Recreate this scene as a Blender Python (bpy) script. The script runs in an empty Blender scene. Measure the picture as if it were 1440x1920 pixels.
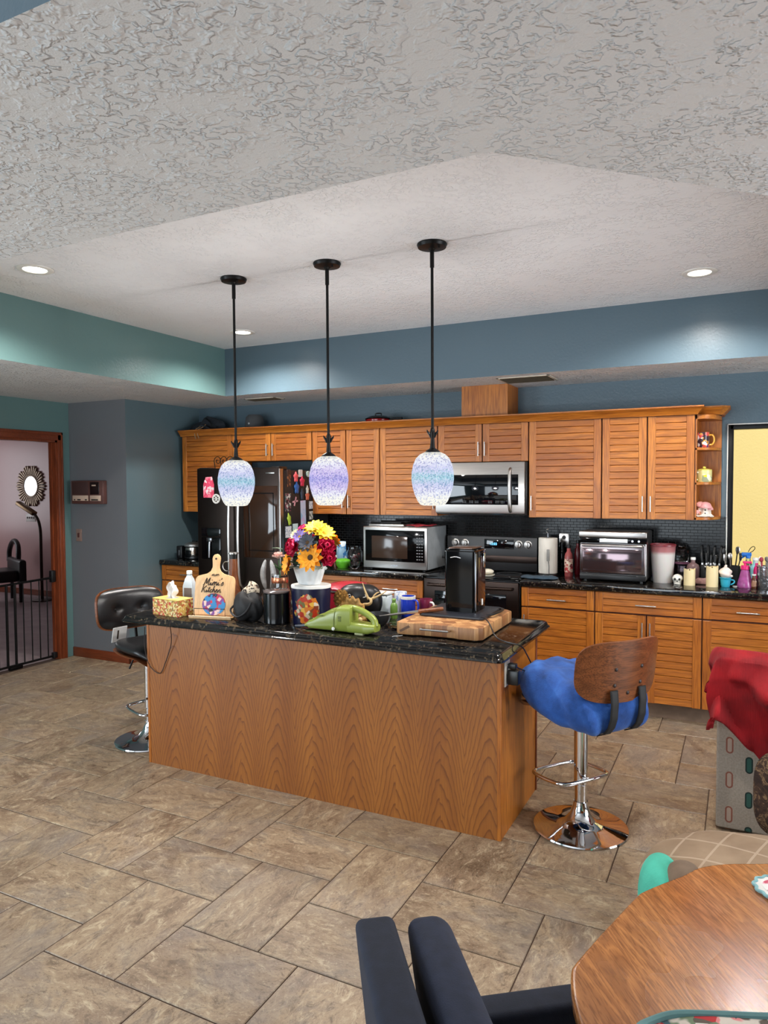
import bpy, bmesh, math, random
from mathutils import Vector, Matrix, Euler
random.seed(7)
S = bpy.context.scene
COL = S.collection
PI = math.pi
sin, cos = math.sin, math.cos

# ------------------------------------------------------------------ camera
def make_camera():
    yaw, pitch, roll = math.radians(-26.594), math.radians(-2.331), math.radians(0.320)
    f = Vector((sin(yaw) * cos(pitch), cos(yaw) * cos(pitch), sin(pitch)))
    r = Vector((cos(yaw), -sin(yaw), 0.0))
    d = f.cross(r)
    c, s = cos(roll), sin(roll)
    r2, d2 = c * r + s * d, -s * r + c * d
    cam = bpy.data.cameras.new('camera')
    cam.sensor_fit = 'VERTICAL'
    cam.sensor_height = 36.0
    cam.lens = 1341.45 / 1920 * 36.0
    cam.clip_start = 0.02
    o = bpy.data.objects.new('camera', cam)
    COL.objects.link(o)
    m = Matrix((r2, -d2, -f)).transposed().to_4x4()
    m.translation = (0, 0, 1.70)
    o.matrix_world = m
    S.camera = o
make_camera()

# ------------------------------------------------------------------ colour management, light
S.view_settings.view_transform = 'Standard'
S.view_settings.look = 'None'
S.view_settings.exposure = 0.0
S.view_settings.gamma = 1.0
S.view_settings.use_curve_mapping = False
try:
    S.cycles.max_bounces = 8
    S.cycles.diffuse_bounces = 5
    S.cycles.glossy_bounces = 4
    S.cycles.transmission_bounces = 8
    S.cycles.transparent_max_bounces = 8
    S.cycles.caustics_reflective = False
    S.cycles.caustics_refractive = False
    S.cycles.sample_clamp_indirect = 6.0
    S.cycles.use_denoising = True
except Exception:
    pass

W = bpy.data.worlds.new('daylight')
S.world = W
W.use_nodes = True
bg = W.node_tree.nodes['Background']
bg.inputs['Color'].default_value = (0.80, 0.90, 1.0, 1)
bg.inputs['Strength'].default_value = 1.15

def light(name, kind, loc, energy, color=(1, 1, 1), target=None, **kw):
    l = bpy.data.lights.new(name, kind)
    l.energy = energy
    l.color = color
    for k, v in kw.items():
        setattr(l, k, v)
    o = bpy.data.objects.new(name, l)
    COL.objects.link(o)
    o.location = loc
    if target is not None:
        o.rotation_euler = (Vector(target) - Vector(loc)).to_track_quat('-Z', 'Y').to_euler()
    return o

# daylight coming in through the glass doors behind the camera and the windows on the left and right
light('daylight_rear', 'AREA', (-2.2, -4.05, 1.25), 165, (0.82, 0.92, 1.0), (-2.2, 0, 1.30), shape='RECTANGLE', size=4.2, size_y=2.1)
light('daylight_left', 'AREA', (-5.85, -0.5, 1.35), 190, (0.80, 0.91, 1.0), (0, 0.2, 1.7), shape='RECTANGLE', size=2.6, size_y=1.9)
light('daylight_right', 'AREA', (3.45, 3.2, 1.35), 150, (0.90, 0.95, 1.0), (-3, 3.2, 1.6), shape='RECTANGLE', size=2.4, size_y=2.0)
light('sun', 'SUN', (0, 0, 8), 4.6, (1.0, 0.96, 0.88), (0.6, 4.2, 0.6), angle=0.01)
light('daylight_hall', 'AREA', (-11.88, 5.75, 1.65), 22, (0.97, 0.96, 1.0), (-6, 5.6, 1.4), shape='RECTANGLE', size=1.5, size_y=1.5)

# ------------------------------------------------------------------ colours and materials
def lin(v):
    v /= 255.0
    return v / 12.92 if v <= 0.04045 else ((v + 0.055) / 1.055) ** 2.4
def C(r, g, b, a=1.0):
    return (lin(r), lin(g), lin(b), a)

class N:
    """small helper to write node trees"""
    def __init__(s, name):
        s.m = bpy.data.materials.new(name)
        s.m.use_nodes = True
        s.t = s.m.node_tree
        s.p = s.t.nodes['Principled BSDF']
        s.tc = None
    def n(s, typ, **kw):
        nd = s.t.nodes.new(typ)
        for k, v in kw.items():
            setattr(nd, k, v)
        return nd
    def l(s, a, b):
        s.t.links.new(a, b)
    def co(s, kind='Object', scale=(1, 1, 1), rot=(0, 0, 0), loc=(0, 0, 0), rnd=0.0):
        if s.tc is None:
            s.tc = s.n('ShaderNodeTexCoord')
        mp = s.n('ShaderNodeMapping')
        mp.inputs['Scale'].default_value = scale
        mp.inputs['Rotation'].default_value = rot
        mp.inputs['Location'].default_value = loc
        s.l(s.tc.outputs[kind], mp.inputs['Vector'])
        if rnd:
            oi = s.n('ShaderNodeObjectInfo')
            mu = s.n('ShaderNodeMath', operation='MULTIPLY')
            mu.inputs[1].default_value = rnd
            s.l(oi.outputs['Random'], mu.inputs[0])
            s.l(mu.outputs[0], mp.inputs['Location'])
        return mp.outputs[0]
    def noise(s, vec, scale=5, detail=3, rough=0.5, dist=0.0):
        nd = s.n('ShaderNodeTexNoise')
        nd.inputs['Scale'].default_value = scale
        nd.inputs['Detail'].default_value = detail
        nd.inputs['Roughness'].default_value = rough
        nd.inputs['Distortion'].default_value = dist
        s.l(vec, nd.inputs['Vector'])
        return nd.outputs['Fac']
    def voro(s, vec, scale=5, feature='F1', out='Distance', rand=1.0):
        nd = s.n('ShaderNodeTexVoronoi', feature=feature)
        nd.inputs['Scale'].default_value = scale
        nd.inputs['Randomness'].default_value = rand
        s.l(vec, nd.inputs['Vector'])
        return nd.outputs[out]
    def ramp(s, fac, stops, interp='LINEAR'):
        nd = s.n('ShaderNodeValToRGB')
        cr = nd.color_ramp
        cr.interpolation = interp
        while len(cr.elements) < len(stops):
            cr.elements.new(0.5)
        for e, (p, c) in zip(cr.elements, stops):
            e.position = p
            e.color = c if len(c) == 4 else (*c, 1)
        s.l(fac, nd.inputs['Fac'])
        return nd.outputs['Color']
    def mix(s, a, b, fac, mode='MIX'):
        nd = s.n('ShaderNodeMix', data_type='RGBA', blend_type=mode)
        for sock, v in ((nd.inputs[6], a), (nd.inputs[7], b), (nd.inputs[0], fac)):
            if hasattr(v, 'links'):
                s.l(v, sock)
            else:
                sock.default_value = v
        return nd.outputs[2]
    def math(s, op, a, b=None, c=None):
        nd = s.n('ShaderNodeMath', operation=op)
        for i, v in enumerate((a, b, c)):
            if v is None:
                continue
            if hasattr(v, 'links'):
                s.l(v, nd.inputs[i])
            else:
                nd.inputs[i].default_value = v
        return nd.outputs[0]
    def sep(s, vec):
        nd = s.n('ShaderNodeSeparateXYZ')
        s.l(vec, nd.inputs[0])
        return nd.outputs
    def comb(s, x, y, z):
        nd = s.n('ShaderNodeCombineXYZ')
        for i, v in enumerate((x, y, z)):
            if hasattr(v, 'links'):
                s.l(v, nd.inputs[i])
            else:
                nd.inputs[i].default_value = v
        return nd.outputs[0]
    def bump(s, h, strength=0.3, dist=0.002):
        nd = s.n('ShaderNodeBump')
        nd.inputs['Strength'].default_value = strength
        nd.inputs['Distance'].default_value = dist
        s.l(h, nd.inputs['Height'])
        s.l(nd.outputs['Normal'], s.p.inputs['Normal'])
    def set(s, **kw):
        for k, v in kw.items():
            sock = s.p.inputs[k.replace('_', ' ')]
            if hasattr(v, 'links'):
                s.l(v, sock)
            else:
                sock.default_value = v
        return s

_cache = {}
def M(name, col, rough=0.5, metal=0.0, var=0.10, scale=14, bump=0.0, bscale=120, bdist=0.001, **kw):
    """procedural material: a base colour with slight mottling and an optional fine bump"""
    if name in _cache:
        return _cache[name]
    k = N(name)
    v = k.co()
    f = k.noise(v, scale, 3)
    d = tuple(c * (1 - var) for c in col[:3]) + (1,)
    u = tuple(min(1, c * (1 + var)) for c in col[:3]) + (1,)
    k.set(Base_Color=k.ramp(f, [(0.3, d), (0.7, u)]), Roughness=rough, Metallic=metal)
    if bump:
        k.bump(k.noise(v, bscale, 3), bump, bdist)
    if kw:
        k.set(**kw)
    _cache[name] = k.m
    return k.m

def glass(name, col=(1, 1, 1, 1), rough=0.0, ior=1.45):
    if name in _cache:
        return _cache[name]
    k = N(name)
    k.set(Base_Color=col, Roughness=rough, IOR=ior)
    k.p.inputs['Transmission Weight'].default_value = 1.0
    _cache[name] = k.m
    return k.m

def emis(name, col, strength):
    if name in _cache:
        return _cache[name]
    k = N(name)
    k.set(Base_Color=col, Emission_Color=col, Emission_Strength=strength)
    _cache[name] = k.m
    return k.m

def wood(name, dark, mid, light_, axis='Z', rough=0.38, ring=1.0, pore=0.55):
    """oak: broad figure plus fine pores, both drawn out along the grain axis"""
    k = N(name)
    st = {'X': (0.09, 1, 1), 'Y': (1, 0.09, 1), 'Z': (1, 1, 0.09)}[axis]
    st2 = {'X': (0.025, 1, 1), 'Y': (1, 0.025, 1), 'Z': (1, 1, 0.025)}[axis]
    v = k.co(scale=st, rnd=37.0)
    v2 = k.co(scale=st2, rnd=11.0)
    broad = k.noise(v, 9 * ring, 2, 0.5, 0.6)
    w = k.math('FRACT', k.math('MULTIPLY', broad, 9.0))
    band = k.ramp(w, [(0.0, (0.15,) * 3), (0.35, (0.85,) * 3), (0.75, (0.6,) * 3), (1.0, (0.1,) * 3)])
    fine = k.noise(v2, 260, 2, 0.6)
    base = k.ramp(k.noise(v, 4, 3), [(0.3, mid), (0.7, light_)])
    c1 = k.mix(base, dark, k.math('MULTIPLY', k.math('SUBTRACT', 1.0, band), 0.50))
    pf = k.ramp(fine, [(0.40, (pore,) * 3), (0.52, (0, 0, 0))])
    k.set(Base_Color=k.mix(c1, dark, pf), Roughness=rough)
    k.bump(fine, 0.10, 0.0006)
    return k.m

OAK = (C(104, 46, 8), C(170, 95, 24), C(204, 128, 46))
wood_v = wood('oak_upright_grain', *OAK, axis='Z')
wood_h = wood('oak_level_grain', *OAK, axis='X')
wood_gap_shade = M('oak_shadow_gap', C(70, 28, 10), 0.6)  # oak darkened to paint in the shade behind fronts and between slats
trim_wood = wood('stained_trim', C(70, 26, 10), C(118, 54, 26), C(140, 68, 36), axis='Z', rough=0.35)
trim_wood_h = wood('stained_trim_level', C(70, 26, 10), C(118, 54, 26), C(140, 68, 36), axis='X', rough=0.35)

def cathedral():
    """book matched flat sawn oak veneer with arched figure"""
    k = N('oak_cathedral_veneer')
    v = k.co()
    x, y, z = k.sep(v)
    wob = k.noise(k.co(scale=(6, 6, 1.3)), 1.6, 3, 0.55)
    xs = k.math('ADD', k.math('ADD', x, y), k.math('MULTIPLY', k.math('SUBTRACT', wob, 0.5), 0.05))
    pp = k.math('PINGPONG', xs, 0.122)
    u = k.math('DIVIDE', pp, 0.122)
    arch = k.math('POWER', u, 1.6)
    cell = k.math('FLOOR', k.math('DIVIDE', xs, 0.244))
    off = k.math('MULTIPLY', k.math('FRACT', k.math('MULTIPLY', cell, 0.379)), 0.9)
    field = k.math('ADD', k.math('ADD', k.math('MULTIPLY', z, 3.2), off), k.math('MULTIPLY', arch, 1.35))
    field = k.math('ADD', field, k.math('MULTIPLY', k.noise(k.co(scale=(7, 7, 1.8)), 1.6, 3, 0.5), 0.55))
    ring = k.math('FRACT', k.math('MULTIPLY', field, 3.6))
    band = k.ramp(ring, [(0.0, (0, 0, 0)), (0.55, (0.08,) * 3), (0.80, (0.40,) * 3), (0.92, (0.95,) * 3), (1.0, (0.0,) * 3)])
    fine = k.noise(k.co(scale=(1, 1, 0.02)), 330, 2, 0.6)
    base = k.ramp(k.noise(k.co(scale=(5, 5, 0.5)), 1.2, 3), [(0.3, C(138, 78, 22)), (0.7, C(164, 100, 36))])
    c1 = k.mix(base, C(84, 38, 8), k.math('MULTIPLY', band, 0.78))
    pf = k.ramp(fine, [(0.40, (0.35,) * 3), (0.50, (0, 0, 0))])
    k.set(Base_Color=k.mix(c1, C(120, 64, 24), pf), Roughness=0.42)
    k.bump(fine, 0.08, 0.0005)
    return k.m
veneer = cathedral()

def granite():
    k = N('black_granite')
    v = k.co()
    vz = k.voro(v, 95, out='Color')
    sp = k.sep(vz)[0]
    big = k.noise(v, 18, 4, 0.6)
    fleck = k.math('MULTIPLY', k.ramp(sp, [(0.70, (0, 0, 0)), (0.95, (1, 1, 1))]), k.ramp(big, [(0.42, (0, 0, 0)), (0.62, (1, 1, 1))]))
    c = k.mix(C(14, 13, 13), C(92, 80, 64), fleck)
    f2 = k.ramp(k.noise(v, 260, 2), [(0.66, (0, 0, 0)), (0.74, (0.5,) * 3)])
    k.set(Base_Color=k.mix(c, C(120, 116, 108), f2), Roughness=0.09)
    k.p.inputs['Specular IOR Level'].default_value = 0.6
    return k.m
granite_m = granite()

def paint(name, col, bump=0.25):
    k = N(name)
    v = k.co()
    k.set(Base_Color=k.ramp(k.noise(v, 2.0, 2), [(0.3, tuple(c * 0.96 for c in col[:3])), (0.7, col)]), Roughness=0.30)
    k.bump(k.noise(v, 55, 3, 0.5, 0.4), bump, 0.003)
    return k.m
tone_blue = paint('blue_grey_tone', C(85, 104, 115), 0.30)
tone_teal = paint('teal_tone', C(95, 125, 124), 0.30)
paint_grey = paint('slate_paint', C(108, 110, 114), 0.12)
paint_pink = paint('dusty_pink_paint', C(196, 158, 156), 0.12)
paint_yellow = paint('yellow_paint', C(248, 222, 150), 0.5)
paint_white = paint('white_paint', C(214, 212, 208), 0.2)

def knockdown(name, col, scale, strength, dist):
    """knock-down plaster: flat topped islands of mud in loose clusters"""
    k = N(name)
    v = k.co()
    a = k.noise(v, scale, 2, 0.5, 0.35)
    isl = k.ramp(a, [(0.46, (0, 0, 0)), (0.60, (1, 1, 1))], 'EASE')
    msk = k.ramp(k.noise(v, scale * 0.16, 4, 0.65), [(0.40, (0.08,) * 3), (0.55, (1, 1, 1))])
    h = k.math('ADD', k.math('MULTIPLY', isl, msk), k.math('MULTIPLY', k.noise(v, scale * 6, 2), 0.10))
    k.set(Base_Color=k.ramp(k.noise(v, 1.1, 2), [(0.3, tuple(c * 0.97 for c in col[:3])), (0.7, col)]), Roughness=0.75)
    k.bump(h, strength, dist)
    return k.m
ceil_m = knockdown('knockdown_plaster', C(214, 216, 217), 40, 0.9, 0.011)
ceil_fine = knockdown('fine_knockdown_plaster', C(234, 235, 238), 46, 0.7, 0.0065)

def stone_tile():
    k = N('travertine_tile')
    at = k.n('ShaderNodeAttribute', attribute_name='tile')
    r, g, b = k.sep(at.outputs['Vector'])
    base = k.co()
    off = k.n('ShaderNodeVectorMath', operation='MULTIPLY_ADD')
    k.l(at.outputs['Vector'], off.inputs[0])
    off.inputs[1].default_value = (31, 27, 9)
    k.l(base, off.inputs[2])
    rot = k.n('ShaderNodeVectorRotate', rotation_type='Z_AXIS')
    k.l(off.outputs[0], rot.inputs['Vector'])
    k.l(k.math('MULTIPLY', k.math('ROUND', r), 1.5708), rot.inputs['Angle'])
    st = k.n('ShaderNodeMapping')
    st.inputs['Scale'].default_value = (1.0, 1.7, 1.0)
    k.l(rot.outputs[0], st.inputs['Vector'])
    v = st.outputs[0]
    a = k.noise(v, 3.0, 9, 0.72, 0.8)
    b2 = k.noise(v, 13, 9, 0.78, 0.9)
    c = k.noise(v, 85, 4, 0.65)
    col = k.ramp(a, [(0.30, C(118, 94, 72)), (0.43, C(150, 124, 98)), (0.52, C(172, 146, 116)), (0.60, C(142, 122, 102)), (0.72, C(186, 162, 132))])
    light_v = k.ramp(b2, [(0.53, (0, 0, 0)), (0.64, (0.85,) * 3)])
    dark_v = k.ramp(b2, [(0.36, (0.80,) * 3), (0.47, (0, 0, 0))])
    col = k.mix(col, C(208, 186, 152), light_v)
    col = k.mix(col, C(94, 72, 54), dark_v)
    grey = k.ramp(k.noise(v, 2.1, 4, 0.6), [(0.50, (0, 0, 0)), (0.68, (0.5,) * 3)])
    col = k.mix(col, C(146, 134, 126), grey)
    pits = k.ramp(c, [(0.32, (0.6,) * 3), (0.42, (0, 0, 0))])
    col = k.mix(col, C(88, 68, 50), pits)
    specks = k.ramp(c, [(0.60, (0, 0, 0)), (0.70, (0.5,) * 3)])
    col = k.mix(col, C(216, 198, 168), specks)
    tint = k.ramp(g, [(0.0, (0.68, 0.705, 0.73)), (1.0, (0.84, 0.865, 0.89))])
    col = k.mix(col, tint, 1.0, 'MULTIPLY')
    k.set(Base_Color=col, Roughness=k.ramp(a, [(0.3, (0.36,) * 3), (0.7, (0.50,) * 3)]))
    k.bump(k.math('ADD', b2, k.math('MULTIPLY', c, 0.4)), 0.35, 0.003)
    return k.m
tile_m = stone_tile()
grout_m = M('brown_grout', C(72, 52, 40), 0.9)

def mosaic():
    k = N('black_mosaic')
    x, y, z = k.sep(k.co())
    vec = k.comb(k.math('ADD', x, y), z, 0.0)
    br = k.n('ShaderNodeTexBrick')
    br.offset = 0.5
    br.inputs['Scale'].default_value = 1.0
    br.inputs['Brick Width'].default_value = 0.052
    br.inputs['Row Height'].default_value = 0.0225
    br.inputs['Mortar Size'].default_value = 0.0016
    br.inputs['Mortar Smooth'].default_value = 0.2
    br.inputs['Bias'].default_value = 0.0
    br.inputs['Color1'].default_value = C(5, 5, 6)
    br.inputs['Color2'].default_value = C(13, 13, 14)
    br.inputs['Mortar'].default_value = C(40, 41, 42)
    k.l(vec, br.inputs['Vector'])
    k.set(Base_Color=br.outputs['Color'], Roughness=k.ramp(br.outputs['Fac'], [(0, (0.14,) * 3), (1, (0.8,) * 3)]))
    k.p.inputs['Specular IOR Level'].default_value = 0.22
    # every little tile sits at its own slight tilt
    wn = k.noise(vec, 26, 1)
    h = k.math('ADD', k.math('MULTIPLY', br.outputs['Fac'], -1.0), k.math('MULTIPLY', wn, 0.5))
    k.bump(h, 0.4, 0.0010)
    return k.m
mosaic_m = mosaic()

def brushed(name, col, rough=0.30, axis='X'):
    k = N(name)
    sc = {'X': (0.02, 1, 1), 'Z': (1, 1, 0.02)}[axis]
    f = k.noise(k.co(scale=sc), 420, 2)
    k.set(Base_Color=k.ramp(f, [(0.3, tuple(c * 0.86 for c in col[:3])), (0.7, col)]), Metallic=1.0, Roughness=rough)
    k.bump(f, 0.05, 0.0003)
    return k.m
steel = brushed('brushed_steel', C(196, 192, 188), 0.30)
steel_v = brushed('brushed_steel_upright', C(198, 194, 190), 0.28, 'Z')
black_steel = brushed('black_stainless', C(66, 56, 52), 0.34)
chrome = M('chrome', C(222, 222, 224), 0.05, 1.0, var=0.02)
dark_chrome = M('dull_chrome', C(150, 150, 155), 0.22, 1.0, var=0.05)
black_plastic = M('black_plastic', C(16, 16, 17), 0.35)
black_gloss = M('gloss_black', C(7, 7, 8), 0.07, var=0.2, Specular_IOR_Level=0.25)
black_matte = M('matte_black', C(20, 19, 19), 0.7)
black_metal = M('black_metal', C(17, 16, 16), 0.4, 0.6)
dark_glass = M('dark_glass', C(10, 11, 14), 0.04, var=0.3)
white_plastic = M('white_plastic', C(226, 224, 218), 0.35, var=0.03)
white_paper = M('white_paper', C(226, 226, 224), 0.8, var=0.04)
clear_glass = glass('clear_glass')
walnut = wood('walnut_veneer', C(50, 24, 12), C(118, 66, 36), C(146, 86, 48), axis='Y', rough=0.3)
leather = M('black_leather', C(27, 27, 29), 0.32, var=0.15, scale=60, bump=0.25, bscale=260)
maple = wood('maple_board', C(186, 136, 86), C(222, 176, 122), C(234, 192, 140), axis='Z', rough=0.5, pore=0.2)

# ------------------------------------------------------------------ mesh helpers
class B:
    """collects shapes into one mesh"""
    def __init__(s):
        s.bm = bmesh.new()
    def _add(s, t, mi=0, mat=None):
        if mat is not None:
            bmesh.ops.transform(t, matrix=mat, verts=t.verts)
        for f in t.faces:
            f.material_index = mi
        me = bpy.data.meshes.new('tmp')
        t.to_mesh(me)
        t.free()
        s.bm.from_mesh(me)
        bpy.data.meshes.remove(me)
        return s
    def box(s, x0, x1, y0, y1, z0, z1, mi=0, bev=0.0, seg=2, mat=None):
        t = bmesh.new()
        bmesh.ops.create_cube(t, size=1.0)
        sc = Matrix.Diagonal((x1 - x0, y1 - y0, z1 - z0, 1))
        bmesh.ops.transform(t, matrix=Matrix.Translation(((x0 + x1) / 2, (y0 + y1) / 2, (z0 + z1) / 2)) @ sc, verts=t.verts)
        if bev:
            bmesh.ops.bevel(t, geom=list(t.edges), offset=bev, segments=seg, affect='EDGES', profile=0.5)
        return s._add(t, mi, mat)
    def lathe(s, prof, c=(0, 0, 0), seg=32, mi=0, mat=None, arc=2 * PI):
        t = bmesh.new()
        rings = []
        full = abs(arc - 2 * PI) < 1e-6
        n = seg if full else seg + 1
        for r, z in prof:
            if r < 1e-6:
                rings.append([t.verts.new((c[0], c[1], c[2] + z))])
            else:
                rings.append([t.verts.new((c[0] + r * cos(arc * i / seg), c[1] + r * sin(arc * i / seg), c[2] + z)) for i in range(n)])
        for a, b in zip(rings, rings[1:]):
            m = max(len(a), len(b))
            for i in range(seg):
                j = (i + 1) % n
                if len(a) == 1 and len(b) == 1:
                    continue
                if len(a) == 1:
                    t.faces.new((a[0], b[j], b[i]))
                elif len(b) == 1:
                    t.faces.new((a[i], a[j], b[0]))
                else:
                    t.faces.new((a[i], a[j], b[j], b[i]))
        bmesh.ops.recalc_face_normals(t, faces=t.faces)
        return s._add(t, mi, mat)
    def cyl(s, c, r, h, seg=24, mi=0, axis='z', r2=None, bev=0.0, mat=None):
        r2 = r if r2 is None else r2
        b = min(bev, h * 0.45)
        prof = [(0, 0), (r - b, 0), (r, b), (r2, h - b), (r2 - b, h), (0, h)] if b else [(0, 0), (r, 0), (r2, h), (0, h)]
        rm = {'z': Matrix(), 'x': Matrix.Rotation(PI / 2, 4, 'Y'), 'y': Matrix.Rotation(-PI / 2, 4, 'X')}[axis]
        mm = Matrix.Translation(c) @ rm
        return s.lathe(prof, (0, 0, 0), seg, mi, mm if mat is None else mat @ mm)
    def ell(s, c, rx, ry, rz, mi=0, seg=20, mat=None):
        t = bmesh.new()
        bmesh.ops.create_uvsphere(t, u_segments=seg, v_segments=max(6, seg * 2 // 3), radius=1)
        bmesh.ops.transform(t, matrix=Matrix.Translation(c) @ Matrix.Diagonal((rx, ry, rz, 1)), verts=t.verts)
        return s._add(t, mi, mat)
    def tube(s, pts, r, seg=8, mi=0, closed=False, smooth=0, mat=None):
        P = [Vector(p) for p in pts]
        R = list(r) if isinstance(r, (list, tuple)) else [r] * len(P)
        for _ in range(smooth):
            Q, RR = [], []
            n = len(P)
            rng = range(n) if closed else range(n - 1)
            if not closed:
                Q.append(P[0]); RR.append(R[0])
            for i in rng:
                a, b = P[i], P[(i + 1) % n]
                ra, rb = R[i], R[(i + 1) % n]
                Q += [a.lerp(b, 0.25), a.lerp(b, 0.75)]
                RR += [ra * .75 + rb * .25, ra * .25 + rb * .75]
            if not closed:
                Q.append(P[-1]); RR.append(R[-1])
            P, R = Q, RR
        t = bmesh.new()
        n = len(P)
        rings = []
        up = None
        for i in range(n):
            a = P[i - 1] if (i > 0 or closed) else P[i]
            b = P[(i + 1) % n] if (i < n - 1 or closed) else P[i]
            d = (b - a).normalized() if (b - a).length > 1e-9 else Vector((0, 0, 1))
            if up is None:
                up = Vector((0, 0, 1)) if abs(d.z) < 0.9 else Vector((1, 0, 0))
            u = (up - d * up.dot(d))
            if u.length < 1e-6:
                u = d.orthogonal()
            u.normalize()
            up = u
            w = d.cross(u)
            rings.append([t.verts.new(P[i] + (u * cos(2 * PI * k / seg) + w * sin(2 * PI * k / seg)) * R[i]) for k in range(seg)])
        for i in range(n if closed else n - 1):
            a, b = rings[i], rings[(i + 1) % n]
            for k in range(seg):
                t.faces.new((a[k], a[(k + 1) % seg], b[(k + 1) % seg], b[k]))
        if not closed:
            t.faces.new(list(reversed(rings[0])))
            t.faces.new(rings[-1])
        bmesh.ops.recalc_face_normals(t, faces=t.faces)
        return s._add(t, mi, mat)
    def prism(s, out, z0, z1, mi=0, bev=0.0, seg=2, mat=None):
        """2D outline (x, y) pulled up from z0 to z1"""
        t = bmesh.new()
        lo = [t.verts.new((x, y, z0)) for x, y in out]
        hi = [t.verts.new((x, y, z1)) for x, y in out]
        n = len(out)
        t.faces.new(list(reversed(lo)))
        t.faces.new(hi)
        for i in range(n):
            t.faces.new((lo[i], lo[(i + 1) % n], hi[(i + 1) % n], hi[i]))
        bmesh.ops.recalc_face_normals(t, faces=t.faces)
        if bev:
            es = [e for e in t.edges if abs(e.verts[0].co.z - e.verts[1].co.z) < 1e-9]
            bmesh.ops.bevel(t, geom=es, offset=bev, segments=seg, affect='EDGES', profile=0.5)
        return s._add(t, mi, mat)
    def surf(s, fn, nu, nv, mi=0, cu=False, mat=None):
        """grid surface fn(u, v) with u, v in 0..1"""
        t = bmesh.new()
        vs = [[t.verts.new(fn(i / nu, j / nv)) for j in range(nv + 1)] for i in range(nu + (0 if cu else 1))]
        for i in range(nu):
            for j in range(nv):
                a, b = vs[i], vs[(i + 1) % len(vs)]
                t.faces.new((a[j], b[j], b[j + 1], a[j + 1]))
        bmesh.ops.recalc_face_normals(t, faces=t.faces)
        return s._add(t, mi, mat)
    def blob(s, fn, nu=32, nv=18, mi=0, mat=None):
        """closed surface: fn(theta 0..2pi, phi -pi/2..pi/2)"""
        t = bmesh.new()
        rows = []
        for j in range(nv + 1):
            ph = -PI / 2 + PI * j / nv
            if j in (0, nv):
                rows.append([t.verts.new(fn(0, ph))])
            else:
                rows.append([t.verts.new(fn(2 * PI * i / nu, ph)) for i in range(nu)])
        for a, b in zip(rows, rows[1:]):
            for i in range(nu):
                k = (i + 1) % nu
                if len(a) == 1:
                    t.faces.new((a[0], b[k], b[i]))
                elif len(b) == 1:
                    t.faces.new((a[i], a[k], b[0]))
                else:
                    t.faces.new((a[i], a[k], b[k], b[i]))
        bmesh.ops.recalc_face_normals(t, faces=t.faces)
        return s._add(t, mi, mat)
    def face(s, pts, mi=0):
        f = s.bm.faces.new([s.bm.verts.new(p) for p in pts])
        f.material_index = mi
        return s
    def move(s, mat):
        bmesh.ops.transform(s.bm, matrix=mat, verts=s.bm.verts)
        return s

def obj(name, b, mats, parent=None, loc=(0, 0, 0), rot=(0, 0, 0), label=None, angle=38):
    me = bpy.data.meshes.new(name)
    b.bm.to_mesh(me)
    b.bm.free()
    for m in (mats if isinstance(mats, (list, tuple)) else [mats]):
        me.materials.append(m)
    for p in me.polygons:
        p.use_smooth = True
    me.set_sharp_from_angle(angle=math.radians(angle))
    o = bpy.data.objects.new(name, me)
    COL.objects.link(o)
    o.location = loc
    o.rotation_euler = rot
    if parent:
        o.parent = parent
    if label:
        o['label'] = label
    return o

def tag(o, label, cat, group=None, kind=None):
    o['label'] = label
    o['category'] = cat
    if group:
        o['group'] = group
    if kind:
        o['kind'] = kind
    return o

def thing(name, label, cat, loc=(0, 0, 0), rz=0.0, group=None, rot=None):
    o = bpy.data.objects.new(name, None)
    o.empty_display_size = 0.05
    COL.objects.link(o)
    o.location = loc
    o.rotation_euler = rot if rot else (0, 0, rz)
    return tag(o, label, cat, group)

def solo(name, b, mats, label, cat, loc=(0, 0, 0), rz=0.0, group=None, rot=None, angle=38):
    o = obj(name, b, mats, None, loc, rot if rot else (0, 0, rz), None, angle)
    return tag(o, label, cat, group)

def struct(name, b, mats, parent=None, label=None, **kw):
    o = obj(name, b, mats, parent, **kw)
    if not parent:
        o['kind'] = 'structure'
    if label:
        o['label'] = label
    return o

def copy_tree(o, parent=None):
    c = o.copy()
    COL.objects.link(c)
    c.parent = parent
    for ch in list(o.children):
        copy_tree(ch, c)
    return c

def text(name, body, size, mats, parent, loc, rot, extrude=0.0004, shear=0.0, align='CENTER', bold=0.0):
    cu = bpy.data.curves.new(name, 'FONT')
    cu.body = body
    cu.size = size
    cu.extrude = extrude
    cu.shear = shear
    cu.offset = bold
    cu.align_x = align
    tmp = bpy.data.objects.new(name + '_outline', cu)
    COL.objects.link(tmp)
    me = bpy.data.meshes.new_from_object(tmp.evaluated_get(bpy.context.evaluated_depsgraph_get()))
    bpy.data.objects.remove(tmp)
    me.name = name
    me.materials.clear()
    me.materials.append(mats)
    o = bpy.data.objects.new(name, me)
    COL.objects.link(o)
    o.location = loc
    o.rotation_euler = rot
    if parent:
        o.parent = parent
    return o

def RM(ax, a):
    return Matrix.Rotation(a, 4, ax)
def TM(x, y, z):
    return Matrix.Translation((x, y, z))

# ================================================================== THE ROOM
ZS, ZC, YB = 2.497, 2.921, 5.95          # lower ceiling, tray ceiling, back wall
XL, XP, YP = -5.93, -5.17, 4.93          # left wall, pantry jut-out

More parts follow.
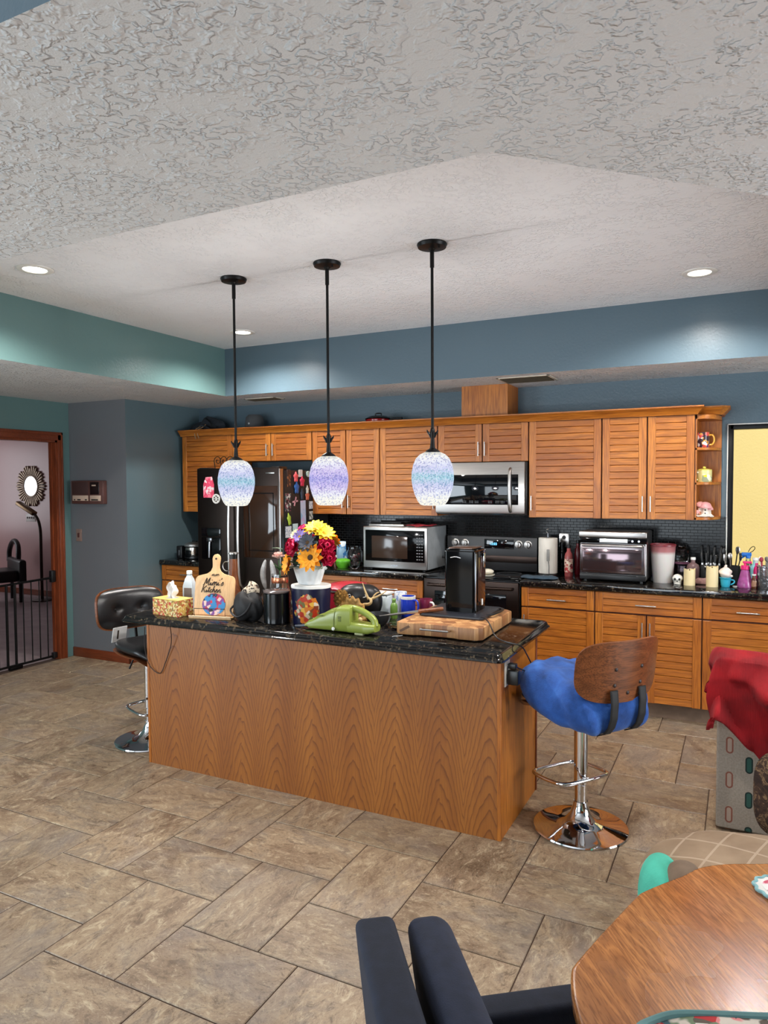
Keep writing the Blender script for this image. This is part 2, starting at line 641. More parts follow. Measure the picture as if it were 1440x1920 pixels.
def make_floor():
    bm = bmesh.new()
    lay = bm.loops.layers.float_color.new('tile')
    x0, x1, y0, y1 = XL, 3.5, -4.2, YB
    gv = [bm.verts.new(p) for p in ((x0 - 0.10, y0, -0.004), (x1, y0, -0.004), (x1, y1, -0.004), (x0 - 0.10, y1, -0.004))]
    g = bm.faces.new(gv)
    g.material_index = 1
    Wx, Wy, Lx, Ly = 0.3535, 0.3402, 0.5285, 0.5158
    gr = 0.0022
    rnd = random.Random(3)
    def tile(ax, ay, bx, by, vert):
        ax, bx = max(ax, x0), min(bx, x1)
        ay, by = max(ay, y0), min(by, y1)
        if bx - ax < 0.02 or by - ay < 0.02:
            return
        ax += gr; ay += gr; bx -= gr; by -= gr
        c = 0.003
        o = [bm.verts.new(p) for p in ((ax, ay, -0.003), (bx, ay, -0.003), (bx, by, -0.003), (ax, by, -0.003))]
        i = [bm.verts.new(p) for p in ((ax + c, ay + c, 0), (bx - c, ay + c, 0), (bx - c, by - c, 0), (ax + c, by - c, 0))]
        fs = [bm.faces.new(i)] + [bm.faces.new((o[k], o[(k + 1) % 4], i[(k + 1) % 4], i[k])) for k in range(4)]
        col = (1.0 if vert else 0.0, rnd.random(), rnd.random(), 1)
        for f in fs:
            for lp in f.loops:
                lp[lay] = col
    for i in range(-26, 27):
        for j in range(-14, 15):
            px = -1.908 + i * Wx - j * (Lx - Wx)
            py = 1.717 + i * Wy + j * (Ly + Wy)
            tile(px, py, px + Lx, py + Wy, False)
            tile(px - Wx, py, px, py + Ly, True)
    b = B()
    b.bm.free()
    b.bm = bm
    return struct('floor', b, [tile_m, grout_m], angle=20)
make_floor()

def holed_wall(b, axis, pos0, pos1, a0, a1, z0, z1, holes, mi=0):
    """wall slab between pos0..pos1 on `axis`, spanning a0..a1, with rectangular openings (a, b, zlo, zhi)"""
    def put(p, q, lo, hi):
        if q - p < 1e-4 or hi - lo < 1e-4:
            return
        if axis == 'y':
            b.box(p, q, pos0, pos1, lo, hi, mi)
        else:
            b.box(pos0, pos1, p, q, lo, hi, mi)
    cur = a0
    for p, q, lo, hi in sorted(holes):
        put(cur, p, z0, z1)
        put(p, q, z0, lo)
        put(p, q, hi, z1)
        cur = q
    put(cur, a1, z0, z1)
    return b

WX0, WX1, WZ0, WZ1 = -0.085, 1.25, 1.02, 2.105     # kitchen window
DY0, DY1, DZ = 3.86, 4.795, 2.135                  # doorway to the hall
struct('wall_back', holed_wall(B(), 'y', YB, YB + 0.15, XP - 0.9, 3.65, 0, ZC + 0.05, [(WX0, WX1, WZ0, WZ1)]), tone_blue)
struct('wall_left', holed_wall(B(), 'x', XL - 0.09, XL, -4.2, YP + 0.02, 0, ZC + 0.05, [(DY0, DY1, -0.01, DZ), (-2.2, 0.4, 0.4, 2.3)]), tone_teal)
struct('wall_right', holed_wall(B(), 'x', 3.5, 3.65, -4.2, YB, 0, ZC + 0.05, [(2.2, 4.2, 0.75, 2.25)]), tone_blue)
struct('wall_rear', holed_wall(B(), 'y', -4.35, -4.2, -6.1, 3.65, 0, ZC + 0.05, [(-4.3, -0.1, 0.1, 2.4)]), tone_blue)
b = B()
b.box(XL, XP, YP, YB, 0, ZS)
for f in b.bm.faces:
    f.material_index = 1 if f.normal.x > 0.5 else 0  # blue-green on the face towards +x, slate on the rest
struct('wall_jut', b, [paint_grey, paint('blue_green_tone', C(94, 115, 122), 0.2)])

def make_ceiling():
    b = B()
    rects = [[(-6.07, -4.2), (-4.22, -4.2), (-4.22, 5.95), (-6.07, 5.95)],
             [(-4.22, 5.216), (3.5, 5.216), (3.5, 5.95), (-4.22, 5.95)],
             [(-4.22, 0.84), (3.5, 0.84), (3.5, 1.69), (-4.22, 1.69)],
             [(-0.56, 1.69), (3.5, 1.69), (3.5, 5.216), (0.75, 5.216), (0.75, 3.0)],
             [(-4.22, -4.2), (3.5, -4.2), (3.5, -3.5), (-4.22, -3.5)]]
    for r in rects:
        b.prism(r, ZS, ZC, 0)
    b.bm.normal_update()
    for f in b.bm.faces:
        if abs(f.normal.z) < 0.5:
            f.material_index = 2 if f.normal.x > 0.9 else 1  # teal on faces towards +x, blue-grey on the other upright faces
    return struct('ceiling', b, [ceil_m, tone_blue, tone_teal])
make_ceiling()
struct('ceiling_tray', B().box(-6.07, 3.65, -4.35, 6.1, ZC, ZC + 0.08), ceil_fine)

# backsplash, baseboards, window
b = B()
b.box(XP, -0.10, YB - 0.010, YB, 0.95, 1.43)
struct('trim_1', b, mosaic_m)
b = B()
b.box(-0.102, -0.094, YB - 0.014, YB, 0.95, 1.43, 0, 0.001)
struct('trim_2', b, white_plastic)
b = B()
b.box(XL + 0.005, XP + 0.014, YP - 0.014, YP, 0, 0.092, 0, 0.004)
b.box(XP, XP + 0.014, YP - 0.014, 5.34, 0, 0.092, 0, 0.004)
struct('baseboard_left', b, trim_wood_h)

def make_window():
    y = YB
    r = bpy.data.objects.new('window_1', None)
    COL.objects.link(r)
    r.location = (WX0, y, WZ0)
    r['kind'] = 'structure'
    w, h = WX1 - WX0, WZ1 - WZ0
    b = B()
    for x0, x1, z0, z1 in ((-0.012, 0.024, -0.02, h + 0.012), (w - 0.03, w + 0.01, -0.02, h + 0.012), (0, w, h - 0.022, h + 0.012), (0, w, -0.02, 0.02), (w / 2 - 0.02, w / 2 + 0.02, 0, h)):
        b.box(x0, x1, -0.016, 0.075, z0, z1, 0, 0.003)
    obj('window_frame', b, black_metal, r)
    b = B()
    b.box(0.02, w - 0.02, 0.040, 0.045, 0.015, h - 0.015)
    k = N('window_pane_glass')
    k.set(Base_Color=(1, 1, 1, 1), Roughness=0.0, IOR=1.05)
    k.p.inputs['Transmission Weight'].default_value = 1.0
    obj('window_pane', b, k.m, r)
    b = B()
    b.box(-0.02, -0.012, -0.012, 0.0, -0.02, h + 0.02, 0, 0.001)
    b.box(-0.02, w, -0.012, 0.0, h + 0.012, h + 0.02, 0, 0.001)
    obj('window_edging', b, white_plastic, r)
make_window()
# sun-lit yellow wall of the porch outside
b = B()
b.box(-2.5, 6.0, 8.0, 8.15, -0.2, 4.2)
struct('wall_porch', b, paint_yellow)
struct('ground_porch', B().box(-2.5, 6.0, 6.1, 8.0, -0.25, -0.2), M('porch_concrete', C(206, 196, 176), 0.8))

# doorway casing
def make_door():
    r = bpy.data.objects.new('door_1', None)
    COL.objects.link(r)
    r.location = (XL, (DY0 + DY1) / 2, 0)
    r['kind'] = 'structure'
    cy = (DY0 + DY1) / 2
    y0, y1 = DY0 - cy, DY1 - cy
    b = B()
    b.box(-0.095, 0.004, y1 - 0.028, y1, 0, DZ)
    b.box(-0.095, 0.004, y0, y0 + 0.028, 0, DZ)
    b.box(-0.095, 0.004, y0, y1, DZ - 0.028, DZ)
    b.box(-0.075, -0.045, y1 - 0.042, y1 - 0.026, 0, DZ - 0.02)
    obj('jamb', b, trim_wood, r)
    b = B()
    for sgn, e in ((1, y1), (-1, y0)):
        a, c = (e - 0.008, e + 0.046) if sgn > 0 else (e - 0.046, e + 0.008)
        b.box(0, 0.016, a, c, 0, DZ + 0.07, 0, 0.004)
        a, c = (e + 0.026, e + 0.046) if sgn > 0 else (e - 0.046, e - 0.026)
        b.box(0, 0.024, a, c, 0, DZ + 0.07, 0, 0.004)
    obj('side_casing', b, trim_wood, r)
    b = B()
    b.box(0, 0.016, y0 - 0.046, y1 + 0.046, DZ - 0.008, DZ + 0.07, 0, 0.004)
    b.box(0, 0.024, y0 - 0.046, y1 + 0.046, DZ + 0.042, DZ + 0.07, 0, 0.004)
    obj('head_casing', b, trim_wood_h, r)
make_door()

# hall beyond the doorway
hall_floor_m = M('hall_floor_tile', C(150, 134, 136), 0.45, var=0.16, scale=5)
struct('floor_hall', B().box(-12.05, XL - 0.095, 1.5, 7.45, -0.06, -0.001), hall_floor_m)
struct('wall_hall_back', B().box(-12.1, XL - 0.13, 7.41, 7.55, -0.06, 2.6), paint_pink)
struct('wall_hall_left', holed_wall(B(), 'x', -12.1, -11.95, 1.4, 7.42, -0.06, 2.6, [(5.0, 6.5, 0.9, 2.4)]), paint_pink)
struct('wall_hall_front', B().box(-12.1, XL - 0.13, 1.35, 1.5, -0.06, 2.6), paint_pink)
struct('wall_hall_right', B().box(XL - 0.105, XL - 0.09, YP, 7.42, -0.06, 2.6), paint_pink)
struct('ceiling_hall', B().box(-12.1, XL - 0.13, 1.4, 7.5, 2.44, 2.6), ceil_fine)
struct('baseboard_hall', B().box(-11.95, XL - 0.14, 7.395, 7.41, 0, 0.09, 0, 0.003), trim_wood_h)

# ------------------------------------------------------------------ ceiling lights and vents
def downlight(x, y, label, energy=120):
    t = thing('ceiling_light', label, 'ceiling light', (x, y, ZC), 0, 'recessed lights in the tray ceiling')
    obj('trim_ring', B().lathe([(0.062, -0.001), (0.066, -0.006), (0.09, -0.008), (0.097, -0.004), (0.098, 0.001)], seg=40), white_plastic, t)
    obj('lens', B().lathe([(0, -0.004), (0.05, -0.0045), (0.064, -0.002)], seg=32), emis('lamp_lens', (1.0, 0.93, 0.80, 1), 9.0), t)
    light('downlight_beam', 'SPOT', (x, y, ZC - 0.03), energy, (1.0, 0.95, 0.89), (x, y, 0), spot_size=math.radians(154), spot_blend=0.55, shadow_soft_size=0.06)
downlight(-3.60, 2.79, 'round recessed light at the far left of the tray ceiling')
downlight(-3.62, 4.70, 'round recessed light behind the left pendant rod')
downlight(-0.24, 4.62, 'round recessed light at the right end of the tray ceiling')
downlight(-0.24, 2.95, 'round recessed light hidden above the near ceiling edge at right')

def vent(x0, x1, y0, y1, label):
    cx, cy = (x0 + x1) / 2, (y0 + y1) / 2
    t = thing('ceiling_vent', label, 'vent', (cx, cy, ZS), 0, 'air vents in the lowered ceiling')
    w, d = (x1 - x0) / 2, (y1 - y0) / 2
    b = B()
    fr = 0.022
    b.box(-w, w, -d, -d + fr, -0.008, 0.0, 0, 0.002).box(-w, w, d - fr, d, -0.008, 0.0, 0, 0.002)
    b.box(-w, -w + fr, -d, d, -0.008, 0.0, 0, 0.002).box(w - fr, w, -d, d, -0.008, 0.0, 0, 0.002)
    obj('vent_frame', b, M('vent_enamel', C(196, 188, 172), 0.5), t)
    b = B()
    b.box(-w + fr, w - fr, -d + fr, d - fr, -0.0015, -0.0005)
    obj('vent_opening', b, M('vent_dark', C(30, 26, 22), 0.9), t)
    b = B()
    n = 7
    for i in range(n):
        y = -d + fr + (i + 0.5) * (2 * d - 2 * fr) / n
        b.box(-w + fr, w - fr, -0.011, 0.011, -0.0006, 0.0006, 0, 0, mat=TM(0, y, -0.006) @ RM('X', 0.75))
    obj('vent_slats', b, M('vent_slat', C(96, 84, 68), 0.6), t)
vent(-1.70, -1.29, 5.32, 5.62, 'long vent above the right pendant, beside the oak duct box')
vent(-4.20, -3.85, 5.46, 5.63, 'dark vent behind the left pendant rod, above the fridge')

# ------------------------------------------------------------------ pendants
def pendant_glass(name, core, halo):
    k = N(name)
    v = k.co()
    x, y, z = k.sep(v)
    cell = k.voro(k.co(), 150, out='Color')
    s = k.sep(cell)[0]
    edge = k.voro(k.co(), 150, feature='DISTANCE_TO_EDGE')
    spark = k.ramp(edge, [(0.04, (1, 1, 1)), (0.16, (0, 0, 0))])
    band = k.ramp(k.math('ADD', k.math('ABSOLUTE', k.math('SUBTRACT', z, 0.14)), k.math('MULTIPLY', s, 0.045)),
                  [(0.02, core), (0.07, halo), (0.115, (0.74, 0.78, 0.88, 1)), (0.15, (0.92, 0.90, 0.74, 1))])
    c = k.mix(band, (1, 1, 1, 1), k.math('MULTIPLY', spark, 0.55))
    dark = k.ramp(s, [(0.10, (0.42, 0.46, 0.62)), (0.45, (1, 1, 1))])
    c = k.mix(c, dark, 0.8, 'MULTIPLY')
    k.set(Base_Color=(0.0, 0.0, 0.0, 1), Roughness=0.06, Specular_IOR_Level=0.0, Emission_Color=c, Emission_Strength=1.15)
    # the silvered glass lets about a quarter of the bulb's light through
    tr = k.n('ShaderNodeBsdfTransparent')
    ms = k.n('ShaderNodeMixShader')
    ms.inputs[0].default_value = 0.24
    k.l(k.p.outputs[0], ms.inputs[1])
    k.l(tr.outputs[0], ms.inputs[2])
    k.l(ms.outputs[0], k.t.nodes['Material Output'].inputs['Surface'])
    return k.m

def pendant(x, y, core, halo, zb, label, cname):
    t = thing('pendant_lamp', label, 'pendant lamp', (x, y, zb), 0, 'glass pendant lamps over the island')
    top = ZC - zb
    obj('canopy', B().lathe([(0, 0.0), (0.076, 0.0), (0.078, -0.006), (0.072, -0.02), (0.02, -0.026), (0.014, -0.034), (0, -0.034)], (0, 0, top), 36), black_metal, t)
    obj('canopy_screw', B().cyl((0.045, -0.02, top - 0.034), 0.006, 0.014, 10), black_metal, t)
    b = B()
    b.cyl((0, 0, 0.385), 0.0075, top - 0.385 - 0.03, 12)
    b.cyl((0, 0, top - 0.12), 0.011, 0.09, 12)
    obj('rod', b, black_metal, t)
    b = B()
    b.lathe([(0.008, 0.395), (0.012, 0.385), (0.013, 0.36), (0.009, 0.345), (0.012, 0.31), (0.014, 0.29), (0.036, 0.276), (0.045, 0.262), (0.046, 0.255), (0, 0.255)], seg=24)
    for a in range(4):
        m = RM('Z', a * PI / 2 + 0.4)
        b.tube([(0.008, 0, 0.345), (0.016, 0, 0.365), (0.026, 0, 0.375), (0.028, 0, 0.385)], [0.006, 0.007, 0.005, 0.002], 8, mat=m, smooth=1)
    obj('socket_cup', b, black_metal, t)
    prof = [(0.044, 0.268), (0.066, 0.258), (0.086, 0.238), (0.101, 0.205), (0.109, 0.165), (0.110, 0.13), (0.105, 0.092), (0.094, 0.052), (0.078, 0.016), (0.064, -0.002)]
    q = []
    for i in range(len(prof) - 1):
        a, c = prof[i], prof[i + 1]
        q += [a, ((a[0] + c[0]) / 2, (a[1] + c[1]) / 2)]
    q.append(prof[-1])
    obj('glass_shade', B().lathe(q + [(0.05, -0.006), (0, -0.007)], seg=56), pendant_glass(cname, core, halo), t)  # closed bottom added to keep direct lamp light off the island
    light('pendant_glow', 'POINT', (x, y, zb + 0.12), 55, (1.0, 0.96, 0.92), shadow_soft_size=0.03)
TEAL, VIOL = (0.16, 0.52, 0.64, 1), (0.46, 0.48, 0.80, 1)
PURP = (0.20, 0.20, 0.72, 1)
pendant(-2.724, 3.458, TEAL, VIOL, 1.572, 'leftmost pendant lamp, teal speckled glass, in front of the fridge', 'fireworks_glass_teal_left')
pendant(-2.077, 3.459, PURP, (0.50, 0.40, 0.80, 1), 1.582, 'middle pendant lamp with purple speckled glass above the flowers', 'fireworks_glass_purple')
pendant(-1.436, 3.434, (0.20, 0.58, 0.68, 1), VIOL, 1.588, 'rightmost pendant lamp, pale teal glass, beside the wall microwave', 'fireworks_glass_teal_right')

# ================================================================== CABINETS
def handle_bar(parent, x, y, z, length, upright=True):
    b = B()
    h = length / 2
    r = 0.005
    if upright:
        b.tube([(x, y - 0.028, z - h), (x, y - 0.028, z + h)], r, 10)
        for s in (-1, 1):
            b.tube([(x, y, z + s * h * 0.75), (x, y - 0.028, z + s * h * 0.75)], 0.004, 8)
    else:
        b.tube([(x - h, y - 0.028, z), (x + h, y - 0.028, z)], r, 10)
        for s in (-1, 1):
            b.tube([(x + s * h * 0.7, y, z), (x + s * h * 0.7, y - 0.028, z)], 0.004, 8)
    return obj('handle', b, steel, parent)

def louver_panel(name, parent, x0, x1, z0, z1, stile=0.055, pitch=0.0505):
    """door or drawer front: two stiles with shiplap slats between; front face at y = -0.021"""
    b = B()
    b.box(x0, x0 + stile, -0.021, 0, z0, z1, 0, 0.0025, 1)
    b.box(x1 - stile, x1, -0.021, 0, z0, z1, 0, 0.0025, 1)
    n = max(2, round((z1 - z0) / pitch))
    p = (z1 - z0) / n
    for i in range(n):
        a, c = z0 + i * p, z0 + (i + 1) * p
        prof = [(0, a), (-0.011, a + 0.0004), (-0.0172, a + 0.0035), (-0.0160, c - 0.0035), (-0.011, c - 0.0004), (0, c)]
        mt = Matrix(((0, 0, 1, 0), (1, 0, 0, 0), (0, 1, 0, 0), (0, 0, 0, 1)))
        b.prism(prof, x0 + stile, x1 - stile, 1, mat=mt)
    b.box(x0 + stile - 0.001, x1 - stile + 0.001, -0.009, -0.003, z0 + 0.001, z1 - 0.001, 2)
    return obj(name, b, [wood_v, wood_h, wood_gap_shade], parent, angle=25)

def cabinet(name, label, cat, x, y, z, w, d, h, fronts, group, toe=0.0):
    """fronts: (kind, x0, x1, z0, z1, handle) with handle = (x, z, length, upright)"""
    t = thing(name, label, cat, (x, y, z), 0, group)
    b = B()
    b.box(0.0005, w - 0.0005, 0.0, d, toe, h)
    for f in b.bm.faces:
        f.material_index = 1 if f.normal.y < -0.5 else 0
    obj('carcass', b, [wood_v, wood_gap_shade], t)
    if toe:
        obj('toe_kick', B().box(0.0, w, 0.075, 0.09, 0.0, toe), tile_plain, t)
    for kind, x0, x1, z0, z1, hd in fronts:
        o = louver_panel(kind, t, x0, x1, z0, z1)
        if hd:
            handle_bar(o, hd[0], -0.021, hd[1], hd[2], hd[3])
    return t

tile_plain = M('toe_kick_tile', C(112, 92, 76), 0.5, var=0.25, scale=9)
YU = 5.641                                   # front of the wall cabinet boxes
G = 0.005
UZ0, UZ1, UM, UF = 1.418, 2.178, 1.868, 1.915
def wall_cab(x0, x1, z0, label, doors):
    fr = []
    for a, c, hx in doors:
        hz = 0.115 if z0 < 1.6 else 0.105
        fr.append(('door', a - x0 + G, c - x0 - G, 0.0, UZ1 - z0, None if hx is None else ((hx - x0), hz, 0.115, True)))
    return cabinet('wall_cabinet', label, 'cabinet', x0, YU, z0, x1 - x0, YB - YU - 0.012, UZ1 - z0, fr, 'louvered oak wall cabinets')
wall_cab(-5.115, -4.475, UZ0, 'oak wall cabinet at the left end, beside the fridge top', [(-5.115, -4.475, None)])
wall_cab(-4.475, -3.555, UF, 'short two-door oak wall cabinet above the fridge', [(-4.475, -4.016, -4.05), (-4.016, -3.555, -3.98)])
wall_cab(-3.555, -2.855, UZ0, 'tall two-door oak wall cabinet behind the middle pendant', [(-3.555, -3.195, -3.225), (-3.195, -2.855, -3.165)])
wall_cab(-2.855, -2.305, UZ0, 'single-door oak wall cabinet above the countertop microwave', [(-2.855, -2.305, -2.335)])
wall_cab(-2.305, -1.525, UM, 'short two-door oak wall cabinet above the wall microwave', [(-2.305, -1.911, -1.938), (-1.911, -1.525, -1.884)])
wall_cab(-1.525, -0.960, UZ0, 'wide single-door oak wall cabinet right of the wall microwave', [(-1.525, -0.960, -1.497)])
wall_cab(-0.960, -0.306, UZ0, 'tall two-door oak wall cabinet next to the open corner shelf', [(-0.960, -0.633, -0.661), (-0.633, -0.306, -0.605)])

# open corner shelf at the right end
def corner_shelf():
    t = thing('corner_shelf', 'open oak corner shelf at the right end of the wall cabinets', 'shelf', (-0.306, YB - 0.012, UZ0))
    w, d = 0.165, 0.30
    def outline():
        pts = [(0, 0), (0, -d)]
        pts += [(0.03 + (w - 0.03) * sin(a), -d * cos(a) if a < PI / 2 else 0) for a in [i * PI / 20 for i in range(0, 11)]]
        return pts
    q = [(0, 0), (0, -d)] + [(w * (0.2 + 0.8 * sin(a)), -d + (d - 0.05) * (1 - cos(a))) for a in [i * PI / 20 for i in range(0, 11)]] + [(w, 0)]
    for z in (0.0, 0.255, 0.505):
        obj('shelf', B().prism(q, z, z + 0.019, 0, 0.002, 1), wood_h, t)
    obj('back_panel', B().box(0, w, -0.014, 0, 0, UZ1 - UZ0), wood_v, t)
    obj('side_panel', B().box(0, 0.010, -d, 0, 0, UZ1 - UZ0), wood_v, t)
    obj('top_panel', B().prism(q, UZ1 - UZ0 - 0.03, UZ1 - UZ0 - 0.0005), wood_h, t)
corner_shelf()

# crown moulding: long run, short return, and the lower run over the corner shelf
def crown():
    b = B()
    prof = [(0.0, 2.1785), (-0.016, 2.1785), (-0.020, 2.190), (-0.034, 2.205), (-0.052, 2.226), (-0.058, 2.230), (-0.058, 2.240), (0.0, 2.240)]
    def run(path):
        n = len(path)
        t = bmesh.new()
        rows = []
        for i in range(n):
            p = Vector(path[i])
            d0 = (p - Vector(path[i - 1])).normalized() if i else None
            d1 = (Vector(path[i + 1]) - p).normalized() if i < n - 1 else None
            nrm = []
            for d in (d0, d1):
                if d is not None:
                    nrm.append(Vector((d.y, -d.x)))
            m = nrm[0] if len(nrm) == 1 else (nrm[0] + nrm[1]).normalized()
            k = 1.0 if len(nrm) == 1 else 1.0 / max(0.3, m.dot(nrm[0]))
            rows.append([t.verts.new((p.x + m.x * -o * k, p.y + m.y * -o * k, z)) for o, z in prof])
        for a, c in zip(rows, rows[1:]):
            for i in range(len(prof)):
                j = (i + 1) % len(prof)
                t.faces.new((a[i], a[j], c[j], c[i]))
        t.faces.new(rows[0])
        t.faces.new(list(reversed(rows[-1])))
        bmesh.ops.recalc_face_normals(t, faces=t.faces)
        b._add(t, 0)
    run([(-5.115, 5.62), (-0.306, 5.62), (-0.306, 5.72)])
    run([(-0.300, 5.73), (-0.16, 5.73), (-0.141, 5.75), (-0.141, YB)])
    return solo('crown_molding', b, wood_h, 'oak crown molding along the top of the wall cabinets', 'molding', angle=30)
crown()
# oak duct box from cabinet top to ceiling
b = B()
b.box(-2.10, -1.705, 5.65, YB, 2.182, ZS - 0.001)
solo('duct_box', b, wood_v, 'plain oak duct box rising from the wall cabinets to the ceiling', 'duct box')

# ---- base cabinets
YF = 5.371
BT = 0.904
def base_cab(x0, x1, label, parts):
    fr = []
    for kind, a, c, z0, z1, hd in parts:
        fr.append((kind, a - x0 + 0.004, c - x0 - 0.004, z0, z1, None if hd is None else (hd[0] - x0, hd[1], hd[2], hd[3])))
    return cabinet('base_cabinet', label, 'cabinet', x0, YF, 0.0, x1 - x0, YB - YF - 0.002, BT, fr, 'louvered oak base cabinets', 0.118)
D0, D1, P0, P1 = 0.752, 0.898, 0.122, 0.742
def std(x0, x1, hside):
    m = (x0 + x1) / 2
    hx = x1 - 0.03 if hside == 'r' else x0 + 0.03
    return [('drawer', x0, x1, D0, D1, (m, 0.815, 0.14, False)), ('door', x0, x1, P0, P1, (hx, 0.64, 0.105, True))]
base_cab(-5.160, -4.490, 'oak base cabinet in the far left corner, under the silver multicooker', std(-5.160, -4.490, 'r'))
base_cab(-3.520, -2.905, 'oak base cabinet right of the fridge, behind the bouquet', std(-3.520, -2.905, 'r'))
base_cab(-2.905, -2.322, 'oak base cabinet left of the range, below the countertop microwave', std(-2.905, -2.322, 'l'))
base_cab(-1.508, -0.956, 'single-door oak base cabinet right of the range', std(-1.508, -0.956, 'l'))
base_cab(-0.956, -0.235, 'two-door oak base cabinet below the toaster oven, with one wide drawer',
         [('drawer', -0.956, -0.235, D0, D1, (-0.600, 0.818, 0.14, False)),
          ('door', -0.956, -0.598, P0, P1, (-0.624, 0.645, 0.105, True)), ('door', -0.598, -0.235, P0, P1, (-0.572, 0.645, 0.105, True))])
base_cab(-0.235, 0.330, 'oak base cabinet at the right edge, behind the red blanket', std(-0.235, 0.330, 'r'))
base_cab(0.330, 0.930, 'oak base cabinet past the right edge of the picture, under the window', std(0.330, 0.930, 'l'))

def slab(x0, x1, label):
    b = B()
    b.box(x0, x1, 5.325, YB - 0.011, 0.9045, 0.950, 0, 0.008, 3)
    return solo('countertop', b, granite_m, label, 'countertop')
CT = 0.950
slab(-5.165, -4.485, 'short black granite countertop left of the fridge')
slab(-3.525, -2.320, 'black granite countertop between the fridge and the range')
slab(-1.510, 0.98, 'long black granite countertop from the range to the right edge')

# ------------------------------------------------------------------ island
def island():
    t = thing('kitchen_island', 'oak veneered kitchen island in the middle of the floor', 'kitchen island', (-2.11, 3.53, 0))
    ox, oy = 2.11, -3.53
    X0, X1, Y0, Y1, H = -3.226, -0.998, 3.210, 3.845, 0.856
    def L(b):
        return b.move(TM(ox, oy, 0))
    obj('body', L(B().box(X0 + 0.02, X1 - 0.02, Y0 + 0.02, Y1, 0.0, H)), wood_v, t)
    obj('front_panel', L(B().box(X0 + 0.018, X1 - 0.020, Y0 + 0.003, Y0 + 0.02, 0.0, H)), veneer, t)
    b = B()
    b.box(X1 - 0.02, X1, Y0, Y0 + 0.022, 0, H, 0, 0.0015, 1)
    obj('corner_strip', L(b), wood_v, t)
    b = B()
    b.box(X0, X0 + 0.018, Y0, Y0 + 0.022, 0, H, 0, 0.0015, 1)
    obj('corner_strip', L(b), wood_v, t)
    obj('end_panel', L(B().box(X1 - 0.02, X1 - 0.003, Y0 + 0.022, Y1, 0.0, H)), wood_v, t)
    b = B()
    b.box(X1 - 0.02, X1 + 0.003, Y1, Y1 + 0.018, 0, H, 0, 0.002, 1)
    obj('rear_strip', L(b), trim_wood, t)
    obj('end_panel', L(B().box(X0 + 0.003, X0 + 0.02, Y0 + 0.022, Y1, 0.0, H)), wood_v, t)
    # slab with an ogee edge
    zt = 0.897
    rect = lambda e: [(-3.405 + 0 - e, 3.178 - e), (-0.985 + e, 3.178 - e), (-0.985 + e, 4.115 + e), (-3.405 - e, 4.115 + e)]
    lay = [(0.0, H + 0.0005), (0.004, H + 0.004), (0.004, H + 0.012), (-0.004, H + 0.020), (-0.008, H + 0.030), (-0.012, zt - 0.003), (-0.016, zt)]
    t2 = bmesh.new()
    rows = []
    for e, z in lay:
        pts = []
        r = rect(e)
        cr = 0.035
        for i in range(4):
            p = Vector(r[i]); a = Vector(r[i - 1]); c = Vector(r[(i + 1) % 4])
            da, dc = (a - p).normalized(), (c - p).normalized()
            for k in range(5):
                u = k / 4
                p0, p2 = p + da * cr, p + dc * cr
                pts.append((p0 * (1 - u) ** 2 + p * 2 * u * (1 - u) + p2 * u * u))
        rows.append([t2.verts.new((q.x, q.y, z)) for q in pts])
    n = len(rows[0])
    for a, c in zip(rows, rows[1:]):
        for i in range(n):
            t2.faces.new((a[i], a[(i + 1) % n], c[(i + 1) % n], c[i]))
    t2.faces.new(rows[-1]); t2.faces.new(list(reversed(rows[0])))
    bmesh.ops.recalc_face_normals(t2, faces=t2.faces)
    b = B()
    b._add(t2)
    obj('countertop', L(b), granite_m, t, label='black granite top with an ogee edge', angle=30)
    b = B()
    b.box(X1 - 0.003, X1 + 0.004, 3.262, 3.338, 0.725, 0.845, 0, 0.002)
    o = obj('outlet_plate', L(b), white_plastic, t)
island()
IT = 0.897

# ================================================================== APPLIANCES
def printed(name, base, cols, scale=40, rough=0.6, thr=0.5):
    """printed paper or fabric: loose patches of several inks on a base colour"""
    if name in _cache:
        return _cache[name]
    k = N(name)
    v = k.co()
    cell = k.sep(k.voro(v, scale, out='Color'))
    n = len(cols)
    st = [(i / n, c) for i, c in enumerate(cols)]
    ink = k.ramp(cell[0], st, 'CONSTANT')
    m = k.ramp(k.noise(v, scale * 0.55, 2), [(thr - 0.02, (0, 0, 0)), (thr + 0.02, (1, 1, 1))])
    k.set(Base_Color=k.mix(base, ink, m), Roughness=rough)
    _cache[name] = k.m
    return k.m

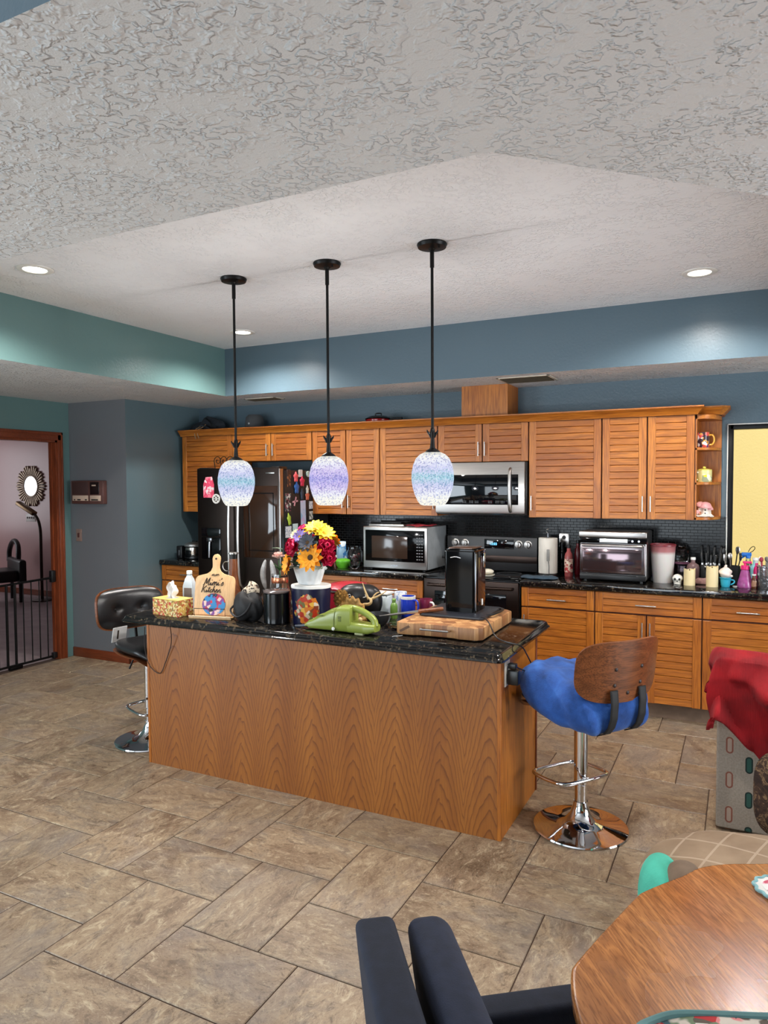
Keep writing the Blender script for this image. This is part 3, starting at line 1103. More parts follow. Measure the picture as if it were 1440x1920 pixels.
def fridge():
    X0, X1, YFr = -4.470, -3.553, 5.10
    t = thing('refrigerator', 'dark stainless french-door refrigerator covered with magnets on its side', 'refrigerator', (X0, YFr, 0))
    w = X1 - X0
    obj('cabinet_shell', B().box(0.004, w - 0.001, 0.066, 0.80, 0.02, 1.815, 0, 0.004), M('fridge_side', C(26, 25, 26), 0.45), t)
    m = w / 2
    for nm, a, c in (('left', 0.0, m - 0.003), ('right', m + 0.003, w)):
        d = obj('door', B().box(a, c, 0.0, 0.06, 0.70, 1.838, 0, 0.010, 3), black_steel, t)
        if nm == 'left':
            b = B()
            b.box(0.052, 0.270, -0.004, 0.002, 1.015, 1.215, 0, 0.006)
            obj('dispenser_recess', b, black_gloss, d)
            b = B()
            b.box(0.052, 0.270, -0.005, 0.001, 1.222, 1.30, 0, 0.006)
            obj('dispenser_panel', b, dark_glass, d)
            b = B()
            b.tube([(0.155, -0.012, 1.20), (0.155, -0.02, 1.16), (0.145, -0.014, 1.03)], 0.009, 8)
            b.box(0.125, 0.185, -0.03, -0.004, 1.175, 1.215, 0, 0.008)
            obj('dispenser_spout', b, dark_chrome, d)
            hx = m - 0.052
        else:
            b = B()
            b.box(0.528, 0.893, -0.003, 0.002, 1.050, 1.680, 0, 0.003)
            obj('screen_panel', b, M('brown_glass', C(44, 26, 16), 0.06, var=0.08), d)
            b = B()
            for x0, x1, z0, z1 in ((0.585, 0.593, 1.11, 1.62), (0.845, 0.853, 1.11, 1.62), (0.585, 0.853, 1.612, 1.62), (0.585, 0.853, 1.11, 1.118)):
                b.box(x0, x1, -0.0042, -0.002, z0, z1)
            obj('screen_border', b, black_gloss, d)
            obj('badge', B().box(0.770, 0.862, -0.003, 0.001, 1.786, 1.797, 0, 0.001), steel, d)
            obj('edge_strip', B().box(w - 0.010, w + 0.0015, -0.0015, 0.05, 0.71, 1.828, 0, 0.002), steel_v, d)
            hx = m + 0.052
        b = B()
        pts = [(hx, -0.002, 1.66), (hx, -0.05, 1.62), (hx, -0.062, 1.42), (hx, -0.068, 1.22), (hx, -0.062, 1.0), (hx, -0.05, 0.82), (hx, -0.002, 0.78)]
        b.tube(pts, 0.0125, 10, smooth=2)
        obj('handle', b, steel_v, d)
    d = obj('freezer_drawer', B().box(0, w, 0.0, 0.06, 0.05, 0.69, 0, 0.010, 3), black_steel, t)
    obj('handle', B().tube([(0.10, -0.002, 0.62), (0.12, -0.05, 0.62), (w - 0.12, -0.05, 0.62), (w - 0.10, -0.002, 0.62)], 0.012, 10, smooth=2), steel, d)
    for x in (0.06, w - 0.06):
        obj('hinge_cover', B().box(x - 0.045, x + 0.045, 0.01, 0.14, 1.8155, 1.848, 0, 0.008), black_plastic, t)
fridge()

# magnets and papers on the right side of the fridge and its left door
INK = [C(210, 40, 60), C(40, 90, 170), C(240, 200, 60), C(60, 140, 80), C(235, 235, 235)]
def magnet(label, y, z, w, h, mat, cat='magnet', shape='rect', tilt=0.0, thick=0.005):
    """flat piece on the fridge's right side"""
    b = B()
    if shape == 'rect':
        b.box(0, thick, -w / 2, w / 2, -h / 2, h / 2, 0, min(0.0015, thick * 0.4), 1)
    elif shape == 'round':
        b.cyl((0, 0, 0), w / 2, thick, 24, 0, 'x', bev=0.001)
    elif shape == 'lump':
        b.blob(lambda a, p: Vector((thick * 1.6 * (0.5 + 0.5 * sin(p)), w / 2 * cos(p) * cos(a) * (1 + 0.18 * sin(5 * a)), h / 2 * cos(p) * sin(a) * (1 + 0.18 * sin(5 * a)))), 30, 8)
    elif shape == 'cross':
        for q in (0.6, -0.5):
            b.box(0, thick, -w / 2, w / 2, -0.008, 0.008, 0, 0.001, 1, mat=RM('X', q + 0.6))
    o = solo('fridge_magnet' if cat == 'magnet' else 'note_paper', b, mat, label, cat, (-3.5527, y, z), 0, 'magnets and papers on the side of the fridge')
    o.rotation_euler = (tilt, 0, 0)
    return o
wp = lambda i: printed('note_print_%d' % i, C(224, 226, 228), [C(150, 160, 180), C(200, 205, 215), C(120, 140, 170)], 90 + i * 20, 0.8, 0.56)
magnet('tall brown picture magnet, uppermost by the front edge of the fridge', 5.235, 1.745, 0.055, 0.15, printed('brown_print', C(70, 46, 36), [C(150, 96, 60), C(60, 40, 40)], 60))
magnet('pink flower-shaped magnet in the top cluster', 5.335, 1.755, 0.065, 0.085, M('magnet_coral', C(236, 96, 100), 0.4), shape='lump', thick=0.012)
magnet('white square magnet above the crimson one in the top cluster', 5.420, 1.790, 0.06, 0.065, white_plastic)
magnet('crimson rose-shaped magnet in the top cluster', 5.435, 1.715, 0.07, 0.085, M('magnet_crimson', C(206, 50, 84), 0.4), shape='lump', thick=0.012)
magnet('pale mint spoon-shaped magnet at the top rear of the fridge side', 5.545, 1.785, 0.055, 0.10, M('magnet_mint', C(190, 214, 204), 0.4), shape='round', thick=0.01)
magnet('blue heart-like magnet below the pink flower magnet', 5.345, 1.660, 0.07, 0.10, M('magnet_blue', C(44, 98, 170), 0.4), shape='lump', thick=0.012)
magnet('small white figure magnet above the tall blue list', 5.515, 1.640, 0.04, 0.075, M('magnet_cream', C(220, 214, 200), 0.4), shape='lump', thick=0.014)
magnet('orange ring-like magnet above the tall blue list', 5.518, 1.585, 0.06, 0.075, M('magnet_orange', C(210, 110, 84), 0.4), shape='lump', thick=0.012)
magnet('dark slate leaf-shaped magnet in the middle of the cluster', 5.432, 1.600, 0.045, 0.10, M('magnet_slate', C(52, 66, 84), 0.5), shape='lump', thick=0.010)
magnet('pale pink crossed-sticks magnet beside the framed photo', 5.330, 1.540, 0.085, 0.08, M('magnet_pink', C(220, 160, 168), 0.5), shape='cross')
magnet('framed family snapshot with white border near the front edge', 5.218, 1.535, 0.085, 0.155, printed('snapshot_print', C(216, 212, 206), [C(90, 120, 112), C(40, 34, 40), C(140, 70, 84), C(60, 60, 70)], 55, 0.4, 0.42), 'photo')
magnet('lime green bottle-shaped magnet under the framed snapshot', 5.222, 1.385, 0.05, 0.105, M('magnet_lime', C(172, 196, 66), 0.4), shape='lump', tilt=0.25, thick=0.012)
magnet('tall pale blue list sheet in the middle of the fridge side', 5.462, 1.395, 0.085, 0.30, printed('list_print', C(196, 204, 226), [C(160, 190, 220), C(206, 180, 214)], 24, 0.8, 0.5), 'paper', tilt=0.03, thick=0.002)
magnet('small white note, upper of two behind the tall blue list', 5.590, 1.500, 0.062, 0.070, wp(1), 'paper', thick=0.002)
magnet('small greyish photo note, lower of two behind the tall blue list', 5.592, 1.405, 0.062, 0.075, printed('photo_note_print', C(216, 214, 206), [C(110, 110, 100), C(160, 160, 150)], 60, 0.6, 0.5), 'paper', thick=0.002)
magnet('red rectangular magnet behind the tall blue list', 5.588, 1.322, 0.075, 0.045, M('magnet_red', C(206, 52, 66), 0.4))
magnet('white note, left of a pair below the lime magnet', 5.222, 1.275, 0.095, 0.10, wp(2), 'paper', thick=0.002)
magnet('mint-tinted note, right of a pair below the lime magnet', 5.330, 1.280, 0.085, 0.125, printed('mint_note_print', C(212, 230, 228), [C(170, 214, 206), C(190, 200, 210)], 50, 0.8), 'paper', thick=0.002)
magnet('pale blue card below the red magnet', 5.580, 1.225, 0.085, 0.13, printed('card_print', C(176, 196, 212), [C(140, 170, 200), C(210, 220, 230)], 60, 0.7), 'paper', thick=0.002)
magnet('small dark triangle-picture magnet under the tall blue list', 5.455, 1.195, 0.07, 0.08, printed('triangle_print', C(48, 36, 40), [C(214, 180, 190), C(120, 90, 90)], 70, 0.6), 'photo')
magnet('narrow white slip in the third row by the front edge', 5.240, 1.125, 0.07, 0.115, wp(3), 'paper', thick=0.002)
magnet('blue-edged white card in the third row beside the bouquet', 5.350, 1.125, 0.095, 0.10, printed('blue_card_print', C(206, 214, 232), [C(96, 130, 190), C(200, 90, 130)], 60, 0.7, 0.6), 'paper', thick=0.002)
magnet('brownish portrait photo, lowest on the fridge side', 5.250, 1.000, 0.06, 0.095, printed('portrait_print', C(196, 168, 152), [C(110, 70, 60), C(230, 210, 190)], 60, 0.5), 'photo')
b = B()
b.prism([(0, 0), (0.118, 0), (0.122, 0.12), (0.10, 0.19), (0.03, 0.185), (0.0, 0.12)], 0, 0.003, mat=RM('X', PI / 2))
solo('note_paper', b, printed('pink_drawing', C(226, 205, 206), [C(226, 70, 104), C(240, 120, 140), C(214, 60, 90), C(235, 220, 220)], 34, 0.7, 0.42), 'pink drawing on the left fridge door, beside the left pendant', 'paper', (-4.392, 5.0995, 1.575), 0, 'papers on the fridge doors')
b = B()
b.lathe([(0.03, 0), (0.044, 0.0), (0.044, 0.006), (0.03, 0.006), (0.03, 0)], seg=28, mat=RM('X', PI / 2))
for k in range(3):
    b.box(-0.034, 0.034, -0.006, 0.0, -0.004, 0.004, mat=RM('Y', k * PI / 3))
solo('fridge_magnet', b, white_plastic, 'round white wheel-like magnet below the pink drawing', 'magnet', (-4.245, 5.0995, 1.565), 0, 'papers on the fridge doors')

def wall_microwave():
    X0, X1, Yf, Z0, Z1 = -2.300, -1.530, 5.572, 1.436, 1.862
    t = thing('wall_microwave', 'stainless over-the-range microwave under the short wall cabinet', 'microwave', (X0, Yf, Z0))
    w, h = X1 - X0, Z1 - Z0
    obj('housing', B().box(0.0, w, 0.032, 0.36, 0.0, h, 0, 0.003), black_plastic, t)
    b = B()
    prof = [(0.03, 0.0), (-0.002, 0.012), (-0.006, 0.03), (-0.006, h - 0.012), (0.0, h), (0.03, h)]
    mt = Matrix(((0, 0, 1, 0), (1, 0, 0, 0), (0, 1, 0, 0), (0, 0, 0, 1)))
    b.prism(prof, 0.0, w - 0.012, 0, mat=mt)
    d = obj('door', b, steel, t)
    obj('window_glass', B().box(0.012, w - 0.062, -0.0085, -0.003, 0.082, h - 0.10, 0, 0.002), dark_glass, d)
    b = B()
    for x0 in (0.24, 0.30, 0.345, 0.46, 0.52, 0.565):
        for z in (0.096, 0.108):
            for q in range(3):
                b.box(x0 + q * 0.012, x0 + q * 0.012 + 0.006, -0.0092, -0.008, z, z + 0.005)
    obj('key_legends', b, M('legend_grey', C(120, 124, 128), 0.6), d)
    x = w - 0.125
    b = B()
    b.tube([(x, -0.006, h - 0.055), (x, -0.036, h - 0.075), (x, -0.048, h / 2 + 0.03), (x, -0.048, h / 2 - 0.03), (x, -0.036, 0.05), (x, -0.006, 0.03)], 0.0135, 12, smooth=2)
    obj('handle', b, steel_v, d)
    obj('underside_vent', B().box(0.03, w - 0.03, 0.05, 0.33, -0.004, 0.002, 0, 0.001), M('vent_grille', C(60, 60, 62), 0.5, 0.6), t)
wall_microwave()

def range_stove():
    X0, X1 = -2.313, -1.517
    t = thing('range', 'black stainless electric range between the base cabinets', 'range', (X0, 5.335, 0))
    w = X1 - X0
    obj('body', B().box(0, w, 0.03, 0.575, 0.02, 0.935, 0, 0.003), black_plastic, t)
    obj('cooktop', B().box(-0.001, w + 0.001, 0.0, 0.53, 0.936, 0.948, 0, 0.004), black_gloss, t)
    for z0, z1 in ((0.60, 0.925), (0.115, 0.585)):
        d = obj('oven_door', B().box(0.004, w - 0.004, -0.006, 0.03, z0, z1, 0, 0.005), black_steel, t)
        obj('door_glass', B().box(0.10, w - 0.10, -0.009, -0.003, z0 + 0.05, z1 - 0.095, 0, 0.004), dark_glass, d)
        b = B()
        b.tube([(0.05, -0.006, z1 - 0.045), (0.05, -0.05, z1 - 0.045), (w - 0.05, -0.05, z1 - 0.045), (w - 0.05, -0.006, z1 - 0.045)], 0.012, 10, smooth=1)
        obj('handle', b, black_steel, d)
    p = obj('control_panel', B().prism([(0.0, 0.53), (w, 0.53), (w, 0.585), (0.0, 0.585)], 0.948, 1.238, 0, 0.006), M('panel_black', C(34, 34, 36), 0.35), t)
    obj('display', B().box(0.34, 0.60, 0.526, 0.532, 1.135, 1.215, 0, 0.002), dark_glass, p)
    text('display_digits', '12:03', 0.030, emis('display_blue', (0.15, 0.55, 1.0, 1), 2.5), p, (0.42, 0.5255, 1.165), (PI / 2, 0, 0))
    obj('panel_trim', B().box(0.0, w, 0.527, 0.531, 1.02, 1.075, 0, 0.001), black_steel, p)
    for x in (0.075, 0.165, w - 0.155, w - 0.075):
        b = B()
        b.lathe([(0.0, 0.030), (0.022, 0.028), (0.026, 0.004), (0.034, 0.002), (0.034, 0)], seg=24, mat=TM(x, 0.53, 1.175) @ RM('X', PI / 2))
        b.box(x - 0.006, x + 0.006, 0.492, 0.504, 1.152, 1.198, 0, 0.003)
        obj('knob', b, steel, p)
    for x, y, r in ((0.20, 0.14, 0.10), (0.20, 0.39, 0.08), (0.60, 0.14, 0.08), (0.60, 0.39, 0.10)):
        obj('burner_ring', B().lathe([(r - 0.004, 0.9481), (r, 0.9486), (r + 0.002, 0.9481)], (x, y, 0), 40), M('burner_grey', C(70, 70, 72), 0.4), t)
range_stove()

def counter_microwave():
    X0, X1, Yf = -2.945, -2.345, 5.475
    z = CT
    t = thing('countertop_microwave', 'silver countertop microwave with black glass door', 'microwave', (X0, Yf, z))
    w, h, d = X1 - X0, 0.372, 0.44
    obj('housing', B().box(0, w, 0.02, d, 0.016, h, 0, 0.004), M('silver_enamel', C(168, 172, 174), 0.35, 0.35), t)
    f = obj('front_frame', B().box(-0.002, w + 0.002, 0.0, 0.022, 0.014, h + 0.002, 0, 0.008, 3), steel, t)
    obj('door_glass', B().box(0.022, w - 0.018, -0.003, 0.004, 0.078, h - 0.026, 0, 0.003), black_gloss, f)
    obj('window', B().box(0.085, w - 0.175, -0.0042, 0.0, 0.105, h - 0.075, 0, 0.004), M('window_mesh', C(58, 44, 36), 0.12, var=0.05), f)
    b = B()
    for i in range(9):
        for j in range(3):
            b.box(w - 0.092 + j * 0.022, w - 0.078 + j * 0.022, -0.0045, -0.002, 0.10 + i * 0.026, 0.107 + i * 0.026)
    obj('keypad', b, M('keypad_grey', C(128, 128, 130), 0.6), f)
    obj('badge', B().box(w / 2 - 0.03, w / 2 + 0.03, -0.0012, 0.002, 0.040, 0.048), dark_chrome, f)
    for x in (0.05, w - 0.05):
        for y in (0.06, d - 0.05):
            obj('foot', B().cyl((x, y, 0), 0.014, 0.017, 14), black_plastic, t)
counter_microwave()
# trays and cloth on the microwave
zt = CT + 0.373
b = B()
b.box(-0.165, 0.165, -0.11, 0.11, 0.0, 0.006, 0, 0.002)
b.box(-0.165, 0.165, -0.115, -0.105, 0.0, 0.018, 0, 0.003).box(-0.165, 0.165, 0.105, 0.115, 0.0, 0.018, 0, 0.003)
b.box(-0.170, -0.160, -0.11, 0.11, 0.0, 0.018, 0, 0.003).box(0.160, 0.170, -0.11, 0.11, 0.0, 0.018, 0, 0.003)
solo('baking_tray', b, steel, 'shallow steel tray lying directly on the countertop microwave', 'tray', (-2.77, 5.68, zt))
b = B()
b.box(-0.15, 0.15, -0.10, 0.10, 0.0, 0.008, 0, 0.003)
b.box(-0.15, 0.15, -0.105, -0.095, 0.0, 0.02, 0, 0.004).box(-0.15, 0.15, 0.095, 0.105, 0.0, 0.02, 0, 0.004)
b.tube([(0.15, -0.04, 0.012), (0.19, -0.03, 0.014), (0.19, 0.03, 0.014), (0.15, 0.04, 0.012)], 0.004, 8, smooth=1)
solo('baking_tray', b, black_metal, 'dark tray stacked on the steel tray over the microwave', 'tray', (-2.78, 5.69, zt + 0.0185))
b = B()
b.surf(lambda u, v: Vector((-0.10 + 0.20 * u, -0.10 + 0.2 * v, 0.010 + 0.006 * sin(9 * u) * cos(7 * v))), 20, 16)
o = solo('red_cloth', b, M('red_cloth', C(150, 28, 40), 0.9), 'folded dark red cloth on top of the countertop microwave', 'cloth', (-2.47, 5.66, zt + 0.003))
o.modifiers.new('thickness', 'SOLIDIFY').thickness = 0.006

def toaster_oven():
    X0, X1, Yf = -1.100, -0.618, 5.500
    t = thing('toaster_oven', 'large stainless toaster oven on the right-hand counter', 'toaster oven', (X0, Yf, CT))
    w, h, d = X1 - X0, 0.375, 0.37
    obj('housing', B().box(0, w, 0.02, d, 0.018, h, 0, 0.012, 3), brushed('oven_steel', C(170, 168, 168), 0.32), t)
    f = obj('control_band', B().box(0.0, w, 0.0, 0.03, h - 0.085, h - 0.042, 0, 0.003), black_gloss, t)
    obj('display_label', B().box(0.15, 0.35, -0.002, 0.002, h - 0.078, h - 0.05, 0, 0.001), M('label_white', C(222, 224, 226), 0.5, var=0.02), f)
    for x in (0.385, 0.43):
        obj('button', B().cyl((x, -0.004, h - 0.064), 0.008, 0.006, 14, 0, 'y'), dark_chrome, f)
    obj('top_lip', B().box(-0.002, w + 0.002, -0.006, 0.05, h - 0.042, h + 0.002, 0, 0.006, 3), steel, t)
    dr = obj('door', B().box(0.006, w - 0.006, -0.010, 0.028, 0.062, h - 0.088, 0, 0.010, 3), brushed('oven_door_steel', C(150, 140, 142), 0.20), t)
    obj('door_glass', B().box(0.03, w - 0.03, -0.0115, -0.006, 0.085, h - 0.125, 0, 0.004), M('smoky_mirror', C(112, 96, 100), 0.10, 0.85, var=0.04), dr)
    b = B()
    b.tube([(0.03, -0.008, h - 0.10), (0.03, -0.038, h - 0.10), (w - 0.03, -0.038, h - 0.10), (w - 0.03, -0.008, h - 0.10)], 0.008, 10, smooth=1)
    obj('handle', b, steel, dr)
    obj('base_rail', B().box(0.004, w - 0.004, 0.0, 0.03, 0.016, 0.056, 0, 0.004), black_plastic, t)
    for x in (0.04, w - 0.04):
        for y in (0.04, d - 0.04):
            obj('foot', B().cyl((x, y, 0), 0.014, 0.019, 14), black_plastic, t)
toaster_oven()

# ================================================================== THINGS ON THE BACK COUNTERS
def lathe_thing(name, prof, mats, label, cat, loc, seg=32, group=None):
    return solo(name, B().lathe(prof, seg=seg), mats, label, cat, loc, 0, group)

# --- far left counter
def multicooker():
    t = thing('multicooker', 'round silver multicooker with lid on the far left counter', 'cooker', (-4.93, 5.58, CT))
    obj('pot', B().lathe([(0, 0.0), (0.085, 0.0), (0.092, 0.01), (0.098, 0.06), (0.096, 0.115), (0.09, 0.122), (0, 0.122)], seg=40), M('polished_steel', C(190, 182, 172), 0.12, 1.0), t)
    obj('base_ring', B().lathe([(0.096, 0.004), (0.101, 0.008), (0.101, 0.03), (0.097, 0.034)], seg=40), black_plastic, t)
    obj('lid', B().lathe([(0.1, 0.123), (0.103, 0.128), (0.1, 0.145), (0.075, 0.16), (0.03, 0.168), (0, 0.169)], seg=40), M('lid_silver', C(176, 172, 168), 0.3, 0.8), t)
    b = B()
    b.box(-0.03, 0.03, -0.012, 0.012, 0.166, 0.178, 0, 0.006)
    obj('lid_grip', b, black_plastic, t)
    obj('control_face', B().box(-0.03, 0.03, -0.106, -0.09, 0.02, 0.09, 0, 0.004), black_gloss, t)
multicooker()
t = thing('coffee_grinder', 'small black canister grinder beside the silver multicooker', 'grinder', (-5.075, 5.55, CT))
obj('body', B().box(-0.035, 0.035, -0.04, 0.04, 0, 0.125, 0, 0.008), black_plastic, t)
obj('window', B().box(-0.008, 0.008, -0.042, -0.038, 0.03, 0.085, 0, 0.002), M('grinder_window', C(90, 92, 96), 0.2), t)

# --- on top of the wall cabinets
zc = 2.2405
def duffel():
    t = thing('duffel_bag', 'crumpled dark bag with hanging straps on top of the left wall cabinet', 'bag', (-4.97, 5.80, 2.179))
    def f(a, p):
        r = 1 + 0.16 * sin(3 * a + 1) + 0.10 * sin(7 * a + 2 * p) + 0.06 * sin(13 * a)
        return Vector((0.20 * cos(p) * cos(a) * r, 0.095 * cos(p) * sin(a) * r, max(0.0, 0.075 + 0.09 * sin(p) * (1 + 0.3 * sin(4 * a)) + 0.03 * cos(a))))
    obj('body', B().blob(f, 48, 20), M('bag_navy', C(28, 33, 40), 0.8, var=0.3, scale=20, bump=0.4, bscale=40, bdist=0.004), t)
    b = B()
    b.tube([(0.06, -0.10, 0.12), (0.07, -0.16, 0.09), (0.05, -0.208, 0.062), (0.055, -0.212, 0.01), (0.07, -0.212, -0.03)], 0.005, 8, smooth=2)
    obj('strap', b, M('strap_tan', C(150, 118, 84), 0.7), t)
    b = B()
    b.tube([(0.10, -0.10, 0.12), (0.11, -0.16, 0.085), (0.088, -0.210, 0.064), (0.09, -0.212, 0.015), (0.11, -0.212, -0.025)], 0.005, 8, smooth=2)
    obj('strap', b, M('strap_tan', C(150, 118, 84), 0.7), t)
    b = B()
    b.surf(lambda u, v: Vector((0.05 + 0.22 * u, -0.14 + 0.10 * v - 0.03 * u, 0.10 - 0.07 * u + 0.03 * sin(5 * v + 3 * u))), 16, 10)
    o = obj('flap', b, M('bag_flap', C(44, 50, 58), 0.7), t)
    o.modifiers.new('thickness', 'SOLIDIFY').thickness = 0.006
duffel()
def felt_hat():
    t = thing('felt_hat', 'grey bucket-shaped hat on top of the wall cabinet above the fridge', 'hat', (-4.33, 5.795, 2.179))
    m = M('felt_grey', C(72, 74, 76), 0.85, bump=0.3, bscale=200)
    b = B()
    b.lathe([(0.138, 0.045), (0.135, 0.055), (0.098, 0.075), (0.094, 0.12), (0.085, 0.175), (0.062, 0.20), (0.0, 0.206)], seg=40)
    obj('crown', b, m, t)
    obj('brim', B().lathe([(0.09, 0.073), (0.134, 0.052), (0.142, 0.03), (0.146, 0.0), (0.14, 0.0), (0.13, 0.035), (0.09, 0.06)], seg=40), m, t)
    obj('pin', B().ell((0.0, -0.094, 0.11), 0.012, 0.006, 0.012), M('pin_silver', C(190, 190, 192), 0.3, 0.9), t)
felt_hat()
def casserole():
    t = thing('casserole_dish', 'red lidded casserole with black lid on top of the wall cabinets', 'casserole', (-2.93, 5.75, 2.179))
    obj('pot', B().lathe([(0, 0), (0.10, 0), (0.112, 0.02), (0.116, 0.085), (0.112, 0.09), (0, 0.09)], seg=36), M('enamel_red', C(160, 26, 30), 0.2), t)
    obj('lid', B().lathe([(0.118, 0.091), (0.12, 0.097), (0.08, 0.118), (0.03, 0.126), (0, 0.127)], seg=36), black_gloss, t)
    b = B()
    b.tube([(-0.03, 0, 0.125), (-0.03, 0, 0.145), (0.03, 0, 0.145), (0.03, 0, 0.125)], 0.006, 8, smooth=1)
    obj('lid_grip', b, black_plastic, t)
    b = B()
    b.tube([(0.113, 0, 0.085), (0.16, 0, 0.092), (0.235, 0, 0.09)], [0.012, 0.009, 0.012], 10)
    obj('handle', b, black_plastic, t)
casserole()
def wire_scroll():
    t = thing('wire_rack', 'black scrolled wire rack standing on the fridge', 'rack', (-4.33, 5.32, 1.8155))
    b = B()
    b.tube([(-0.11, 0, 0.006), (0.11, 0, 0.006), (0.11, 0.08, 0.006), (-0.11, 0.08, 0.006)], 0.004, 8, closed=True)
    obj('base', b, black_metal, t)
    for x in (-0.075, 0.0, 0.075):
        b = B()
        pts = [(x - 0.03, 0.0, 0.006), (x - 0.04, 0, 0.08)] + [(x + (0.045 - 0.002 * i) * cos(PI - 0.45 * i), 0.0, 0.10 + (0.045 - 0.002 * i) * sin(PI - 0.45 * i)) for i in range(17)]
        b.tube(pts, 0.004, 8, smooth=1)
        obj('scroll', b, black_metal, t)
wire_scroll()

# --- between fridge and range
def jar_with(name, label, cat, loc, r, h, fill, glass_m, n=26, rr=0.014):
    t = thing(name, label, cat, loc)
    obj('glass', B().lathe([(0, 0), (r * 0.9, 0), (r, 0.01), (r, h * 0.7), (r * 0.78, h * 0.86), (r * 0.8, h), (r * 0.76, h), (r * 0.74, h * 0.86), (r - 0.004, h * 0.7), (r - 0.004, 0.012), (0, 0.008)], seg=28), glass_m, t)
    b = B()
    rd = random.Random(5)
    for i in range(n):
        a, q = rd.random() * 6.28, (rd.random() ** 0.5) * (r - rr - 0.005)
        b.ell((q * cos(a), q * sin(a), 0.01 + rr + rd.random() * (h * 0.62 - 2 * rr)), rr, rr, rr, 0, 8)
    o = obj('filling', b, fill, t)
    o['kind'] = 'stuff'
    return t
jar_with('candy_jar', 'glass jar of pink and red sweets left of the countertop microwave', 'jar', (-3.155, 5.70, CT), 0.075, 0.17, printed('sweets', C(206, 96, 110), [C(190, 30, 50), C(230, 150, 160), C(220, 200, 196)], 30, 0.3, 0.4), clear_glass)
t = thing('snack_bag', 'shiny pale blue snack bag behind the bouquet on the back counter', 'bag', (-3.33, 5.76, CT))
b = B()
b.surf(lambda u, v: Vector(((u - 0.5) * 0.115 * (1 - 0.15 * v), -0.035 * sin(PI * min(1, max(0, u))) * sin(PI * (0.08 + 0.85 * v)), 0.21 * v)), 14, 14)
b.surf(lambda u, v: Vector(((u - 0.5) * 0.115 * (1 - 0.15 * v), 0.035 * sin(PI * min(1, max(0, u))) * sin(PI * (0.08 + 0.85 * v)), 0.21 * v)), 14, 14)
obj('pouch', b, printed('snack_print', C(150, 190, 214), [C(60, 120, 180), C(220, 230, 236), C(90, 150, 200)], 22, 0.25), t)
t = thing('lidded_bowl', 'bright green lidded bowl left of the countertop microwave', 'bowl', (-3.165, 5.50, CT))
obj('bowl', B().lathe([(0, 0), (0.045, 0), (0.062, 0.03), (0.064, 0.055), (0, 0.055)], seg=32), M('green_plastic', C(84, 160, 36), 0.35), t)
obj('lid', B().lathe([(0.067, 0.0555), (0.067, 0.066), (0.05, 0.078), (0.02, 0.082), (0, 0.082)], seg=32), M('green_lid', C(104, 184, 52), 0.35), t)
t = thing('glass_bowl', 'small cut glass bowl at the counter edge left of the microwave', 'bowl', (-3.03, 5.47, CT))
obj('bowl', B().lathe([(0, 0), (0.025, 0), (0.05, 0.03), (0.056, 0.055), (0.052, 0.055), (0.045, 0.03), (0, 0.006)], seg=12), clear_glass, t)
t = thing('spice_bottle', 'small brown spice bottle in front of the sweets jar', 'bottle', (-3.275, 5.56, CT))
obj('bottle', B().lathe([(0, 0), (0.02, 0), (0.02, 0.06), (0.012, 0.07), (0.012, 0.08), (0, 0.08)], seg=20), M('amber_glass', C(84, 46, 24), 0.1), t)
obj('cap', B().cyl((0, 0, 0.0805), 0.014, 0.02, 18), white_plastic, t)

# --- on the range
t = thing('saucepan', 'small copper-toned saucepan at the back left of the range', 'pan', (-2.10, 5.70, 0.9487))
obj('pan', B().lathe([(0, 0), (0.085, 0), (0.09, 0.008), (0.09, 0.115), (0.094, 0.118), (0.086, 0.118), (0.086, 0.012), (0, 0.012)], seg=36), M('copper_steel', C(196, 160, 136), 0.18, 1.0), t)
obj('handle', B().tube([(-0.088, 0.0, 0.10), (-0.13, -0.01, 0.11), (-0.19, -0.02, 0.115)], [0.008, 0.007, 0.009], 8), black_plastic, t)
t = thing('spoon_rest', 'white spoon rest on the cooktop, right of the black appliance', 'spoon rest', (-1.81, 5.46, 0.9487))
obj('dish', B().lathe([(0, 0), (0.04, 0), (0.056, 0.012), (0.058, 0.018), (0.05, 0.018), (0.036, 0.008), (0, 0.006)], seg=28), M('cream_ceramic', C(216, 208, 188), 0.25), t)
obj('dish_lid', B().ell((0, 0, 0.040), 0.050, 0.045, 0.0215), M('cream_ceramic', C(216, 208, 188), 0.25), t)

# --- right counter
def paper_towel():
    t = thing('paper_towel_holder', 'white paper towel roll on an upright stand beside the range', 'paper towel', (-1.395, 5.74, CT))
    obj('base', B().lathe([(0, 0), (0.078, 0), (0.078, 0.008), (0.07, 0.014), (0, 0.015)], seg=36), dark_chrome, t)
    obj('post', B().cyl((0, 0, 0.014), 0.007, 0.325, 12), dark_chrome, t)
    b = B()
    b.tube([(0, 0, 0.338), (-0.016, 0, 0.348), (-0.014, 0, 0.366), (0.004, 0, 0.372)], 0.004, 8, smooth=2)
    obj('finial', b, chrome, t)
    obj('roll', B().lathe([(0.02, 0.017), (0.073, 0.017), (0.075, 0.02), (0.075, 0.297), (0.072, 0.30), (0.02, 0.30), (0.02, 0.017)], seg=44), M('towel_paper', C(228, 222, 212), 0.95, var=0.03, bump=0.3, bscale=90), t)
paper_towel()
t = thing('kitchen_thermometer', 'thin grey gadget with a cord leaning on the paper towel roll', 'thermometer', (-1.372, 5.655, CT))
obj('gadget', B().box(-0.011, 0.011, -0.012, 0.0, 0.12, 0.215, 0, 0.004), M('gadget_grey', C(128, 126, 122), 0.4), t)
obj('probe_cord', B().tube([(0.003, -0.006, 0.12), (0.008, -0.006, 0.08), (0.006, -0.004, 0.03), (0.012, -0.006, 0.003)], 0.003, 8, smooth=2), M('cord_grey', C(60, 58, 56), 0.5), t)
b = B()
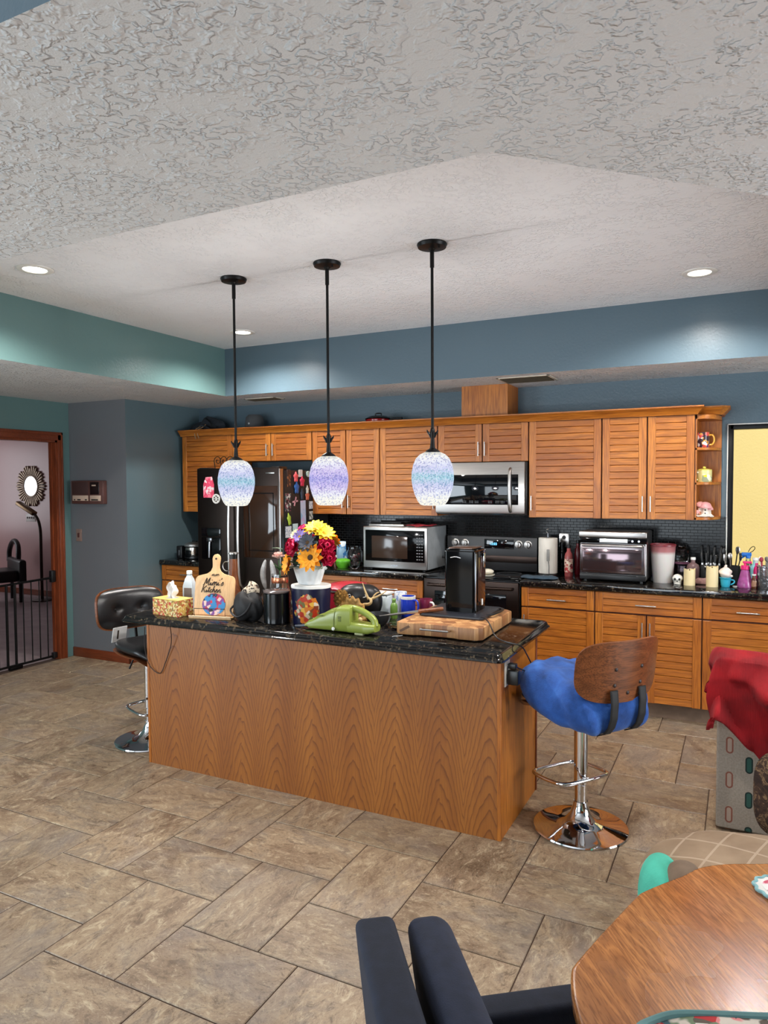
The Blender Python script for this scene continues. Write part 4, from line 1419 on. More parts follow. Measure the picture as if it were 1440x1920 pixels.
def folded(w, d, hgt, seed):
    rd = random.Random(seed)
    ph = [rd.random() * 6 for _ in range(6)]
    def f(a, p):
        c, s = cos(a), sin(a)
        q = 0.55
        x = math.copysign(abs(c) ** q, c) * cos(p) ** 0.4
        y = math.copysign(abs(s) ** q, s) * cos(p) ** 0.4
        z = hgt / 2 * (1 + sin(p)) * (1 + 0.22 * sin(3.1 * x + ph[0]) * cos(2.3 * y + ph[1])) + 0.002 * sin(9 * x + ph[2])
        return Vector((w / 2 * x * (1 + 0.05 * sin(4 * y + ph[3])), d / 2 * y * (1 + 0.06 * sin(3 * x + ph[4])), max(0, z)))
    return f
b.blob(folded(0.28, 0.14, 0.022, 4), 56, 14)
solo('dish_cloth', b, M('cloth_slate', C(48, 66, 80), 0.9, var=0.25, scale=30, bump=0.4, bscale=150), 'folded slate blue dish cloth at the counter edge in front of the paper towels', 'cloth', (-1.40, 5.48, CT), 0.05)
def outlet(x):
    t = thing('wall_outlet', 'steel wall outlet plate with a black plug on the dark backsplash', 'outlet', (x, YB - 0.010, 1.16))
    obj('plate', B().box(-0.04, 0.04, -0.006, 0.0, 0, 0.115, 0, 0.002), steel, t)
    for z in (0.03, 0.082):
        obj('socket', B().cyl((0, -0.0085, z), 0.016, 0.005, 18, 0, 'y'), black_plastic, t)
    obj('plug', B().box(-0.016, 0.016, -0.04, -0.008, 0.012, 0.05, 0, 0.005), black_plastic, t)
outlet(-1.31)
def bottle(name, label, cat, loc, r, h, mat, cap, neck=0.4, label_m=None, group=None):
    t = thing(name, label, cat, loc, 0, group)
    obj('bottle', B().lathe([(0, 0), (r * 0.92, 0), (r, 0.006), (r, h * 0.62), (r * 0.85, h * 0.72), (r * neck, h * 0.80), (r * neck, h * 0.9), (0, h * 0.9)], seg=26), mat, t)
    obj('cap', B().cyl((0, 0, h * 0.9 + 0.0005), r * neck * 1.15, h * 0.1, 18, bev=0.002), cap, t)
    if label_m:
        obj('label_band', B().lathe([(r + 0.0006, h * 0.14), (r + 0.0008, h * 0.15), (r + 0.0008, h * 0.55), (r + 0.0006, h * 0.56)], seg=26), label_m, t)
    return t
bottle('grinder_bottle', 'dark pepper grinder between the paper towels and the red-labelled bottle', 'grinder', (-1.305, 5.84, CT), 0.026, 0.26, black_gloss, black_plastic, 0.7)
bottle('oil_bottle', 'slim dark bottle against the backsplash left of the toaster oven', 'bottle', (-1.185, 5.87, CT), 0.026, 0.28, M('dark_red_bottle', C(96, 18, 26), 0.15), black_plastic, 0.45)
bottle('sauce_bottle', 'pink-labelled bottle with black cap in front of the toaster oven side', 'bottle', (-1.225, 5.72, CT), 0.033, 0.25, M('clear_pink', C(150, 70, 70), 0.12), black_plastic, 0.45,
       printed('sauce_label', C(216, 178, 160), [C(186, 40, 50), C(120, 30, 40), C(230, 210, 190)], 60, 0.5))

def bucket():
    t = thing('plastic_bucket', 'tall translucent white plastic tub with a maroon rim beside the toaster oven', 'tub', (-0.520, 5.66, CT))
    k = N('frosted_plastic')
    z = k.sep(k.co())[2]
    c = k.ramp(z, [(0.0, C(214, 204, 198)), (0.21, C(218, 208, 204)), (0.235, C(170, 110, 112)), (0.285, C(150, 84, 88))])
    k.set(Base_Color=c, Roughness=0.4)
    k.p.inputs['Subsurface Weight'].default_value = 0.15
    obj('tub', B().lathe([(0, 0), (0.066, 0), (0.070, 0.006), (0.088, 0.27), (0.090, 0.278), (0.086, 0.278), (0.084, 0.27), (0.066, 0.01), (0, 0.008)], seg=40), k.m, t)
    obj('rim', B().lathe([(0.087, 0.271), (0.092, 0.273), (0.092, 0.283), (0.086, 0.286), (0.084, 0.276)], seg=40), M('maroon_plastic', C(116, 40, 48), 0.35), t)
bucket()
def crystal_jar():
    t = thing('crystal_decanter', 'faceted crystal jar with stopper behind the white tub', 'jar', (-0.405, 5.80, CT))
    obj('jar', B().lathe([(0, 0), (0.05, 0), (0.055, 0.02), (0.055, 0.13), (0.05, 0.14), (0, 0.14)], seg=14), glass('pink_glass', (0.80, 0.62, 0.68, 1)), t, angle=15)
    obj('stopper', B().lathe([(0.03, 0.1405), (0.052, 0.15), (0.056, 0.19), (0.046, 0.24), (0.025, 0.265), (0, 0.272)], seg=12), glass('cut_crystal', (0.93, 0.95, 0.96, 1)), t, angle=15)
    obj('collar', B().lathe([(0.051, 0.128), (0.058, 0.132), (0.058, 0.142), (0.05, 0.146)], seg=24), M('plum_band', C(98, 56, 78), 0.4), t)
crystal_jar()
bottle('water_bottle', 'smoky plum water bottle with white cap behind the shorter candle', 'bottle', (-0.316, 5.71, CT), 0.044, 0.19, M('smoky_plum', C(112, 86, 86), 0.15), white_plastic, 0.35)
def skull():
    t = thing('skull_figurine', 'small white skull figurine on the counter beside the tub', 'figurine', (-0.413, 5.60, CT))
    def f(a, p):
        x, y, z = cos(p) * cos(a), cos(p) * sin(a), sin(p)
        k = 1 - 0.22 * max(0, -z)
        return Vector((0.036 * x * k, 0.040 * y * k, 0.040 + (0.034 * z if z > -0.5 else -0.040)))
    obj('head', B().blob(f, 30, 20), M('bone_white', C(228, 224, 214), 0.5, var=0.04), t)
    for x in (-0.014, 0.014):
        obj('eye_socket', B().ell((x, -0.0345, 0.040), 0.0085, 0.006, 0.009, 0, 14), black_matte, t)
    obj('nose_cavity', B().ell((0, -0.0375, 0.026), 0.004, 0.004, 0.006, 0, 10), black_matte, t)
    b = B()
    for i in range(6):
        b.box(-0.018 + i * 0.0062, -0.0128 + i * 0.0062, -0.036, -0.026, 0.003, 0.014, 0, 0.0015, 1)
    obj('teeth', b, M('bone_white', C(228, 224, 214), 0.5), t)
skull()
def candle(x, y, r, h, label):
    t = thing('candle', label, 'candle', (x, y, CT), 0, 'flameless cream candles')
    def f(u, v):
        a = 2 * PI * u
        rim = h + 0.004 * sin(2 * a + 0.8) + 0.003 * sin(5 * a)
        prof = [(0.0, 0), (r, 0), (r, rim), (r * 0.86, rim - 0.002), (r * 0.8, h - 0.012), (0, h - 0.014)]
        q = v * (len(prof) - 1)
        i = min(int(q), len(prof) - 2)
        w = q - i
        return Vector(((prof[i][0] * (1 - w) + prof[i + 1][0] * w) * cos(a), (prof[i][0] * (1 - w) + prof[i + 1][0] * w) * sin(a), prof[i][1] * (1 - w) + prof[i + 1][1] * w))
    obj('wax', B().surf(f, 40, 10, cu=True), M('cream_wax', C(226, 206, 158), 0.45, var=0.03), t)
    obj('wick', B().cyl((0, 0, h - 0.0145), 0.003, 0.014, 8), black_matte, t)
candle(-0.332, 5.585, 0.039, 0.116, 'shorter cream pillar candle beside the skull figurine')
candle(-0.183, 5.575, 0.040, 0.143, 'taller cream pillar candle beside the ice cream figurine')
def ice_cream():
    t = thing('ice_cream_figurine', 'figurine of a white swirl on a turquoise cup with a handle', 'figurine', (-0.098, 5.60, CT))
    obj('cup', B().lathe([(0, 0), (0.026, 0), (0.03, 0.008), (0.034, 0.045), (0.036, 0.06), (0.04, 0.064), (0.036, 0.067), (0, 0.066)], seg=30), M('turquoise_glaze', C(56, 170, 196), 0.25), t)
    def f(a, p):
        r = 0.041 * (1 + 0.10 * sin(a * 2 + 5 * p))
        return Vector((r * cos(p) * cos(a), r * cos(p) * sin(a), 0.100 + 0.040 * sin(p)))
    b = B()
    b.blob(f, 30, 18)
    b.blob(lambda a, p: Vector((0.010 * cos(p) * cos(a) + 0.004 * max(0, sin(p)), 0.010 * cos(p) * sin(a), 0.143 + 0.014 * sin(p))), 16, 10)
    b.blob(lambda a, p: Vector((0.034 + 0.014 * cos(p) * cos(a), 0.014 * cos(p) * sin(a), 0.078 + 0.009 * sin(p))), 16, 10)
    obj('swirl', b, M('cream_swirl', C(234, 216, 204), 0.4, var=0.03), t)
    b = B()
    b.tube([(0.032, 0, 0.05), (0.056, 0, 0.05), (0.058, 0, 0.03), (0.034, 0, 0.016)], 0.0045, 8, smooth=2)
    obj('cup_handle', b, M('turquoise_glaze', C(56, 170, 196), 0.25), t)
ice_cream()
def knife_block():
    t = thing('knife_block', 'black knife block full of steel-banded black knives by the window', 'knife block', (-0.205, 5.825, CT))
    tilt = RM('X', -0.25)
    obj('block', B().box(-0.065, 0.07, -0.05, 0.06, 0.0, 0.13, 0, 0.006), M('block_black', C(24, 21, 21), 0.5), t)
    rd = random.Random(2)
    for r, (zz, n, y0) in enumerate(((0.130, 5, -0.03), (0.130, 4, 0.025))):
        for i in range(n):
            x = -0.052 + i * (0.112 / (n - 1))
            hl = (0.075 if r == 0 else 0.125) + rd.random() * 0.015
            k = obj('knife', B().box(-0.0075, 0.0075, -0.011, 0.011, 0.012, hl, 0, 0.005, 2), black_plastic, t, (x, y0, zz), (-0.12, 0.06 * (i - 1.5), 0))
            obj('bolster', B().box(-0.0065, 0.0065, -0.010, 0.010, -0.002, 0.014, 0, 0.001, 1), steel, k)
    for i in range(3):
        k = obj('steak_knife', B().box(-0.006, 0.006, -0.008, 0.008, 0.014, 0.055, 0, 0.004, 2), steel, t, (-0.03 + 0.04 * i, -0.055, 0.085), (0.75, 0, 0))
knife_block()
t = thing('pink_crystal', 'rough dusty pink salt rock lying behind the two candles', 'rock', (-0.258, 5.655, CT))
obj('rock', B().blob(folded(0.09, 0.05, 0.045, 11), 14, 8), M('rose_rock', C(158, 118, 112), 0.6, var=0.3, scale=50, bump=0.6, bscale=60), t, angle=15)
def utensil_crock():
    t = thing('utensil_crock', 'black crock of steel kitchen tools behind the ice cream figurine', 'crock', (-0.060, 5.80, CT))
    obj('crock', B().lathe([(0, 0), (0.05, 0), (0.055, 0.01), (0.056, 0.13), (0.05, 0.13), (0.049, 0.012), (0, 0.01)], seg=28), black_matte, t)
    rd = random.Random(8)
    for i in range(7):
        a = i * 0.9
        tx, ty = 0.055 * cos(a), 0.035 * sin(a)
        hgt = 0.17 + rd.random() * 0.06
        b = B()
        b.tube([(tx * 0.35, ty * 0.35, 0.02), (tx, ty, hgt)], 0.004, 8)
        if i % 2:
            b.ell((tx * 1.1, ty * 1.1, hgt + 0.018), 0.016, 0.005, 0.026, 0, 12)
        else:
            b.box(tx - 0.008, tx + 0.008, ty - 0.003, ty + 0.003, hgt - 0.01, hgt + 0.04, 0, 0.002)
        obj('kitchen_tool', b, steel if i % 3 else black_plastic, t)
utensil_crock()
def spray_bottle():
    t = thing('spray_bottle', 'clear bottle with a bright blue and black spray top by the window', 'bottle', (0.046, 5.84, CT))
    obj('bottle', B().lathe([(0, 0), (0.034, 0), (0.036, 0.01), (0.036, 0.11), (0.016, 0.17), (0.014, 0.185), (0, 0.185)], seg=24), glass('blue_tint_glass', (0.7, 0.86, 0.95, 1)), t)
    b = B()
    b.box(-0.045, 0.022, -0.012, 0.012, 0.20, 0.228, 0, 0.006)
    b.cyl((0, 0, 0.186), 0.017, 0.02, 18)
    b.tube([(-0.02, 0, 0.205), (-0.045, 0, 0.185), (-0.05, 0, 0.165)], [0.008, 0.006, 0.004], 8)
    obj('trigger_head', b, M('spray_blue', C(30, 104, 190), 0.35), t)
    obj('nozzle', B().cyl((-0.060, 0, 0.214), 0.010, 0.016, 14, 0, 'x'), black_plastic, t)
    b = B()
    b.tube([(0.0, 0, 0.232), (0.014, 0, 0.262), (0.034, 0, 0.276), (0.046, 0, 0.262), (0.03, 0, 0.238), (0.012, 0, 0.228)], 0.0025, 6, smooth=2)
    obj('wire_loop', b, black_metal, t)
spray_bottle()
def soap():
    t = thing('pink_soap_bottle', 'clear bell-shaped bottle of purple soap with a bright pink pump', 'bottle', (0.026, 5.62, CT))
    obj('bottle', B().lathe([(0, 0.0), (0.050, 0.0), (0.053, 0.008), (0.046, 0.04), (0.033, 0.09), (0.027, 0.115), (0.024, 0.125), (0, 0.125)], seg=28), M('purple_soap', C(150, 74, 130), 0.12, var=0.25, scale=30), t)
    obj('collar', B().cyl((0, 0, 0.1255), 0.027, 0.03, 20, bev=0.003), M('hot_pink', C(214, 30, 110), 0.35), t)
    b = B()
    b.cyl((0, 0, 0.1556), 0.008, 0.02, 12)
    b.box(-0.016, 0.042, -0.011, 0.011, 0.170, 0.186, 0, 0.005)
    obj('pump', b, M('hot_pink', C(214, 30, 110), 0.35), t)
soap()
bottle('shampoo_bottle', 'tall pale turquoise bottle standing between spray bottle and pink pump', 'bottle', (0.092, 5.745, CT), 0.033, 0.20, M('pale_aqua', C(140, 196, 206), 0.25), white_plastic, 0.5)
bottle('hand_soap', 'slim bright pink bottle with a white nozzle behind the brown jar', 'bottle', (0.098, 5.66, CT), 0.020, 0.19, M('hot_pink', C(214, 30, 110), 0.35), white_plastic, 0.5)
bottle('brown_jar', 'small amber bottle with white cap between soap and silver canister', 'bottle', (0.083, 5.585, CT), 0.017, 0.10, M('amber_glass', C(84, 46, 24), 0.1), white_plastic, 0.7,
       printed('amber_label', C(150, 110, 84), [C(90, 50, 30), C(200, 180, 160)], 60, 0.6))
def canister():
    t = thing('silver_canister', 'hammered silver canister at the right edge of the counter', 'canister', (0.150, 5.60, CT))
    obj('can', B().lathe([(0, 0), (0.045, 0), (0.048, 0.005), (0.052, 0.15), (0.056, 0.154), (0.056, 0.160), (0.05, 0.160), (0.048, 0.152), (0.044, 0.01), (0, 0.008)], seg=32), M('hammered_silver', C(180, 182, 186), 0.22, 0.95, bump=0.9, bscale=45, bdist=0.004), t)
    rd = random.Random(4)
    for i in range(5):
        a = i * 1.3
        b = B()
        b.tube([(0.02 * cos(a), 0.02 * sin(a), 0.04), (0.032 * cos(a), 0.032 * sin(a), 0.19 + 0.03 * rd.random())], 0.006, 8)
        b.ell((0.034 * cos(a), 0.034 * sin(a), 0.205), 0.014, 0.014, 0.018, 0, 10)
        obj('brush', b, [M('brush_red', C(150, 40, 60), 0.6), M('brush_grey', C(120, 118, 112), 0.6), white_plastic][i % 3], t)
canister()
t = thing('white_dish', 'low white dish between the black crock and the pink soap bottle', 'dish', (-0.035, 5.60, CT))
obj('dish', B().lathe([(0, 0), (0.012, 0), (0.018, 0.008), (0.0165, 0.009), (0.011, 0.003), (0, 0.003)], seg=20), white_plastic, t)

# --- open shelf
SX, SY = -0.255, 5.74
zs0, zs1, zs2 = UZ0 + 0.0195, UZ0 + 0.255 + 0.0195, UZ0 + 0.505 + 0.0195
def mug(name, label, loc, r, h, body_m, handle_m, rz=0.0, group=None, taper=1.0):
    t = thing(name, label, 'mug', loc, rz, group)
    obj('cup', B().lathe([(0, 0), (r * taper * 0.95, 0), (r * taper, 0.004), (r, h), (r - 0.004, h), (r * taper - 0.004, 0.008), (0, 0.007)], seg=36), body_m, t)
    b = B()
    b.tube([(r * 0.97, 0, h * 0.82), (r + 0.024, 0, h * 0.84), (r + 0.034, 0, h * 0.5), (r + 0.022, 0, h * 0.2), (r * 0.97, 0, h * 0.2)], 0.006, 10, smooth=2)
    obj('handle', b, handle_m, t)
    return t
mug('picture_mug', 'dark picture mug with a yellow handle on the top corner shelf', (SX - 0.006, SY, zs2), 0.043, 0.112,
    printed('mug_print', C(52, 34, 44), [C(226, 160, 60), C(200, 80, 70), C(214, 214, 220), C(60, 60, 110)], 42, 0.25, 0.48), M('yellow_glaze', C(226, 160, 60), 0.3), 0.0)
t = mug('yellow_cup', 'pale yellow lidded cup with flower on the middle corner shelf', (SX + 0.006, SY - 0.01, zs1), 0.052, 0.085,
    printed('yellow_print', C(216, 206, 140), [C(222, 208, 60), C(150, 160, 130), C(240, 236, 200)], 30, 0.25, 0.5), M('cream_glaze', C(226, 220, 196), 0.3), PI + 0.6)
obj('lid', B().lathe([(0.051, 0.0855), (0.051, 0.091), (0.02, 0.098), (0, 0.099)], seg=28), M('yellow_lid', C(214, 204, 90), 0.3), t)
obj('lid_knob', B().ell((0, 0, 0.106), 0.012, 0.012, 0.009, 0, 12), M('yellow_lid', C(214, 204, 90), 0.3), t)
def mushroom_house():
    t = thing('mushroom_house', 'white mushroom cottage figurine with pink caps on the lowest corner shelf', 'figurine', (SX + 0.005, SY - 0.03, zs0))
    cream = M('house_cream', C(228, 216, 202), 0.5, var=0.06)
    pinkc = M('cap_pink', C(214, 150, 150), 0.45, var=0.12, scale=40)
    obj('base', B().blob(folded(0.135, 0.10, 0.016, 6), 30, 8), cream, t)
    for x, y, r, h, cr in ((0.012, 0, 0.026, 0.075, 0.044), (-0.022, 0.006, 0.02, 0.085, 0.034), (0.036, 0.01, 0.015, 0.06, 0.028), (-0.042, -0.008, 0.012, 0.035, 0.02)):
        s = obj('stem', B().lathe([(0, 0.008), (r * 1.15, 0.008), (r, h * 0.5), (r * 0.8, h), (0, h)], (x, y, 0), 20), cream, t)
        obj('cap', B().lathe([(0, h - 0.006), (cr, h - 0.008), (cr * 1.02, h), (cr * 0.75, h + cr * 0.55), (cr * 0.3, h + cr * 0.8), (0, h + cr * 0.84)], (x, y, 0), 24), pinkc, s)
    obj('little_door', B().prism([(-0.030, 0.010), (-0.014, 0.010), (-0.014, 0.036), (-0.022, 0.044), (-0.030, 0.036)], 0.013, 0.019, mat=RM('X', PI / 2)), M('door_tan', C(190, 120, 84), 0.5), t)
    for z in (0.028, 0.052):
        obj('round_window', B().cyl((0.012, -0.0275, z), 0.0055, 0.004, 14, 0, 'y'), black_matte, t)
    for x in (-0.055, 0.05, -0.01, 0.03):
        obj('pebble', B().ell((x, -0.035, 0.014), 0.012, 0.01, 0.010, 0, 12), cream, t)
mushroom_house()

# ================================================================== THINGS ON THE ISLAND
# tissue box
def tissue_box():
    t = thing('tissue_box', 'yellow and red floral tissue box at the left end of the island', 'tissue box', (-3.128, 3.335, IT), -0.10)
    side = printed('tissue_print', C(206, 168, 84), [C(178, 96, 50), C(226, 204, 130), C(150, 120, 60), C(196, 70, 50), C(232, 214, 160)], 85, 0.6, 0.42)
    obj('box', B().box(-0.112, 0.112, -0.062, 0.062, 0, 0.098, 0, 0.002, 1), side, t)
    obj('top_rim', B().box(-0.113, 0.113, -0.063, 0.063, 0.0985, 0.104, 0, 0.002, 1), M('tissue_yellow', C(232, 200, 110), 0.6), t)
    obj('opening', B().lathe([(0, 0.1045), (0.035, 0.1047), (0.04, 0.1042)], seg=24), M('opening_film', C(200, 196, 190), 0.5), t)
    def f(u, v):
        a = (u - 0.5) * 2
        w = 0.026 + 0.014 * sin(PI * v)
        return Vector((-0.01 + a * w + 0.006 * sin(9 * v + 3 * a), 0.012 * sin(6 * a + 2 * v) + 0.006 * sin(14 * a), 0.103 + 0.105 * v * (1 - 0.25 * abs(a)) + 0.004 * sin(11 * a)))
    o = obj('tissue', B().surf(f, 26, 16), M('tissue_white', C(234, 230, 226), 0.9, var=0.02), t)
    o.modifiers.new('thickness', 'SOLIDIFY').thickness = 0.0012
tissue_box()
def sanitizer():
    t = thing('clear_bottle', 'clear square-shouldered bottle with white cap behind the tissue box', 'bottle', (-3.14, 3.50, IT), 0.2)
    q = [(-0.034, -0.026), (0.034, -0.026), (0.034, 0.026), (-0.034, 0.026)]
    bm = bmesh.new()
    rows = []
    for k, z in ((1, 0.0), (1.05, 0.006), (1.05, 0.155), (0.62, 0.205), (0.42, 0.215), (0.42, 0.228)):
        rows.append([bm.verts.new((x * k, y * k if z < 0.2 else y * k * 1.3, z)) for x, y in q])
    for a, c in zip(rows, rows[1:]):
        for i in range(4):
            bm.faces.new((a[i], a[(i + 1) % 4], c[(i + 1) % 4], c[i]))
    bm.faces.new(list(reversed(rows[0]))); bm.faces.new(rows[-1])
    bmesh.ops.bevel(bm, geom=list(bm.edges), offset=0.004, segments=2, affect='EDGES')
    bmesh.ops.recalc_face_normals(bm, faces=bm.faces)
    b = B(); b._add(bm)
    obj('bottle', b, M('milky_clear', C(204, 214, 220), 0.12, var=0.04, Alpha=1.0), t)
    obj('cap', B().cyl((0, 0, 0.2285), 0.018, 0.024, 22, bev=0.003), white_plastic, t)
    obj('label', B().box(-0.024, 0.030, -0.0295, -0.0275, 0.05, 0.145, 0, 0.0005, 1), M('label_brown', C(112, 98, 90), 0.6), t)
sanitizer()

def board_sign():
    t = thing('cutting_board_sign', "small maple cutting board sign reading Mimi's Kitchen on a wooden easel base", 'sign', (-2.825, 3.345, IT), 0.22)
    lean = RM('X', -0.16)
    w, h = 0.130, 0.225
    out = [(-w, 0), (w, 0), (w, h - 0.02)]
    out += [(w - 0.03 + 0.03 * cos(a), h - 0.02 + 0.03 * sin(a)) for a in (0.4, 0.8, 1.2)]
    out += [(0.055, h + 0.022), (0.032, h + 0.038), (0.022, h + 0.060), (0.022, h + 0.075), (0.026, h + 0.115)]
    out += [(0.026 * cos(a), h + 0.115 + 0.026 * sin(a)) for a in (0.5, 1.0, 1.57, 2.1, 2.6)]
    out += [(-x, y) for x, y in reversed(out[2:11])]
    stand = TM(0, 0.0, 0.018) @ lean @ RM('X', PI / 2)
    obj('board', B().prism(out, -0.014, 0.0, 0, 0.003, 2, mat=stand @ TM(0, 0, -0.002)), maple, t, label='maple board with a rounded handle')
    # front surface helper: (x, z on board) -> local
    rot = (PI / 2 - 0.16, 0, 0)
    def on(x, z, d=0.0026):
        p = TM(0, 0, 0.018) @ lean @ Vector((x, -d + 0.0025, z))
        return (p.x, p.y, p.z)
    ink = M('sign_ink', C(34, 26, 24), 0.7)
    # brush-script lettering drawn as pen strokes: x advance, strokes in a unit box (x, y), y 0..1 tall letters, 0..0.5 small ones
    G = {'M': (1.0, [[(0.0, 0.05), (0.12, 0.0), (0.28, 0.95), (0.30, 0.9), (0.42, 0.25), (0.45, 0.2), (0.72, 1.0), (0.74, 0.95), (0.72, 0.1), (0.82, 0.0), (0.95, 0.15)]]),
         'i': (0.32, [[(0.0, 0.1), (0.10, 0.48), (0.10, 0.1), (0.16, 0.0), (0.32, 0.15)], [(0.13, 0.66), (0.15, 0.72)]]),
         'm': (0.78, [[(0.0, 0.1), (0.08, 0.48), (0.07, 0.0)], [(0.07, 0.2), (0.20, 0.5), (0.32, 0.46), (0.32, 0.0)], [(0.32, 0.2), (0.46, 0.5), (0.58, 0.44), (0.58, 0.1), (0.64, 0.0), (0.78, 0.15)]]),
         "'": (0.22, [[(0.10, 0.98), (0.06, 0.76)]]),
         's': (0.42, [[(0.0, 0.12), (0.18, 0.50), (0.22, 0.44), (0.30, 0.16), (0.20, 0.0), (0.02, 0.04)]]),
         'K': (0.78, [[(0.10, 1.0), (0.12, 0.5), (0.08, 0.0)], [(0.62, 1.0), (0.30, 0.58), (0.14, 0.46)], [(0.24, 0.5), (0.42, 0.3), (0.56, 0.0), (0.78, 0.12)]]),
         't': (0.36, [[(0.0, 0.1), (0.14, 0.5), (0.18, 0.92), (0.12, 0.3), (0.18, 0.0), (0.36, 0.14)], [(0.0, 0.62), (0.32, 0.66)]]),
         'c': (0.42, [[(0.32, 0.42), (0.20, 0.5), (0.04, 0.3), (0.08, 0.04), (0.22, 0.0), (0.42, 0.16)]]),
         'h': (0.56, [[(0.0, 0.1), (0.16, 0.8), (0.18, 1.0), (0.10, 0.9), (0.08, 0.0)], [(0.08, 0.2), (0.26, 0.5), (0.36, 0.42), (0.34, 0.1), (0.42, 0.0), (0.56, 0.14)]]),
         'e': (0.42, [[(0.0, 0.18), (0.28, 0.34), (0.22, 0.5), (0.08, 0.42), (0.06, 0.1), (0.20, 0.0), (0.42, 0.16)]]),
         'n': (0.56, [[(0.0, 0.1), (0.08, 0.48), (0.07, 0.0)], [(0.07, 0.2), (0.22, 0.5), (0.34, 0.44), (0.34, 0.1), (0.40, 0.0), (0.56, 0.15)]])}
    def script(word, x, z, size, rad):
        b = B()
        for ch in word:
            adv, strokes = G[ch]
            for st in strokes:
                b.tube([on(x + (px + 0.28 * py) * size, z + py * size, 0.0030) for px, py in st], rad, 6, smooth=1)
            x += adv * size * 0.95
        obj('lettering', b, ink, t)
    script("Mimi's", -0.078, 0.176, 0.047, 0.0021)
    script('Kitchen', -0.088, 0.134, 0.040, 0.0020)
    b = B()
    b.tube([on(-0.024, 0.236), on(-0.010, 0.246), on(0.0, 0.238), on(0.012, 0.246), on(0.028, 0.238)], 0.0018, 6, smooth=2)
    b.tube([on(-0.018, 0.238), on(0.002, 0.232), on(0.024, 0.246)], 0.0018, 6, smooth=1)
    obj('flourish', b, ink, t)
    obj('hole', B().cyl((0, 0, 0), 0.006, 0.001, 16, mat=TM(*on(0.0, h + 0.112)) @ RM('X', PI / 2 - 0.16)), ink, t)
    # plain stand-in picture: blue ground with soft red, purple and dark patches
    pic = printed('sign_picture', C(48, 130, 186), [C(170, 44, 84), C(120, 64, 140), C(36, 34, 40), C(222, 190, 180), C(196, 50, 60)], 42, 0.6, 0.46)
    pts = [(0.076 * cos(a), 0.064 + 0.066 * sin(a)) for a in [i * 2 * PI / 24 for i in range(24)]]
    obj('picture', B().prism(pts, 0.0, 0.0006, mat=TM(*on(0.002, 0.0)) @ RM('X', PI / 2 - 0.16)), pic, t)
    obj('base', B().box(-0.138, 0.138, -0.042, 0.045, 0.0, 0.012, 0, 0.002), maple, t)
    b = B()
    b.box(-0.138, 0.138, -0.046, -0.036, 0.0125, 0.019, 0, 0.002)
    obj('front_lip', b, M('lip_pale', C(232, 204, 164), 0.5), t)
    b = B()
    b.tube([(-0.10, -0.040, 0.019), (-0.10, -0.040, 0.062), (0.10, -0.040, 0.062), (0.10, -0.040, 0.019)], 0.002, 6)
    obj('wire_rail', b, black_metal, t)
board_sign()

def pepper_mill():
    t = thing('tall_bottle', 'tall brown wooden bottle with black cap behind the board sign', 'bottle', (-2.835, 3.56, IT))
    obj('body', B().lathe([(0, 0), (0.05, 0), (0.052, 0.01), (0.05, 0.11), (0.034, 0.17), (0.027, 0.24), (0.025, 0.335), (0, 0.335)], seg=30), wood('dark_teak', C(70, 34, 16), C(126, 70, 38), C(150, 88, 50), 'Z', 0.35), t)
    obj('cap', B().lathe([(0.025, 0.3355), (0.026, 0.365), (0, 0.365)], seg=26), black_plastic, t)
    obj('cap_rim', B().lathe([(0.0, 0.3655), (0.032, 0.3655), (0.032, 0.374), (0, 0.374)], seg=26), steel, t)
    b = B()
    b.tube([(0.030 * cos(a) - 0.055, 0, 0.285 + 0.030 * sin(a)) for a in [i * 2 * PI / 20 for i in range(20)]], 0.0035, 8, closed=True)
    obj('ring_handle', b, steel, t)
    obj('foil_base', B().lathe([(0.0535, 0.012), (0.056, 0.03), (0.055, 0.08), (0.052, 0.10)], seg=30), M('foil', C(190, 190, 196), 0.25, 0.9), t)
pepper_mill()

def soft_bag():
    t = thing('handbag', 'slouchy black and leopard-print handbag between the sign and the black canister', 'bag', (-2.590, 3.37, IT))
    def f(a, p):
        r = 1 + 0.10 * sin(3 * a + 0.5) + 0.05 * sin(8 * a + 3 * p)
        z = 0.080 + 0.080 * sin(p) * (1 + 0.22 * sin(2 * a))
        return Vector((0.098 * cos(p) ** 0.7 * cos(a) * r, 0.052 * cos(p) ** 0.7 * sin(a) * r, max(0.0, z)))
    obj('body', B().blob(f, 44, 22), M('soft_black', C(17, 15, 16), 0.6, var=0.3, scale=30, bump=0.4, bscale=60, bdist=0.003), t)
    leo = printed('leopard', C(206, 190, 166), [C(50, 36, 28), C(110, 84, 60), C(30, 22, 20)], 75, 0.7, 0.52)
    def g(a, p):
        return Vector((-0.005 + 0.062 * cos(p) ** 0.8 * cos(a) * (1 + 0.1 * sin(5 * a)), 0.034 + 0.035 * cos(p) * sin(a), max(0.06, 0.155 + 0.055 * sin(p) + 0.02 * cos(a))))
    obj('scarf', B().blob(g, 34, 16), leo, t)
    b = B()
    b.tube([(-0.07, -0.03, 0.09), (-0.09, -0.052, 0.06), (-0.03, -0.060, 0.02), (0.04, -0.060, 0.06), (0.065, -0.044, 0.12)], 0.006, 8, smooth=2)
    obj('strap', b, M('strap_black', C(26, 22, 22), 0.4), t)
soft_bag()
